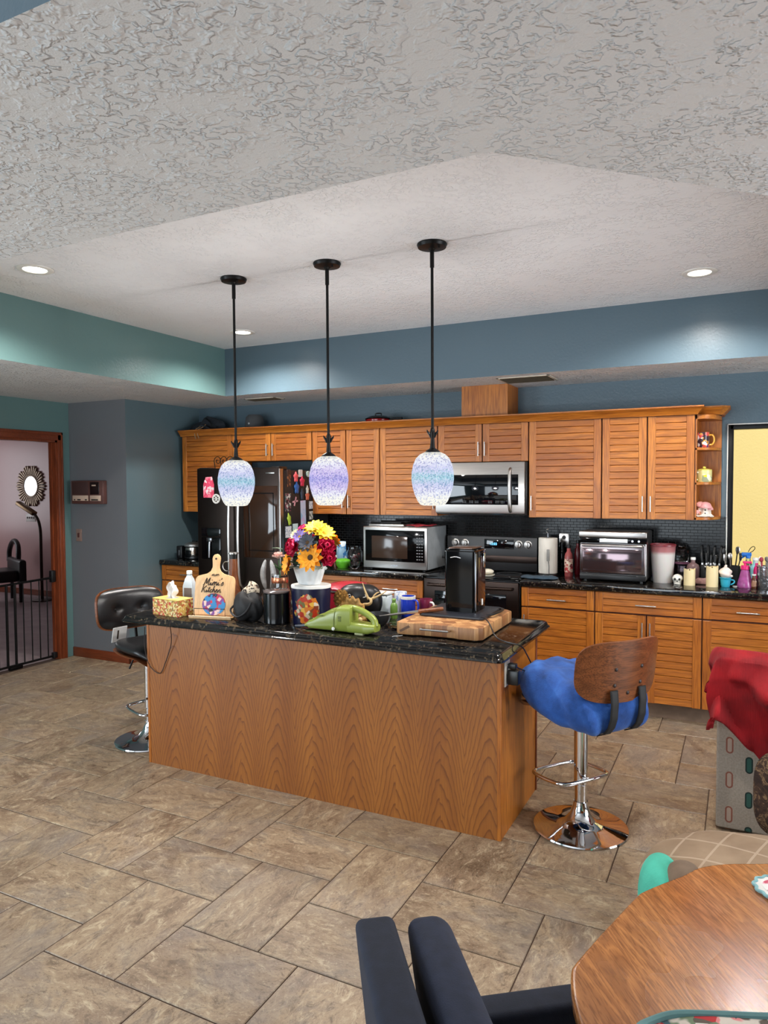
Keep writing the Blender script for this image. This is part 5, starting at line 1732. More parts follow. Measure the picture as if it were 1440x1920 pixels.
def tongs():
    t = thing('glass_ornament', 'pair of grey glass wings standing in a cut glass jar', 'ornament', (-2.63, 3.64, IT))
    wing_m = M('smoke_glass', C(150, 148, 146), 0.15, var=0.2, scale=40)
    for s in (-1, 1):
        def f(a, p):
            z = 0.235 + 0.095 * sin(p)
            return Vector((s * 0.028 + 0.020 * cos(p) * cos(a) + s * 0.012 * cos(2.2 * (z - 0.235) / 0.095), 0.014 * cos(p) * sin(a), z))
        obj('wing', B().blob(f, 22, 16), wing_m, t)
    obj('jar', B().lathe([(0, 0), (0.045, 0), (0.052, 0.02), (0.05, 0.10), (0.036, 0.145), (0.032, 0.145), (0.044, 0.10), (0.046, 0.02), (0, 0.012)], seg=14), clear_glass, t, angle=15)
    obj('sprinkles', B().lathe([(0, 0.013), (0.044, 0.02), (0.043, 0.09), (0, 0.092)], seg=18), printed('sprinkle_print', C(196, 190, 184), [C(40, 36, 36), C(220, 216, 210), C(120, 90, 80)], 110, 0.5), t)
tongs()
def black_canister():
    t = thing('black_canister', 'plain glossy black canister left of the navy floral tin', 'canister', (-2.398, 3.400, IT))
    obj('can', B().lathe([(0, 0), (0.072, 0), (0.076, 0.005), (0.076, 0.172), (0.072, 0.176), (0, 0.176)], seg=44), M('canister_black', C(12, 12, 14), 0.16), t)
    obj('lid', B().lathe([(0.077, 0.1765), (0.078, 0.184), (0.070, 0.19), (0, 0.19)], seg=44), M('lid_smoke', C(120, 108, 106), 0.10, 0.4), t)
black_canister()
def rose_glass():
    t = thing('rose_vase', 'pale pink rose in a cut glass vase behind the black canister', 'vase', (-2.505, 3.585, IT))
    obj('vase', B().lathe([(0, 0), (0.055, 0), (0.066, 0.03), (0.066, 0.13), (0.05, 0.20), (0.05, 0.255), (0.046, 0.255), (0.046, 0.2), (0.06, 0.13), (0.06, 0.03), (0, 0.012)], seg=18), clear_glass, t, angle=15)
    obj('copper_band', B().lathe([(0.0505, 0.202), (0.0525, 0.21), (0.0525, 0.228), (0.0505, 0.236)], seg=30), M('copper_band', C(206, 130, 96), 0.25, 0.8), t)
    obj('stem', B().tube([(0.01, 0, 0.02), (0.012, 0, 0.16), (-0.008, 0, 0.34)], 0.004, 8, smooth=1), M('stem_green', C(54, 84, 40), 0.6), t)
    b = B()
    for a, l, tilt in ((0.3, 0.07, 0.9), (2.0, 0.06, 0.7), (-1.4, 0.075, 0.5), (3.6, 0.06, 0.9)):
        leaf(b, (0.0, 0, 0.27), a, tilt, l, 0.022)
    obj('leaf_cluster', b, M('leaf_green', C(60, 92, 46), 0.5, var=0.25), t)
    b = B()
    rose(b, (-0.010, 0, 0.358), 0.042, 0)
    obj('rose_head', b, M('rose_pale', C(232, 186, 172), 0.6, var=0.10, scale=30), t)

def petal(b, c, az, tilt, length, width, mi=0, cup=0.25, base=0.0):
    """one cupped petal pointing out at azimuth az, tilted up by tilt (0 flat, pi/2 upright)"""
    m = TM(*c) @ RM('Z', az) @ RM('Y', -tilt)
    def f(u, v):
        w = width * 0.5 * (sin(PI * min(1, u * 0.93 + 0.05)) ** 0.7)
        s = (v - 0.5) * 2
        return m @ Vector((base + length * u, s * w, cup * width * (s * s) * 0.6 + 0.12 * length * sin(PI * u) * (-1 if cup < 0 else 0.4)))
    b.surf(f, 8, 4, mi)
def leaf(b, c, az, tilt, length, width, mi=0):
    petal(b, c, az, tilt, length, width, mi, 0.3)
def rose(b, c, r, mi=0, axis=None):
    m0 = len(b.bm.verts)
    for ring, n, tl, ln in ((0, 3, 1.45, 0.55), (1, 5, 1.15, 0.8), (2, 6, 0.75, 1.0), (3, 7, 0.35, 1.05)):
        for i in range(n):
            petal(b, (0, 0, -0.25 * r * ring * 0.4), i * 2 * PI / n + ring * 0.5, tl, r * ln, r * 0.95, mi, 0.45)
    vs = list(b.bm.verts)[m0:]
    mm = TM(*c)
    if axis is not None:
        mm = mm @ Vector(axis).to_track_quat('Z', 'Y').to_matrix().to_4x4()
    bmesh.ops.transform(b.bm, matrix=mm, verts=vs)
def daisy(b, c, r, axis, n=14, petal_mi=0, centre_mi=1, w=0.32, cr=0.28):
    m0 = len(b.bm.verts)
    for k, (off, ln) in enumerate(((0, 1.0), (0.5, 0.86))):
        for i in range(n):
            petal(b, (0, 0, 0.003 * k), (i + off) * 2 * PI / n, 0.22 + 0.2 * k, r * ln, r * w, petal_mi, 0.2, r * 0.1)
    b.ell((0, 0, r * 0.08), r * cr, r * cr, r * cr * 0.55, centre_mi, 14)
    vs = list(b.bm.verts)[m0:]
    mm = TM(*c) @ Vector(axis).to_track_quat('Z', 'Y').to_matrix().to_4x4()
    bmesh.ops.transform(b.bm, matrix=mm, verts=vs)
rose_glass()

def popcorn_tin():
    t = thing('decorative_tin', 'navy oval tin with a white lid and an autumn floral print', 'tin', (-2.202, 3.460, IT), 0.42)
    sc = Matrix.Diagonal((1, 0.80, 1, 1))
    r = 0.113
    k = N('navy_tin')
    v = k.co()
    x, y, z = k.sep(v)
    d = k.math('SQRT', k.math('ADD', k.math('POWER', k.math('DIVIDE', k.math('SUBTRACT', x, -0.01), 0.075), 2.0), k.math('POWER', k.math('DIVIDE', k.math('SUBTRACT', z, 0.095), 0.090), 2.0)))
    d = k.math('ADD', d, k.math('MULTIPLY', k.math('SUBTRACT', k.noise(v, 34, 3), 0.5), 1.1))
    front = k.math('LESS_THAN', y, -0.02)
    m = k.math('MULTIPLY', k.math('LESS_THAN', d, 0.92), front)
    cell = k.sep(k.voro(v, 44, out='Color'))[0]
    ink = k.ramp(cell, [(0.0, C(176, 52, 30)), (0.18, C(206, 116, 40)), (0.36, C(222, 170, 70)), (0.5, C(110, 104, 60)), (0.62, C(190, 170, 140)), (0.78, C(130, 60, 40)), (0.9, C(220, 200, 180))], 'CONSTANT')
    k.set(Base_Color=k.mix(C(18, 20, 48), ink, m), Roughness=0.28)
    obj('tin', B().lathe([(0, 0), (r * 0.90, 0), (r * 0.92, 0.004), (r, 0.208), (0, 0.208)], seg=52, mat=sc), k.m, t)
    obj('lid', B().lathe([(r * 1.015, 0.2085), (r * 1.02, 0.222), (r * 0.98, 0.226), (0, 0.227)], seg=52, mat=sc), white_plastic, t)
popcorn_tin()

def bouquet():
    zt = IT + 0.2275
    t = thing('flower_pot', 'bright bouquet of silk flowers in a white fluted pot on the navy tin', 'flower arrangement', (-2.212, 3.460, zt))
    def f(u, v):
        a = 2 * PI * u
        prof = [(0.0, 0.0), (0.064, 0.0), (0.072, 0.02), (0.092, 0.085), (0.105, 0.102), (0.098, 0.098), (0.085, 0.075), (0, 0.07)]
        q = v * (len(prof) - 1); i = min(int(q), len(prof) - 2); w = q - i
        r = prof[i][0] * (1 - w) + prof[i + 1][0] * w
        z = prof[i][1] * (1 - w) + prof[i + 1][1] * w
        k = 1 + (0.05 * cos(10 * a) if 0.1 < v < 0.85 else 0)
        zz = z + (0.012 * cos(5 * a) if 0.45 < v < 0.8 else 0)
        return Vector((r * k * cos(a), r * k * sin(a) * 0.8, zz))
    obj('pot', B().surf(f, 80, 21, cu=True), M('pot_white', C(214, 216, 216), 0.5, var=0.05), t)
    c0 = Vector((0, 0.0, 0.17))
    greens = M('leaf_dark', C(34, 58, 30), 0.55, var=0.35)
    b = B()
    rd = random.Random(12)
    for i in range(46):
        az = rd.random() * 6.28
        leaf(b, (0.03 * cos(az), 0.03 * sin(az), 0.085 + rd.random() * 0.10), az, rd.random() * 1.2 - 0.1, 0.07 + rd.random() * 0.055, 0.035)
    obj('foliage', b, greens, t)
    b = B()
    for p in ((-0.10, -0.09, 0.2), (0.04, -0.11, 0.16), (-0.1, -0.05, 0.13), (0.08, -0.05, 0.27), (0.0, -0.05, 0.30), (-0.06, 0, 0.30)):
        b.tube([(0, 0, 0.075), (p[0] * 0.5, p[1] * 0.5, p[2] * 0.6 + 0.03), p], 0.003, 6, smooth=1)
    obj('stems', b, M('stem_green', C(54, 84, 40), 0.6), t)
    yel = M('petal_yellow', C(240, 206, 40), 0.6, var=0.12, scale=30)
    gold = M('petal_gold', C(236, 156, 22), 0.6, var=0.2, scale=40)
    mag = M('petal_magenta', C(200, 22, 74), 0.6, var=0.22, scale=40)
    pnk = M('petal_pink', C(214, 40, 110), 0.6, var=0.2, scale=40)
    lil = M('petal_lilac', C(140, 120, 190), 0.6, var=0.2, scale=40)
    blk = M('petal_charcoal', C(62, 66, 78), 0.6, var=0.3, scale=40)
    crm = M('petal_cream', C(226, 218, 180), 0.6)
    brown = M('flower_eye', C(70, 48, 22), 0.9, var=0.3, scale=90)
    goldeye = M('flower_eye_gold', C(200, 150, 30), 0.9, var=0.3, scale=90)
    Q = [ # kind, position, radius, axis, materials, label
        ('daisy', (0.030, -0.045, 0.315), 0.066, (0.1, -0.55, 1.0), [yel, goldeye], 'yellow daisy at the top'),
        ('daisy', (0.085, -0.040, 0.290), 0.062, (0.6, -0.5, 0.9), [yel, goldeye], 'yellow daisy at the upper right'),
        ('daisy', (0.052, -0.125, 0.165), 0.078, (0.1, -1.0, 0.25), [gold, brown], 'golden sunflower in front'),
        ('daisy', (-0.118, -0.085, 0.120), 0.062, (-0.6, -0.8, 0.2), [gold, brown], 'golden sunflower low at the left'),
        ('rose', (-0.070, -0.105, 0.220), 0.066, (-0.45, -0.9, 0.35), [mag], 'crimson rose at the left'),
        ('rose', (0.118, -0.075, 0.225), 0.058, (0.7, -0.7, 0.4), [mag], 'crimson bloom at the right'),
        ('rose', (0.122, -0.070, 0.165), 0.056, (0.8, -0.6, 0.0), [mag], 'lower crimson bloom at the right'),
        ('rose', (-0.040, -0.050, 0.310), 0.044, (-0.2, -0.5, 1.0), [pnk], 'pink bloom at the top left'),
        ('daisy', (-0.035, -0.100, 0.275), 0.045, (-0.2, -0.9, 0.6), [lil, goldeye], 'lilac aster'),
        ('daisy', (0.028, -0.118, 0.245), 0.056, (0.1, -1.0, 0.5), [blk, brown], 'charcoal daisy in the middle'),
        ('daisy', (-0.075, -0.085, 0.285), 0.034, (-0.4, -0.8, 0.6), [crm, goldeye], 'small cream flower'),
        ('rose', (0.0, 0.05, 0.30), 0.055, (0, 0.5, 1), [pnk], 'pink bloom at the back'),
        ('daisy', (0.07, 0.06, 0.25), 0.06, (0.5, 0.8, 0.6), [gold, brown], 'golden flower at the back'),
        ('rose', (-0.08, 0.05, 0.24), 0.055, (-0.7, 0.6, 0.5), [mag], 'crimson bloom at the back'),
    ]
    for kind, p, r, ax, ms, lb in Q:
        b = B()
        if kind == 'daisy':
            daisy(b, p, r, ax, 11 if r > 0.06 else 10, w=0.42)
        else:
            rose(b, p, r, 0, ax)
        b.move(TM(0.040, 0, 0))
        o = obj('flower', b, ms, t, label=lb)
    b = B()
    leaf(b, (0.10, -0.09, 0.095), -0.5, 0.15, 0.07, 0.045)
    leaf(b, (0.03, -0.125, 0.13), -1.3, 1.1, 0.075, 0.04)
    leaf(b, (-0.13, -0.08, 0.20), 3.6, 0.1, 0.06, 0.02)
    obj('pale_leaf', b, M('leaf_pale', C(168, 190, 160), 0.5, var=0.2), t)
bouquet()

t = thing('dutch_oven', 'rose red enamel pot behind the navy tin', 'pot', (-2.235, 3.955, IT))
obj('pot', B().lathe([(0, 0), (0.12, 0), (0.14, 0.02), (0.145, 0.135), (0, 0.135)], seg=40), M('rose_enamel', C(178, 36, 56), 0.25), t)
obj('lid', B().lathe([(0.147, 0.1355), (0.149, 0.146), (0.11, 0.165), (0.05, 0.176), (0, 0.178)], seg=40), M('rose_enamel', C(178, 36, 56), 0.25), t)
obj('rim', B().lathe([(0.1462, 0.122), (0.151, 0.126), (0.151, 0.134), (0.1462, 0.1345)], seg=40), M('pot_rim_grey', C(120, 112, 110), 0.3, 0.5), t)

def black_basket():
    t = thing('round_tin', 'round black tin with white lettering behind the green hand vacuum', 'tin', (-2.035, 3.735, IT), 0.30)
    def f(a, p):
        c, s = cos(a), sin(a)
        return Vector((0.138 * cos(p) ** 0.6 * c, 0.07 * cos(p) ** 0.6 * s, max(0, 0.098 + 0.105 * sin(p))))
    obj('body', B().blob(f, 44, 22), M('tin_black', C(22, 21, 22), 0.35), t)
    ink = M('white_ink', C(214, 212, 206), 0.6)
    b = B()
    for k in range(3):
        x = -0.05 + 0.045 * k
        b.tube([(x - 0.012, -0.062, 0.135), (x, -0.058, 0.150), (x + 0.012, -0.062, 0.135), (x - 0.008, -0.064, 0.130)], 0.0025, 6, smooth=1)
    b.ell((-0.092, -0.050, 0.125), 0.006, 0.003, 0.007, 0, 8)
    obj('white_marks', b, ink, t)
black_basket()
def gold_ornaments():
    goldm = M('antique_gold', C(190, 142, 76), 0.38, 0.35, var=0.35, scale=60, bump=0.6, bscale=60, bdist=0.003)
    t = thing('pine_cone', 'gilded pine cone at the left, behind the green hand vacuum', 'ornament', (-2.085, 3.600, IT), 0, 'gold ornaments')
    b = B()
    for j in range(8):
        z = 0.014 + j * 0.011
        r = 0.040 * sin(PI * (j + 1.6) / 10.5)
        for i in range(9):
            a = i * 2 * PI / 9 + j * 0.35
            petal(b, (0, 0, z), a, 0.55, r + 0.012, 0.030, 0, 0.5)
    b.ell((0, 0, 0.052), 0.026, 0.026, 0.048, 0, 16)
    b.move(Matrix.Diagonal((1.05, 1.05, 1.55, 1)))
    obj('scales', b, goldm, t)
    t = thing('gilded_leaf_dish', 'gilded shell dish right of the pine cone, behind the green hand vacuum', 'ornament', (-1.985, 3.565, IT), 0, 'gold ornaments')
    b = B()
    def f(u, v):
        a = PI * (u - 0.5) * 0.94
        r = 0.135 * v * (1 + 0.05 * cos(16 * a))
        return Vector((r * sin(a) * 0.75, 0.012 - 0.02 * v, 0.004 + r * cos(a) * 1.1 + 0.0))
    b.surf(f, 44, 10)
    o = obj('shell', b, goldm, t)
    o.modifiers.new('thickness', 'SOLIDIFY').thickness = 0.004
    obj('foot', B().box(-0.02, 0.02, -0.02, 0.02, 0, 0.008, 0, 0.003), goldm, t)
    t = thing('ribbon_garland', 'tan twisted ribbon with curled ends lying over the black tin', 'ribbon', (-1.935, 3.640, IT))
    rib = M('ribbon_tan', C(196, 166, 116), 0.6, var=0.2, scale=40)
    b = B()
    b.tube([(0.01, -0.03, 0.01), (0.005, -0.035, 0.05), (-0.03, -0.03, 0.075), (-0.02, -0.015, 0.10), (0.03, -0.02, 0.105), (0.035, -0.01, 0.13), (0.005, 0.0, 0.14)], [0.009, 0.010, 0.010, 0.010, 0.009, 0.009, 0.005], 8, smooth=2)
    obj('coil', b, rib, t)
    b = B()
    b.tube([(0.01, 0, 0.13), (-0.01, 0.0, 0.17), (-0.03, 0, 0.225)], [0.008, 0.006, 0.002], 8, smooth=1)
    b.tube([(0.02, 0, 0.13), (0.07, 0.0, 0.150), (0.125, 0.0, 0.185)], [0.008, 0.006, 0.002], 8, smooth=1)
    b.tube([(0.02, 0.01, 0.12), (0.05, 0.01, 0.165), (0.075, 0.01, 0.175)], [0.006, 0.005, 0.002], 8, smooth=1)
    obj('ends', b, rib, t)
    t = thing('bead_cluster', 'small cluster of cream beads beside the tan ribbon', 'ornament', (-1.925, 3.515, IT))
    b = B()
    for i, (x, y, z) in enumerate(((0, 0, 0.014), (0.022, 0.004, 0.012), (-0.02, 0.006, 0.013), (0.004, 0.02, 0.013), (0.008, 0.006, 0.034))):
        b.ell((x, y, z), 0.013, 0.013, 0.013, 0, 12)
    obj('beads', b, M('bead_cream', C(212, 186, 130), 0.4, var=0.15), t)
gold_ornaments()
t = thing('grey_bowl', 'small charcoal bowl between the hand vacuum and the white containers', 'bowl', (-1.845, 3.600, IT))
obj('bowl', B().lathe([(0, 0), (0.045, 0), (0.06, 0.02), (0.068, 0.062), (0.064, 0.062), (0.055, 0.02), (0, 0.008)], seg=36), M('charcoal_bowl', C(48, 49, 52), 0.4), t)
t = thing('white_container', 'milky white plastic container with a lid behind the charcoal bowl', 'container', (-1.960, 3.88, IT))
obj('tub', B().box(-0.058, 0.058, -0.045, 0.045, 0, 0.125, 0, 0.016, 3), M('milky_plastic', C(206, 216, 220), 0.35, var=0.03), t)
obj('lid', B().box(-0.061, 0.061, -0.048, 0.048, 0.1255, 0.14, 0, 0.006), white_plastic, t)
bottle('green_bottle', 'small green squeeze bottle in front of the white mug', 'bottle', (-1.840, 3.80, IT), 0.022, 0.115, M('olive_green', C(104, 140, 60), 0.35), M('olive_cap', C(120, 156, 76), 0.4), 0.5)
mug('white_mug', 'white mug with a blue print between the white container and the blue mug', (-1.868, 3.95, IT), 0.040, 0.135, printed('white_mug_print', C(226, 228, 232), [C(90, 110, 180), C(150, 170, 210), C(226, 228, 232)], 40, 0.25, 0.56), white_plastic, 2.6)
mug('blue_mug', 'cobalt blue mug with a white rim beside the butcher block', (-1.793, 3.90, IT), 0.044, 0.120, M('cobalt_glaze', C(36, 62, 190), 0.2), M('cobalt_glaze', C(36, 62, 190), 0.2), -0.2)
obj('rim', B().lathe([(0.0445, 0.104), (0.0455, 0.112), (0.0455, 0.122), (0.041, 0.122)], (0, 0, 0), 36), white_plastic, bpy.data.objects['blue_mug'])
mug('berry_mug', 'dark berry mug with white handle behind the blue mug', (-1.715, 3.99, IT), 0.040, 0.095, M('berry_glaze', C(126, 40, 70), 0.25), white_plastic, -0.4)

def hand_vacuum():
    L = 0.445
    t = thing('hand_vacuum', 'lime green handheld vacuum lying along the front edge of the island', 'hand vacuum', (-2.150, 3.325, IT), -0.010)
    lime = M('lime_shell', C(134, 146, 62), 0.28, var=0.04)
    def top(x):
        q = x / L
        pts = [(0.0, 0.028), (0.06, 0.050), (0.25, 0.094), (0.42, 0.130), (0.55, 0.149), (0.68, 0.150), (0.82, 0.136), (0.92, 0.112), (1.0, 0.082)]
        for (a, za), (c, zc_) in zip(pts, pts[1:]):
            if a <= q <= c:
                w = (q - a) / (c - a)
                w = w * w * (3 - 2 * w) * 0.4 + w * 0.6
                return za * (1 - w) + zc_ * w
        return 0.06
    def bot(x):
        q = x / L
        return 0.014 if q < 0.06 else (0.006 if q < 0.9 else 0.006 + (q - 0.9) * 0.15)
    # outline with the grip opening, built as two shells: nose, body with opening, handle
    def shell(x0, x1, lo, hi, wid, n=14):
        b = B()
        def f(a, p):
            # a: around section, p: along (reuse blob with flat ends)
            q = 0.5 + 0.5 * sin(p)
            q = min(1, max(0, q))
            x = x0 + (x1 - x0) * q
            z0, z1 = lo(x), hi(x)
            e = min(1.0, cos(p) * 6.0)
            cz, hz = (z0 + z1) / 2, (z1 - z0) / 2
            c, s = cos(a), sin(a)
            k = 0.62
            return Vector((x, math.copysign(abs(c) ** k, c) * wid(x) * e, cz + math.copysign(abs(s) ** k, s) * hz * e))
        b.blob(f, 28, 34)
        return b
    wid = lambda x: 0.022 + 0.026 * min(1, x / (0.5 * L))
    obj('nose', shell(0.0, 0.205, bot, top, wid), lime, t)
    obj('motor_body', shell(0.200, 0.305, bot, top, wid), lime, t)
    lowtop = lambda x: 0.070 - 0.010 * (x - 0.29) / 0.15
    obj('underbody', shell(0.285, L, bot, lowtop, lambda x: 0.047 - 0.012 * max(0, (x - 0.38) / 0.07)), lime, t)
    b = B()
    b.tube([(0.280, 0, 0.135), (0.315, 0, 0.134), (0.360, 0, 0.122), (0.405, 0, 0.100), (0.428, 0, 0.078), (0.432, 0, 0.050)], [0.018, 0.018, 0.017, 0.017, 0.018, 0.020], 14, smooth=2)
    obj('grip', b, lime, t)
    b = B()
    b.tube([(0.205, -0.0485, 0.012), (0.206, -0.0495, 0.07), (0.212, -0.044, 0.125), (0.216, 0, 0.145)], 0.0018, 6, smooth=1)
    obj('seam', b, M('lime_dark', C(88, 100, 36), 0.5), t)
    b = B()
    for i in range(3):
        b.box(0.232, 0.252, -0.0505, -0.046, 0.068 + i * 0.010, 0.074 + i * 0.010, 0, 0.001, 1)
    obj('air_slots', b, M('lime_dark', C(88, 100, 36), 0.5), t)
    obj('release_button', B().cyl((0.204, -0.055, 0.025), 0.009, 0.010, 18, 0, 'y', bev=0.002), white_plastic, t)
    obj('charge_foot', B().box(0.325, 0.375, -0.035, -0.005, 0.0, 0.014, 0, 0.003), M('foot_pale', C(190, 192, 140), 0.5), t)
    b = B()
    b.box(0.103, 0.145, -0.0495, -0.0462, 0.060, 0.066, 0, 0.001, 1, mat=TM(0, 0.0055, 0.012) @ RM('Y', -0.1))
    obj('maker_mark', b, M('lime_dark', C(88, 100, 36), 0.5), t)
    b = B()
    b.tube([(0.004, 0, 0.018), (-0.03, 0.004, 0.012), (-0.075, 0.004, 0.007)], [0.010, 0.007, 0.006], 10)
    obj('crevice_tip', b, M('tip_grey', C(66, 70, 80), 0.35), t)
hand_vacuum()

def butcher_block():
    t = thing('butcher_block', 'thick end-grain butcher block with steel bar handles on the island', 'cutting board', (-1.395, 3.670, IT), 0.02)
    k = N('end_grain_block')
    v = k.co()
    x, y, z = k.sep(v)
    strip = k.sep(k.voro(k.co(scale=(24, 24, 0.01)), 1.0, out='Color'))[0]
    col = k.ramp(strip, [(0.0, C(120, 76, 44)), (0.35, C(168, 120, 74)), (0.65, C(196, 150, 100)), (1.0, C(142, 92, 54))])
    g = k.noise(k.co(scale=(1, 1, 0.12)), 120, 3)
    k.set(Base_Color=k.mix(col, C(110, 70, 40), k.ramp(g, [(0.45, (0.3,) * 3), (0.6, (0, 0, 0))])), Roughness=0.5)
    X, Y = 0.235, 0.295
    out = [(-X, -Y + 0.02), (-X + 0.02, -Y), (-X + 0.10, -Y), (-X + 0.13, -Y + 0.012), (X - 0.15, -Y + 0.012), (X - 0.12, -Y), (X - 0.03, -Y), (X, -Y + 0.03), (X, Y - 0.03), (X - 0.03, Y), (-X + 0.03, Y), (-X, Y - 0.03)]
    obj('block', B().prism(out, 0.008, 0.072, 0, 0.006, 2), k.m, t)
    for s in (-1, 1):
        yy = -Y if s < 0 else Y
        b = B()
        b.tube([(-0.09, yy + 0.008 * -s, 0.046), (-0.09, yy + s * 0.014, 0.046), (0.065, yy + s * 0.014, 0.046), (0.065, yy + 0.008 * -s, 0.046)], 0.005, 8)
        obj('bar_handle', b, steel, t)
    for x in (-X + 0.05, X - 0.05):
        for y in (-Y + 0.05, Y - 0.05):
            obj('foot', B().cyl((x, y, 0), 0.016, 0.0085, 14), black_plastic, t)
    obj('dark_knot', B().prism([(-X + 0.022, 0.030), (-X + 0.075, 0.060), (-X + 0.085, 0.050), (-X + 0.03, 0.020)], 0, 0.0006, mat=TM(0, -Y, 0) @ RM('X', PI / 2)), M('knot_brown', C(96, 64, 40), 0.6), t)
butcher_block()
def griddle():
    t = thing('griddle', 'flat black griddle tray on the butcher block under the tall black appliance', 'griddle', (-1.400, 3.760, IT + 0.0725), 0.01)
    b = B()
    X, Y = 0.185, 0.185
    b.prism([(-X + 0.02, -Y), (X - 0.02, -Y), (X, -Y + 0.02), (X, Y - 0.02), (X - 0.02, Y), (-X + 0.02, Y), (-X, Y - 0.02), (-X, -Y + 0.02)], 0.0, 0.016, 0, 0.004)
    obj('plate', b, M('griddle_black', C(34, 36, 42), 0.30, var=0.1), t)
    b = B()
    b.tube([(X - 0.01, -Y + 0.09, 0.012), (X + 0.03, -Y + 0.12, 0.020), (X + 0.035, Y - 0.08, 0.020), (X - 0.01, Y - 0.05, 0.012)], 0.007, 8, smooth=2)
    obj('side_handle', b, black_plastic, t)
griddle()
def black_appliance():
    t = thing('tall_black_appliance', 'tall glossy black square coffee maker on the griddle', 'coffee maker', (-1.385, 3.785, IT + 0.0890), 0.0)
    w, d, h = 0.092, 0.100, 0.345
    bm = bmesh.new()
    bmesh.ops.create_cube(bm, size=1.0)
    bmesh.ops.transform(bm, matrix=TM(0, 0, h / 2) @ Matrix.Diagonal((2 * w, 2 * d, h, 1)), verts=bm.verts)
    bmesh.ops.bevel(bm, geom=[e for e in bm.edges if abs(e.verts[0].co.z - e.verts[1].co.z) > 0.1], offset=0.018, segments=4, affect='EDGES', profile=0.5)
    bmesh.ops.bevel(bm, geom=[e for e in bm.edges if e.verts[0].co.z > h - 0.001 and e.verts[1].co.z > h - 0.001 and len(e.link_faces) == 2 and e.calc_face_angle(0) > 1.0], offset=0.012, segments=3, affect='EDGES')
    for v in bm.verts:
        k = 0.94 + 0.06 * min(1, v.co.z / h * 2.0)
        v.co.x *= k; v.co.y *= k
    b = B(); b._add(bm)
    obj('housing', b, black_gloss, t)
    b = B()
    b.box(-w + 0.02, w - 0.02, -d + 0.02, d - 0.02, h + 0.0005, h + 0.010, 0, 0.006)
    obj('top_lid', b, M('lid_bronze', C(92, 74, 66), 0.2, 0.7), t)
    obj('side_window', B().box(w - 0.002, w + 0.0015, -d + 0.045, d - 0.03, 0.05, 0.30, 0, 0.002), M('bronze_glass', C(52, 34, 28), 0.06), t)
    obj('corner_post', B().box(w - 0.006, w + 0.002, -d + 0.012, -d + 0.024, 0.01, h - 0.02, 0, 0.002), dark_chrome, t)
    obj('chrome_trim', B().box(w + 0.0005, w + 0.012, 0.02, 0.05, 0.24, 0.32, 0, 0.004), chrome, t)
    obj('power_switch', B().box(w + 0.0005, w + 0.006, 0.0, 0.018, 0.03, 0.065, 0, 0.002), white_plastic, t)
    b = B()
    b.tube([(-0.05, -d - 0.002, h - 0.045), (-0.02, -d - 0.004, h - 0.038), (0.01, -d - 0.003, h - 0.046)], 0.0025, 6, smooth=1)
    obj('maker_mark', b, M('mark_silver', C(170, 170, 172), 0.3), t)
black_appliance()
def kitchen_knife():
    t = thing('carving_knife', 'long steel carving knife with a wooden handle resting on the butcher block', 'knife', (-1.70, 3.47, IT), 0)
    a, e = Vector((-0.07, 0.0, 0.074)), Vector((0.255, 0.19, 0.110))
    d = (e - a).normalized()
    b = B()
    b.tube([a, a + d * 0.10, a + d * 0.22], [0.002, 0.007, 0.009], 8)
    obj('blade', b, steel, t)
    b = B()
    b.tube([a + d * 0.215, a + d * 0.24, a + d * 0.32, a + d * 0.355], [0.011, 0.013, 0.013, 0.011], 10)
    obj('handle', b, walnut, t)
kitchen_knife()
t = thing('glass_dish', 'low greenish glass dish between the hand vacuum and the butcher block', 'dish', (-1.680, 3.52, IT))
obj('dish', B().lathe([(0, 0), (0.03, 0), (0.052, 0.018), (0.056, 0.03), (0.052, 0.03), (0.045, 0.016), (0, 0.005)], seg=28), glass('green_glass', (0.80, 0.88, 0.76, 1), 0.02), t)
b = B()
b.tube([(-1.585, 3.375, IT + 0.003), (-1.595, 3.35, IT + 0.003), (-1.62, 3.335, IT + 0.003), (-1.618, 3.32, IT + 0.003)], 0.0016, 6, smooth=2)
solo('twist_tie', b, M('tie_white', C(200, 200, 200), 0.5), 'short white twist tie on the granite in front of the butcher block', 'twist tie')
# cords
gr_ = bpy.data.objects['griddle']
b = B()
b.tube([(-1.235, 3.60, IT + 0.086), (-1.20, 3.57, IT + 0.092), (-1.155, 3.52, IT + 0.075), (-1.11, 3.47, IT + 0.012), (-1.02, 3.42, IT + 0.006), (-0.958, 3.42, IT + 0.002), (-0.952, 3.50, 0.83), (-0.955, 3.60, 0.76), (-0.953, 3.58, 0.735), (-0.951, 3.48, 0.755), (-0.953, 3.38, 0.79), (-0.962, 3.33, 0.812)], 0.0035, 8, smooth=3)
b.move((TM(*gr_.location) @ RM('Z', gr_.rotation_euler.z)).inverted())
obj('power_cord', b, black_plastic, gr_)
b = B()
b.box(-0.990, -0.935, 3.275, 3.325, 0.735, 0.805, 0, 0.006)
b.box(-0.990, -0.950, 3.285, 3.318, 0.81, 0.835, 0, 0.004)
solo('power_adapter', b, black_plastic, 'black power adapter plugged in at the right end of the island', 'adapter')
b = B()
b.tube([(-2.985, 3.168, IT + 0.004), (-2.988, 3.155, 0.880), (-2.998, 3.178, 0.83), (-3.015, 3.198, 0.75), (-3.06, 3.204, 0.66), (-3.10, 3.204, 0.572), (-3.125, 3.204, 0.558), (-3.17, 3.204, 0.575), (-3.205, 3.200, 0.61), (-3.235, 3.20, 0.70), (-3.25, 3.22, 0.83)], 0.0026, 8, smooth=3)
solo('thin_cord', b, M('cord_brown', C(40, 24, 18), 0.5), 'thin dark cord drooping over the left front of the island', 'cord')

# ================================================================== STOOLS AND FURNITURE
def superpoly(a, e):
    c, s = cos(a), sin(a)
    return math.copysign(abs(c) ** e, c), math.copysign(abs(s) ** e, s)

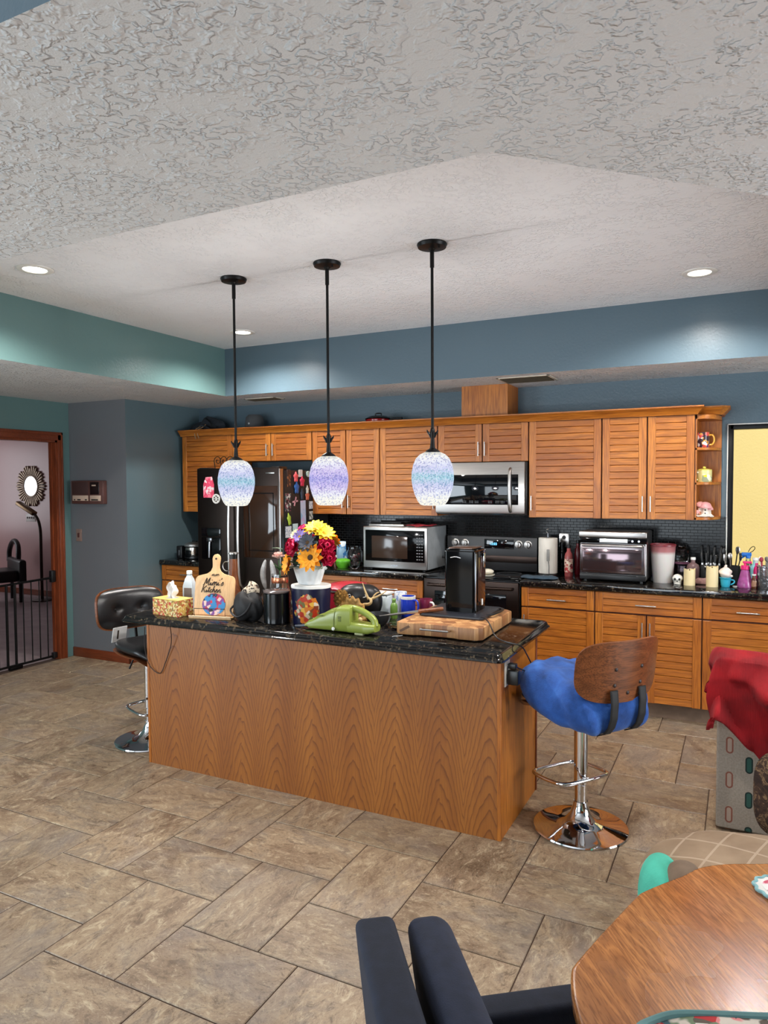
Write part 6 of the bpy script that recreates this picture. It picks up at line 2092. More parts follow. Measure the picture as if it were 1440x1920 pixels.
def bent_disc(w, h, e, R, front, back, n=56, rings=10, lean=0.0):
    """superelliptic plate (width w, height h) bent round a vertical axis of radius R. front(r, a, x, z) and back(...) are offsets
    along the plate normal; local frame: plate normal +x (front), width along y, height along z"""
    b = B()
    t = bmesh.new()
    def put(x, z, o):
        th = x / R
        rr = R - o
        return Vector((R - rr * cos(th), rr * sin(th), z)) 
    lay = []
    for fn in (front, back):
        rows = [[t.verts.new(put(0, 0, fn(0, 0, 0, 0)))]]
        for i in range(1, rings + 1):
            r = sin(i / rings * PI / 2)
            row = []
            for k in range(n):
                a = 2 * PI * k / n
                sx, sz = superpoly(a, e)
                x, z = w / 2 * r * sx, h / 2 * r * sz
                row.append(t.verts.new(put(x, z, fn(r, a, x, z))))
            rows.append(row)
        lay.append(rows)
    for rows in lay:
        for p, q in zip(rows, rows[1:]):
            for k in range(n):
                j = (k + 1) % n
                if len(p) == 1:
                    t.faces.new((p[0], q[k], q[j]))
                else:
                    t.faces.new((p[k], q[k], q[j], p[j]))
    f, g = lay[0][-1], lay[1][-1]
    for k in range(n):
        j = (k + 1) % n
        t.faces.new((f[k], g[k], g[j], f[j]))
    bmesh.ops.recalc_face_normals(t, faces=t.faces)
    b._add(t, 0, RM('Y', lean))
    return b

def bar_stool(x, y, rz, label, covered):
    """front faces local +x"""
    t = thing('bar_stool', label, 'bar stool', (x, y, 0), rz, 'walnut bar stools')
    obj('base', B().lathe([(0, 0.0), (0.226, 0.0), (0.229, 0.004), (0.226, 0.010), (0.19, 0.017), (0.12, 0.028), (0.075, 0.045), (0.050, 0.075), (0.037, 0.115), (0.034, 0.135), (0.0, 0.135)], seg=72), chrome, t)
    b = B()
    b.cyl((0, 0, 0.1352), 0.029, 0.085, 32, bev=0.002)
    b.cyl((0, 0, 0.2204), 0.033, 0.33, 32, bev=0.003)
    obj('column', b, chrome, t)
    b = B()
    b.tube([(-0.050, -0.115, 0.255), (-0.050, 0.115, 0.255), (-0.015, 0.160, 0.253), (0.165, 0.160, 0.240), (0.210, 0.115, 0.236), (0.210, -0.115, 0.236), (0.165, -0.160, 0.240), (-0.015, -0.160, 0.253)], 0.0100, 12, closed=True, smooth=2)
    b.tube([(-0.050, 0, 0.255), (0.0, 0, 0.255)], 0.012, 10)
    obj('footrest', b, chrome, t)
    obj('swivel_plate', B().box(-0.10, 0.10, -0.09, 0.09, 0.548, 0.562, 0, 0.004), black_metal, t)
    # moulded seat shell that rolls down at the front
    def seat_z(q):
        return 0.022 * (1 - q) ** 2 * (1 if q < 0 else 0.3) + (-0.045 * max(0, (q - 0.55) / 0.45) ** 2)
    def f_off(dz, shrink):
        def fn(a, p):
            sx, sy = superpoly(a, 0.62)
            q = cos(p) ** 0.35
            X = 0.250 * sx * q * shrink + 0.062
            Y = 0.215 * sy * q * shrink
            qq = (X - 0.06) / 0.25
            zz = 0.575 + 0.028 * (Y / 0.215) ** 2 + (0.03 * max(0, -qq) ** 2) - 0.055 * max(0, (qq - 0.5) / 0.5) ** 2
            return Vector((X, Y, zz + dz * (0.5 + 0.5 * sin(p))))
        return fn
    obj('seat_shell', B().blob(f_off(0.016, 1.0), 56, 12), walnut, t)
    obj('seat_pad', B().blob(lambda a, p: f_off(0.060 + 0.018 * sin(p), 0.95)(a, p) + Vector((0, 0, 0.016)), 56, 16), leather, t)
    # bent plywood backrest with leather pad
    W, H, R = 0.52, 0.288, 0.42
    lean = -0.13
    pos = (-0.300, 0, 0.850)
    wood_b = bent_disc(W, H, 0.58, R, lambda r, a, x, z: 0.0, lambda r, a, x, z: -0.013, lean=lean)
    obj('backrest', wood_b, walnut, t, pos, label='curved walnut plywood back')
    def pad(r, a, x, z):
        o = 0.040 * (1 - r ** 6) + 0.002
        for tx in (-0.10, 0.10):
            d2 = (x - tx) ** 2 + (z - 0.0) ** 2
            o -= 0.026 * math.exp(-d2 / (0.026 ** 2))
        return o
    obj('back_pad', bent_disc(W * 0.965, H * 0.95, 0.58, R, pad, lambda r, a, x, z: 0.001, lean=lean, rings=16), leather, t, pos)
    for s in (-1, 1):
        obj('tuft_button', B().ell((0, 0, 0), 0.006, 0.011, 0.011, 0, 14), leather, t, (-0.268, s * 0.10, 0.850))
    for s in (() if covered else (-1, 1)):
        b = B()
        yy = s * 0.075
        b.tube([(-0.09, yy, 0.556), (-0.20, yy, 0.552), (-0.300, yy, 0.585), (-0.318, yy, 0.66), (-0.325, yy, 0.73), (-0.318, yy, 0.80)], 0.0105, 8, smooth=2)
        obj('back_bracket', b, black_metal, t)
    screw = M('screw_dark', C(36, 20, 14), 0.5)
    for yy, zz in ((-0.075, 0.865), (-0.075, 0.79), (-0.075, 0.735), (0.075, 0.865), (0.075, 0.79), (0.075, 0.735), (0.0, 0.75)):
        th = yy / R
        px = pos[0] + R - (R + 0.014) * cos(th) + (zz - pos[2]) * math.tan(lean) * 1.0
        obj('back_screw', B().ell((0, 0, 0), 0.004, 0.009, 0.009, 0, 12), screw, t, (px, (R + 0.014) * sin(th), zz))
    if covered:
        k = N('royal_blue_fleece')
        v = k.co()
        n1 = k.noise(v, 9, 3, 0.6)
        k.set(Base_Color=k.ramp(n1, [(0.3, C(18, 54, 112)), (0.55, C(34, 80, 154)), (0.75, C(56, 106, 184))]), Roughness=0.95)
        k.p.inputs['Sheen Weight'].default_value = 0.08
        k.bump(k.noise(v, 190, 3), 0.5, 0.003)
        def g(a, p):
            sx, sy = superpoly(a, 0.60)
            q = max(0.0, cos(p)) ** 0.34
            wr = 0.010 * sin(6 * a + 2.0 * sin(p)) + 0.006 * sin(13 * a + 1 + 3 * sin(p))
            X = 0.285 * sx * q + wr * sx - 0.006
            Y = 0.246 * sy * q + wr * sy
            qq = X / 0.29
            top = 0.790 + 0.012 * (Y / 0.25) ** 2 + 0.012 * qq + 0.009 * sin(34 * X + 9 * Y) + 0.006 * sin(47 * Y + 12 * X)
            botz = 0.556 + 0.050 * max(0, qq) ** 1.5 - 0.030 * max(0, -qq)
            w = 0.5 + 0.5 * sin(p)
            return Vector((X, Y, botz * (1 - w) + top * w))
        cover = obj('seat_cover', B().blob(g, 72, 30), k.m, t, label='royal blue fleece seat cover')
        for s in (-1, 1):
            yy = s * 0.085
            path = [(-0.302, 0.77), (-0.308, 0.71), (-0.302, 0.64), (-0.286, 0.595), (-0.258, 0.560), (-0.215, 0.540)]
            def f(u, v):
                q = v * (len(path) - 1); i = min(int(q), len(path) - 2); w = q - i
                return Vector((path[i][0] * (1 - w) + path[i + 1][0] * w - 0.004, yy + (u - 0.5) * 0.042, path[i][1] * (1 - w) + path[i + 1][1] * w))
            st = obj('back_strap', B().surf(f, 4, 20), black_matte, t)
            st.modifiers.new('thickness', 'SOLIDIFY').thickness = 0.006
    else:
        obj('paper_tag', B().box(-0.002, 0.002, -0.055, 0.055, -0.05, 0.05), white_paper, t, (-0.185, -0.11, 0.700), (0, 0.2, 0.2))
        b = B()
        b.box(-0.0035, -0.0022, -0.02, -0.008, -0.03, 0.03)
        b.box(0.0022, 0.0035, -0.02, -0.008, -0.03, 0.03)
        obj('tag_print', b, M('tag_ink', C(60, 50, 44), 0.7), t, (-0.185, -0.11, 0.700), (0, 0.2, 0.2))
        b = B()
        b.tube([(-0.10, -0.05, 0.555), (-0.11, -0.06, 0.52), (-0.125, -0.075, 0.47)], 0.006, 8)
        obj('lift_lever', b, black_metal, t)
    return t
bar_stool(-0.690, 3.520, PI - 0.64, 'bar stool with a royal blue fleece seat cover at the right end of the island', True)
bar_stool(-3.500, 3.500, -0.30, 'bar stool with a tufted black leather back at the left end of the island', False)

# ------------------------------------------------------------------ oak dining table at the lower right
def smooth_closed(pts, it=3):
    P = [Vector(p) for p in pts]
    for _ in range(it):
        Q = []
        for i in range(len(P)):
            a, c = P[i], P[(i + 1) % len(P)]
            Q += [a.lerp(c, 0.25), a.lerp(c, 0.75)]
        P = Q
    return [(p.x, p.y) for p in P]
def dining_table():
    zt = 0.75
    t = thing('dining_table', 'oak dining table with clipped corners at the lower right', 'dining table', (0.62, 1.36, 0))
    ox, oy = 0.62, 1.36
    raw = [(-0.288, 1.395), (-0.286, 1.372), (-0.278, 1.335), (-0.255, 1.262), (-0.06, 0.85), (0.16, 0.66), (0.42, 0.60), (1.05, 0.60), (1.45, 0.86), (1.52, 1.00), (1.52, 1.72), (1.44, 1.86), (1.05, 2.13), (0.42, 2.13), (0.20, 2.075),
           (0.069, 1.985), (-0.02, 1.945), (-0.085, 1.895), (-0.115, 1.838), (-0.150, 1.790), (-0.196, 1.722), (-0.206, 1.700)]
    out = smooth_closed([(x - ox, y - oy) for x, y in raw], 2)
    k = N('table_oak')
    v = k.co(rot=(0, 0, 0.95))
    stretched = k.n('ShaderNodeMapping')
    stretched.inputs['Scale'].default_value = (0.10, 1, 1)
    k.l(v, stretched.inputs['Vector'])
    sv = stretched.outputs[0]
    broad = k.noise(sv, 10, 2, 0.5, 0.5)
    band = k.math('FRACT', k.math('MULTIPLY', broad, 14.0))
    bd = k.ramp(band, [(0, (0.1,) * 3), (0.4, (0.7,) * 3), (0.8, (0.45,) * 3), (1, (0.05,) * 3)])
    fine = k.noise(sv, 240, 2, 0.6)
    base = k.ramp(k.noise(sv, 5, 3), [(0.3, C(176, 108, 54)), (0.7, C(200, 136, 78))])
    c1 = k.mix(base, C(92, 46, 18), k.math('MULTIPLY', bd, 0.75))
    worn = k.ramp(k.noise(k.co(), 5.5, 4, 0.6), [(0.40, (0, 0, 0)), (0.70, (0.40,) * 3)])
    pf = k.ramp(fine, [(0.40, (0.5,) * 3), (0.50, (0, 0, 0))])
    k.set(Base_Color=k.mix(c1, C(104, 58, 28), pf), Roughness=k.ramp(k.noise(k.co(), 6, 2, 0.5), [(0.30, (0.20,) * 3), (0.7, (0.32,) * 3)]))
    k.bump(k.math('ADD', fine, k.math('MULTIPLY', bd, 0.5)), 0.25, 0.0012)
    obj('tabletop', B().prism(out, zt - 0.034, zt, 0, 0.010, 3), k.m, t)
    obj('apron', B().prism([(x * 0.78, y * 0.78) for x, y in out], zt - 0.11, zt - 0.0345), wood_h, t)
    obj('pedestal', B().lathe([(0.0, 0.05), (0.10, 0.05), (0.12, 0.10), (0.075, 0.18), (0.07, 0.30), (0.11, 0.42), (0.09, 0.55), (0.14, 0.6395), (0, 0.6395)], seg=32), wood_v, t)
    for i in range(4):
        b = B()
        b.tube([(0.08, 0, 0.12), (0.22, 0, 0.085), (0.40, 0, 0.04), (0.44, 0, 0.028)], [0.045, 0.04, 0.032, 0.028], 12, smooth=1, mat=RM('Z', i * PI / 2 + PI / 4))
        obj('leg', b, wood_h, t)
dining_table()
# quilted floral mat at the bottom edge of the picture and the round coaster
floral = printed('floral_print', C(206, 196, 184), [C(176, 40, 44), C(214, 130, 130), C(110, 128, 100), C(60, 90, 100), C(226, 220, 210), C(90, 80, 70)], 36, 0.85, 0.47)
teal_cloth = M('teal_binding', C(92, 130, 130), 0.85, var=0.1)
def place_mat():
    t = thing('quilted_mat', 'quilted rose-print mat with teal binding at the near edge of the table', 'place mat', (0.055, 1.24, 0.7512), 0.42)
    def edge(a):
        sx, sy = superpoly(a, 0.45)
        return 0.19 * sx * (1 + 0.012 * sin(9 * a)), 0.135 * sy * (1 + 0.02 * sin(7 * a + 1))
    def f(a, p):
        x, y = edge(a)
        q = max(0, cos(p)) ** 0.6
        z = 0.007 + 0.006 * sin(p) * (1 + 0.4 * sin(40 * x * q) * sin(40 * y * q)) + (0.004 * sin(5 * a) * q if p > 0 else 0)
        return Vector((x * q, y * q, max(0.0005, z)))
    obj('quilt', B().blob(f, 90, 24), floral, t)
    b = B()
    b.tube([(edge(a)[0], edge(a)[1], 0.008 + 0.003 * sin(5 * a)) for a in [i * 2 * PI / 80 for i in range(80)]], 0.0075, 8, closed=True)
    obj('binding', b, teal_cloth, t)
place_mat()
t = thing('coaster', 'scalloped coaster with an aqua rim at the right edge of the table', 'coaster', (0.088, 1.855, 0.7503), 0)
b = B()
b.prism([((0.050 + 0.003 * cos(12 * a)) * cos(a), (0.050 + 0.003 * cos(12 * a)) * sin(a)) for a in [i * 2 * PI / 72 for i in range(72)]], 0, 0.007, 0, 0.002)
obj('pad', b, M('coaster_cream', C(222, 218, 214), 0.6), t)
obj('picture', B().cyl((0, 0, 0.0072), 0.034, 0.0008, 32), printed('coaster_print', C(222, 218, 216), [C(190, 60, 90), C(220, 150, 170), C(120, 150, 140)], 40, 0.6, 0.45), t)
b = B()
b.tube([((0.050 + 0.003 * cos(12 * a)) * cos(a), (0.050 + 0.003 * cos(12 * a)) * sin(a), 0.006) for a in [i * 2 * PI / 72 for i in range(72)]], 0.004, 8, closed=True)
obj('rim', b, M('aqua_rim', C(130, 176, 180), 0.6), t)

# ------------------------------------------------------------------ navy dining armchair
def navy_chair():
    d = Vector((0.803, 0.596, 0))           # facing direction
    t = thing('navy_armchair', 'navy upholstered armchair pulled up to the oak table', 'armchair', (-0.30, 1.165, 0), math.atan2(d.y, d.x))
    navy = M('navy_weave', C(25, 31, 47), 0.9, var=0.18, scale=40, bump=0.5, bscale=420, bdist=0.001)
    navy2 = M('navy_weave_cushion', C(27, 34, 54), 0.9, var=0.18, scale=40, bump=0.5, bscale=420, bdist=0.001)
    # local: +x faces the table, y is the width (far side +y)
    Hb = 0.88
    def slab(x0, th, y0, y1, z0, z1, lean, bev, belly):
        bm = bmesh.new()
        bmesh.ops.create_grid(bm, x_segments=1, y_segments=1, size=0.5)
        bm.free()
        b = B()
        b.box(-th / 2, th / 2, y0, y1, z0, z1, 0, bev, 5)
        bmesh.ops.subdivide_edges(b.bm, edges=[e for e in b.bm.edges if abs(e.verts[0].co.z - e.verts[1].co.z) > 0.2], cuts=12)
        for v in b.bm.verts:
            w = (v.co.z - z0) / (z1 - z0)
            if v.co.x > 0:
                v.co.x *= 1 + belly * sin(PI * min(1, max(0, w))) 
            v.co.x += x0 + lean * (v.co.z - z1)
        return b
    obj('back_shell', slab(-0.247, 0.076, -0.205, 0.200, 0.30, Hb, -0.10, 0.016, 0.0), navy, t)
    obj('back_cushion', slab(-0.150, 0.078, -0.195, 0.195, 0.44, Hb - 0.002, -0.13, 0.026, 0.9), navy2, t)
    obj('seat_cushion', B().box(-0.10, 0.34, -0.205, 0.205, 0.33, 0.475, 0, 0.035, 4), navy2, t)
    obj('seat_frame', B().box(-0.22, 0.33, -0.28, 0.28, 0.22, 0.33, 0, 0.015, 3), navy, t)
    for s in (-1, 1):
        a, c = (0.212, 0.282) if s > 0 else (-0.282, -0.212)
        b = B()
        b.box(-0.24, 0.235, a, c, 0.235, 0.635, 0, 0.014, 4)
        obj('arm', b, navy, t)
    for x in (-0.23, 0.29):
        for y in (-0.25, 0.25):
            obj('leg', B().cyl((x, y, 0), 0.016, 0.222, 16, r2=0.024), walnut, t)
navy_chair()

# ------------------------------------------------------------------ armchair with red blanket, cushions
def dotted():
    k = N('capsule_print_fabric')
    x, y, z = k.sep(k.co())
    px, pz = 0.085, 0.170
    row = k.math('FLOOR', k.math('DIVIDE', x, px))
    half = k.math('MULTIPLY', k.math('MODULO', k.math('ABSOLUTE', row), 2.0), 0.5)
    cx = k.math('MULTIPLY', k.math('SUBTRACT', k.math('FRACT', k.math('DIVIDE', x, px)), 0.5), px)
    cz = k.math('MULTIPLY', k.math('SUBTRACT', k.math('FRACT', k.math('ADD', k.math('DIVIDE', z, pz), half)), 0.5), pz)
    # capsule distance
    zz = k.math('MAXIMUM', k.math('SUBTRACT', k.math('ABSOLUTE', cz), 0.024), 0.0)
    d = k.math('SQRT', k.math('ADD', k.math('MULTIPLY', cx, cx), k.math('MULTIPLY', zz, zz)))
    ring = k.math('MULTIPLY', k.math('LESS_THAN', d, 0.0165), k.math('GREATER_THAN', d, 0.0095))
    fill = k.math('LESS_THAN', d, 0.0095)
    alt = k.math('MODULO', k.math('ABSOLUTE', row), 2.0)
    ringc = k.mix(C(134, 82, 66), C(28, 46, 42), alt)
    fillc = k.mix(C(170, 148, 132), C(44, 84, 74), alt)
    base = k.ramp(k.noise(k.co(), 120, 2), [(0.3, C(146, 134, 120)), (0.7, C(164, 152, 138))])
    c = k.mix(k.mix(base, ringc, ring), fillc, fill)
    k.set(Base_Color=c, Roughness=0.9)
    k.bump(k.noise(k.co(), 400, 2), 0.3, 0.001)
    return k.m
dot_m = dotted()
def side_armchair():
    t = thing('patterned_armchair', 'beige armchair with a capsule print at the right edge, under the red blanket', 'armchair', (0.26, 4.09, 0))
    ox, oy = 0.26, 4.09
    obj('back', B().box(-0.355, 0.355, -0.30, -0.12, 0.012, 0.80, 0, 0.012, 3), dot_m, t)
    obj('seat', B().box(-0.25, 0.25, -0.12, 0.36, 0.05, 0.46, 0, 0.03, 4), dot_m, t)
    for s in (-1, 1):
        a, c = (0.25, 0.355) if s > 0 else (-0.355, -0.25)
        obj('arm', B().box(a, c, -0.12, 0.38, 0.012, 0.60, 0, 0.012, 3), dot_m, t)
    for x in (-0.3, 0.3):
        for y in (-0.25, 0.32):
            obj('foot', B().cyl((x, y, 0), 0.022, 0.0125, 14), walnut, t)
side_armchair()
def blanket():
    k = N('red_knit')
    v = k.co()
    k.set(Base_Color=k.ramp(k.noise(v, 7, 3), [(0.3, C(112, 3, 12)), (0.7, C(158, 7, 20))]), Roughness=0.95)
    k.p.inputs['Sheen Weight'].default_value = 0.0
    wv = k.n('ShaderNodeTexWave', wave_type='BANDS', bands_direction='X')
    wv.inputs['Scale'].default_value = 45
    wv.inputs['Distortion'].default_value = 2.0
    k.l(v, wv.inputs['Vector'])
    k.bump(k.math('ADD', wv.outputs['Fac'], k.noise(v, 160, 2)), 0.4, 0.003)
    # cross-section over the chair back: path in (y, z), front hem first
    def fn(u, v):
        x = -0.425 + 0.86 * u
        drop = 0.58 - 0.20 * min(1, max(0, (u - 0.0) / 0.30)) + 0.05 * sin(7 * u + 1)
        hem = drop if u > 0.04 else 0.60
        path = [(-0.345, hem), (-0.370, 0.66), (-0.365, 0.75), (-0.33, 0.845), (-0.23, 0.880), (-0.12, 0.860), (-0.07, 0.76), (-0.065, 0.62)]
        q = v * (len(path) - 1); i = min(int(q), len(path) - 2); w = q - i
        w = w * w * (3 - 2 * w) * 0.3 + w * 0.7
        y = path[i][0] * (1 - w) + path[i + 1][0] * w
        z = path[i][1] * (1 - w) + path[i + 1][1] * w
        amp = 1.0 - 0.55 * math.exp(-((v - 0.55) / 0.2) ** 2)
        fold = 0.030 * sin(15 * u + 6 * v + 1.4 * sin(5 * v)) + 0.016 * sin(31 * u - 10 * v) + 0.014 * sin(21 * v + 9 * u)
        y += -(abs(fold) + fold) * amp * (1 if v < 0.5 else -0.5)
        z += 0.010 * sin(9 * u + 3 * v)
        # left end tucks in around the side
        if u < 0.10:
            s_ = (0.10 - u) / 0.10
            z -= 0.10 * s_ * s_
            x += 0.035 * s_ * s_ + 0.012 * sin(16 * v)
        return Vector((x, y, z))
    o = solo('red_blanket', B().surf(fn, 90, 60), k.m, 'crumpled red knit blanket draped over the patterned armchair', 'blanket', (0.26, 4.09, 0))
    o.modifiers.new('thickness', 'SOLIDIFY').thickness = 0.012
blanket()
def brown_cushion():
    k = N('brown_floral')
    v = k.co()
    vv = k.noise(v, 22, 4, 0.6, 1.6)
    k.set(Base_Color=k.ramp(vv, [(0.40, C(44, 28, 20)), (0.52, C(74, 50, 34)), (0.56, C(140, 112, 80)), (0.60, C(60, 40, 28))]), Roughness=0.85)
    def f(a, p):
        sx, sz = superpoly(a, 0.6)
        q = max(0, cos(p)) ** 0.7
        return Vector((0.20 * sx * q, 0.045 * sin(p), 0.20 + 0.20 * sz * q))
    solo('floral_cushion', B().blob(f, 50, 18), k.m, 'dark brown floral cushion leaning on the patterned armchair at the right edge', 'cushion', (0.262, 3.570, 0.10), 0, rot=(-0.10, 0, 0))
    b = B()
    solo('foot_stool', b.box(-0.19, 0.25, -0.07, 0.07, 0, 0.098, 0, 0.02, 3), M('stool_brown', C(60, 42, 32), 0.8), 'low brown footrest under the floral cushion at the right edge', 'footrest', (0.27, 3.535, 0))
brown_cushion()
def floor_cushion():
    t = thing('floor_cushion', 'large taupe plaid floor cushion with a turquoise end, beyond the table', 'floor cushion', (0.15, 3.00, 0), 0.16)
    k = N('taupe_plaid')
    v = k.co(rot=(0, 0, 0.5))
    x, y, z = k.sep(v)
    lx = k.math('LESS_THAN', k.math('ABSOLUTE', k.math('SUBTRACT', k.math('FRACT', k.math('MULTIPLY', x, 7.5)), 0.5)), 0.035)
    ly = k.math('LESS_THAN', k.math('ABSOLUTE', k.math('SUBTRACT', k.math('FRACT', k.math('MULTIPLY', y, 7.5)), 0.5)), 0.035)
    ln = k.math('MULTIPLY', k.math('MAXIMUM', lx, ly), 0.45)
    base = k.ramp(k.noise(k.co(), 8, 3), [(0.3, C(128, 106, 84)), (0.7, C(150, 128, 104))])
    k.set(Base_Color=k.mix(base, C(190, 170, 148), ln), Roughness=0.9)
    k.bump(k.noise(k.co(), 200, 2), 0.3, 0.002)
    def f(a, p):
        sx, sy = superpoly(a, 0.75)
        q = max(0, cos(p)) ** 0.6
        wr = 1 + 0.02 * sin(7 * a) + 0.012 * sin(17 * a)
        X, Y = -0.05 + 0.44 * sx * q * wr, 0.30 * sy * q * wr
        return Vector((X, Y, max(0.0, 0.135 + 0.165 * sin(p) * (1 + 0.12 * sin(5 * X + 1) * cos(6 * Y)))))
    obj('cover', B().blob(f, 60, 26), k.m, t, label='taupe plaid cover')
    tq = M('turquoise_plush', C(70, 170, 148), 0.95, var=0.12, scale=20, bump=0.5, bscale=160, bdist=0.002)
    def g(a, p):
        q = max(0, cos(p)) ** 0.7
        return Vector((-0.425 + 0.085 * cos(a) * q, -0.12 + 0.17 * sin(a) * q, max(0.0, 0.135 + 0.140 * sin(p))))
    obj('plush_end', B().blob(g, 40, 20), tq, t, label='turquoise plush end')
    def h(a, p):
        q = max(0, cos(p)) ** 0.8
        return Vector((-0.350 + 0.085 * cos(a) * q, -0.17 + 0.12 * sin(a) * q, 0.175 + 0.125 * sin(p)))
    obj('dark_fold', B().blob(h, 34, 18), M('taupe_dark', C(104, 86, 70), 0.9, var=0.2), t)
floor_cushion()

# ------------------------------------------------------------------ wall things on the left
def intercom():
    t = thing('intercom_panel', 'brown wall intercom with two cream button strips on the slate wall', 'intercom', (-5.640, YP - 0.0005, 1.625))
    w, h = 0.215, 0.112
    brown = M('intercom_brown', C(84, 52, 46), 0.5)
    obj('case', B().box(-w, w, -0.05, 0.0, -h, h, 0, 0.006), brown, t)
    b = B()
    b.box(-w + 0.018, 0.02, -0.054, -0.048, -0.02, h - 0.014, 0, 0.003)
    obj('speaker_grille', b, M('grille_brown', C(62, 36, 32), 0.7, bump=0.6, bscale=160), t)
    b = B()
    b.box(0.045, w - 0.05, -0.054, -0.048, -0.02, h - 0.014, 0, 0.003)
    obj('dial_window', b, M('dial_dark', C(30, 20, 20), 0.2), t)
    obj('dial_label', B().box(0.072, 0.125, -0.0555, -0.053, 0.06, 0.072), M('cream_strip', C(196, 170, 150), 0.5), t)
    for x0, x1, ks in ((-w + 0.022, 0.02, ((-0.17, -0.155), (-0.125, -0.08), (-0.02, 0.005))), (0.045, w - 0.03, ((0.065, 0.155),))):
        s = obj('button_strip', B().box(x0, x1, -0.056, -0.048, -h + 0.03, -0.03, 0, 0.002), M('cream_strip', C(196, 170, 150), 0.5), t)
        for a, c in ks:
            obj('button', B().box(a, c, -0.0585, -0.055, -0.078, -0.066, 0, 0.001), black_plastic, s)
intercom()
t = thing('light_switch', 'tan light switch plate with a dark rocker below the intercom', 'switch', (-5.815, YP - 0.0005, 1.205))
obj('plate', B().box(-0.038, 0.038, -0.006, 0, -0.06, 0.06, 0, 0.002), M('switch_tan', C(132, 108, 98), 0.5), t)
obj('rocker', B().box(-0.011, 0.011, -0.014, -0.005, -0.022, 0.022, 0, 0.003), M('rocker_brown', C(70, 34, 30), 0.4), t)

def baby_gate():
    t = thing('safety_gate', 'black metal safety gate across the hall doorway', 'gate', (XL - 0.045, (DY0 + DY1) / 2, 0))
    cy = (DY0 + DY1) / 2
    y0, y1 = DY0 + 0.032 - cy, DY1 - 0.045 - cy
    b = B()
    b.tube([(0, y0, 0.78), (0, y1, 0.80)], 0.011, 10)
    b.tube([(0, y0, 0.035), (0, y1, 0.035)], 0.011, 10)
    obj('rails', b, black_metal, t)
    n = 10
    for i in range(n):
        y = y1 - 0.085 * (i + 0.9)
        if y < y0 + 0.02:
            break
        thick = 0.012 if i in (4, 5) else 0.0055
        obj('bar', B().tube([(0, y, 0.035), (0, y, 0.79)], thick, 8), black_metal, t)
    obj('latch', B().box(-0.022, 0.022, y1 - 0.035, y1 + 0.012, 0.755, 0.87, 0, 0.008), black_plastic, t)
    obj('foot_clamp', B().box(-0.02, 0.02, y1 - 0.03, y1 + 0.012, 0.012, 0.07, 0, 0.006), black_plastic, t)
    obj('threshold_bar', B().box(-0.018, 0.018, -0.07, 0.06, 0.0, 0.03, 0, 0.004), black_metal, t)
baby_gate()

# ------------------------------------------------------------------ the hall
def sunburst_mirror():
    t = thing('sunburst_mirror', 'round mirror with a scalloped gilt sunburst frame on the pink hall wall', 'mirror', (-9.76, 7.4095, 1.68))
    gilt = M('old_gilt', C(120, 100, 80), 0.5, 0.4, var=0.25, scale=40)
    obj('glass', B().lathe([(0, 0.016), (0.150, 0.016), (0.156, 0.010)], seg=48, mat=RM('X', PI / 2)), M('mirror_glass', C(235, 235, 238), 0.02, 1.0, var=0.01), t)
    obj('inner_ring', B().lathe([(0.150, 0.006), (0.152, 0.024), (0.172, 0.026), (0.178, 0.006)], seg=48, mat=RM('X', PI / 2)), gilt, t)
    b = B()
    n = 40
    for i in range(n):
        a = 2 * PI * i / n
        r1 = 0.300 + 0.022 * cos(5 * 2 * a) + (0.012 if i % 2 else 0)
        b.tube([(0.172 * cos(a), -0.012, 0.172 * sin(a)), ((r1 - 0.02) * cos(a), -0.010, (r1 - 0.02) * sin(a)), (r1 * cos(a), -0.010, r1 * sin(a))], [0.008, 0.022, 0.016], 6)
    obj('ray_frame', b, M('pale_gilt', C(140, 122, 104), 0.4, 0.5, var=0.3, scale=60), t)
sunburst_mirror()
t = thing('switch_plate', 'white four-gang switch plate on the pink wall below the mirror', 'switch', (-9.79, 7.4095, 1.195))
obj('plate', B().box(-0.105, 0.105, -0.006, 0, -0.06, 0.06, 0, 0.002), white_plastic, t)
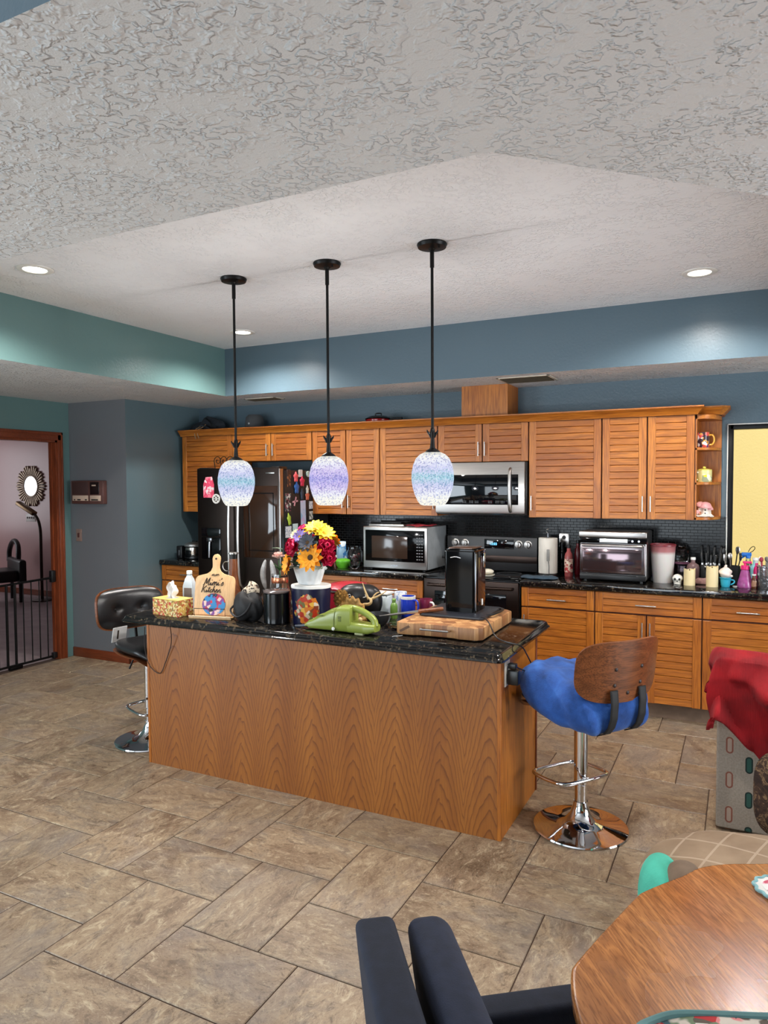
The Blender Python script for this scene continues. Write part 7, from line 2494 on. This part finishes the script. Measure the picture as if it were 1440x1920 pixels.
for x in (-0.072, -0.024, 0.024, 0.072):
    obj('toggle', B().box(x - 0.006, x + 0.006, -0.018, -0.005, -0.014, 0.014, 0, 0.002), M('toggle_grey', C(120, 110, 108), 0.5), t)
def floor_lamp():
    t = thing('floor_lamp', 'bronze gooseneck floor lamp with a long flat head in the hall', 'floor lamp', (-9.18, 7.10, 0))
    br = M('lamp_bronze', C(64, 54, 48), 0.4, 0.7)
    obj('base', B().lathe([(0, 0), (0.14, 0), (0.14, 0.012), (0.02, 0.028), (0, 0.028)], seg=36), br, t)
    obj('pole', B().tube([(0, 0, 0.02), (0, 0, 0.85), (0.0, 0, 1.05), (-0.05, 0, 1.20), (-0.14, 0, 1.28)], 0.021, 12, smooth=3), br, t)
    b = B()
    b.box(-0.20, 0.20, -0.045, 0.045, -0.028, 0.028, 0, 0.014, 3, mat=TM(-0.30, 0, 1.355) @ RM('Y', 0.42))
    obj('lamp_head', b, M('head_brass', C(120, 96, 66), 0.35, 0.7), t)
    b = B()
    b.box(-0.19, 0.19, -0.035, 0.035, -0.031, -0.027, 0, 0.001, 1, mat=TM(-0.30, 0, 1.355) @ RM('Y', 0.42))
    obj('diffuser', b, white_plastic, t)
floor_lamp()
def hall_chair():
    t = thing('black_accent_chair', 'black chair with rounded back behind the safety gate in the hall', 'chair', (-9.70, 6.72, 0), -0.4)
    blk = M('chair_black', C(16, 14, 15), 0.45)
    obj('seat', B().box(-0.27, 0.33, -0.30, 0.26, 0.30, 0.47, 0, 0.05, 4), blk, t)
    b = B()
    b.box(-0.34, 0.40, 0.24, 0.34, 0.28, 0.62, 0, 0.04, 4)
    obj('lower_back', b, blk, t)
    b = B()
    b.tube([(-0.40, 0.29, 0.55), (-0.43, 0.30, 0.70), (-0.30, 0.31, 0.84), (-0.10, 0.31, 0.88), (0.06, 0.31, 0.82), (0.12, 0.30, 0.70), (0.12, 0.29, 0.55)], 0.035, 10, smooth=2)
    obj('back_rail', b, blk, t)
    for x in (-0.22, 0.28):
        for y in (-0.25, 0.28):
            obj('leg', B().tube([(x, y, 0), (x, y, 0.32)], 0.026, 10), blk, t)
hall_chair()
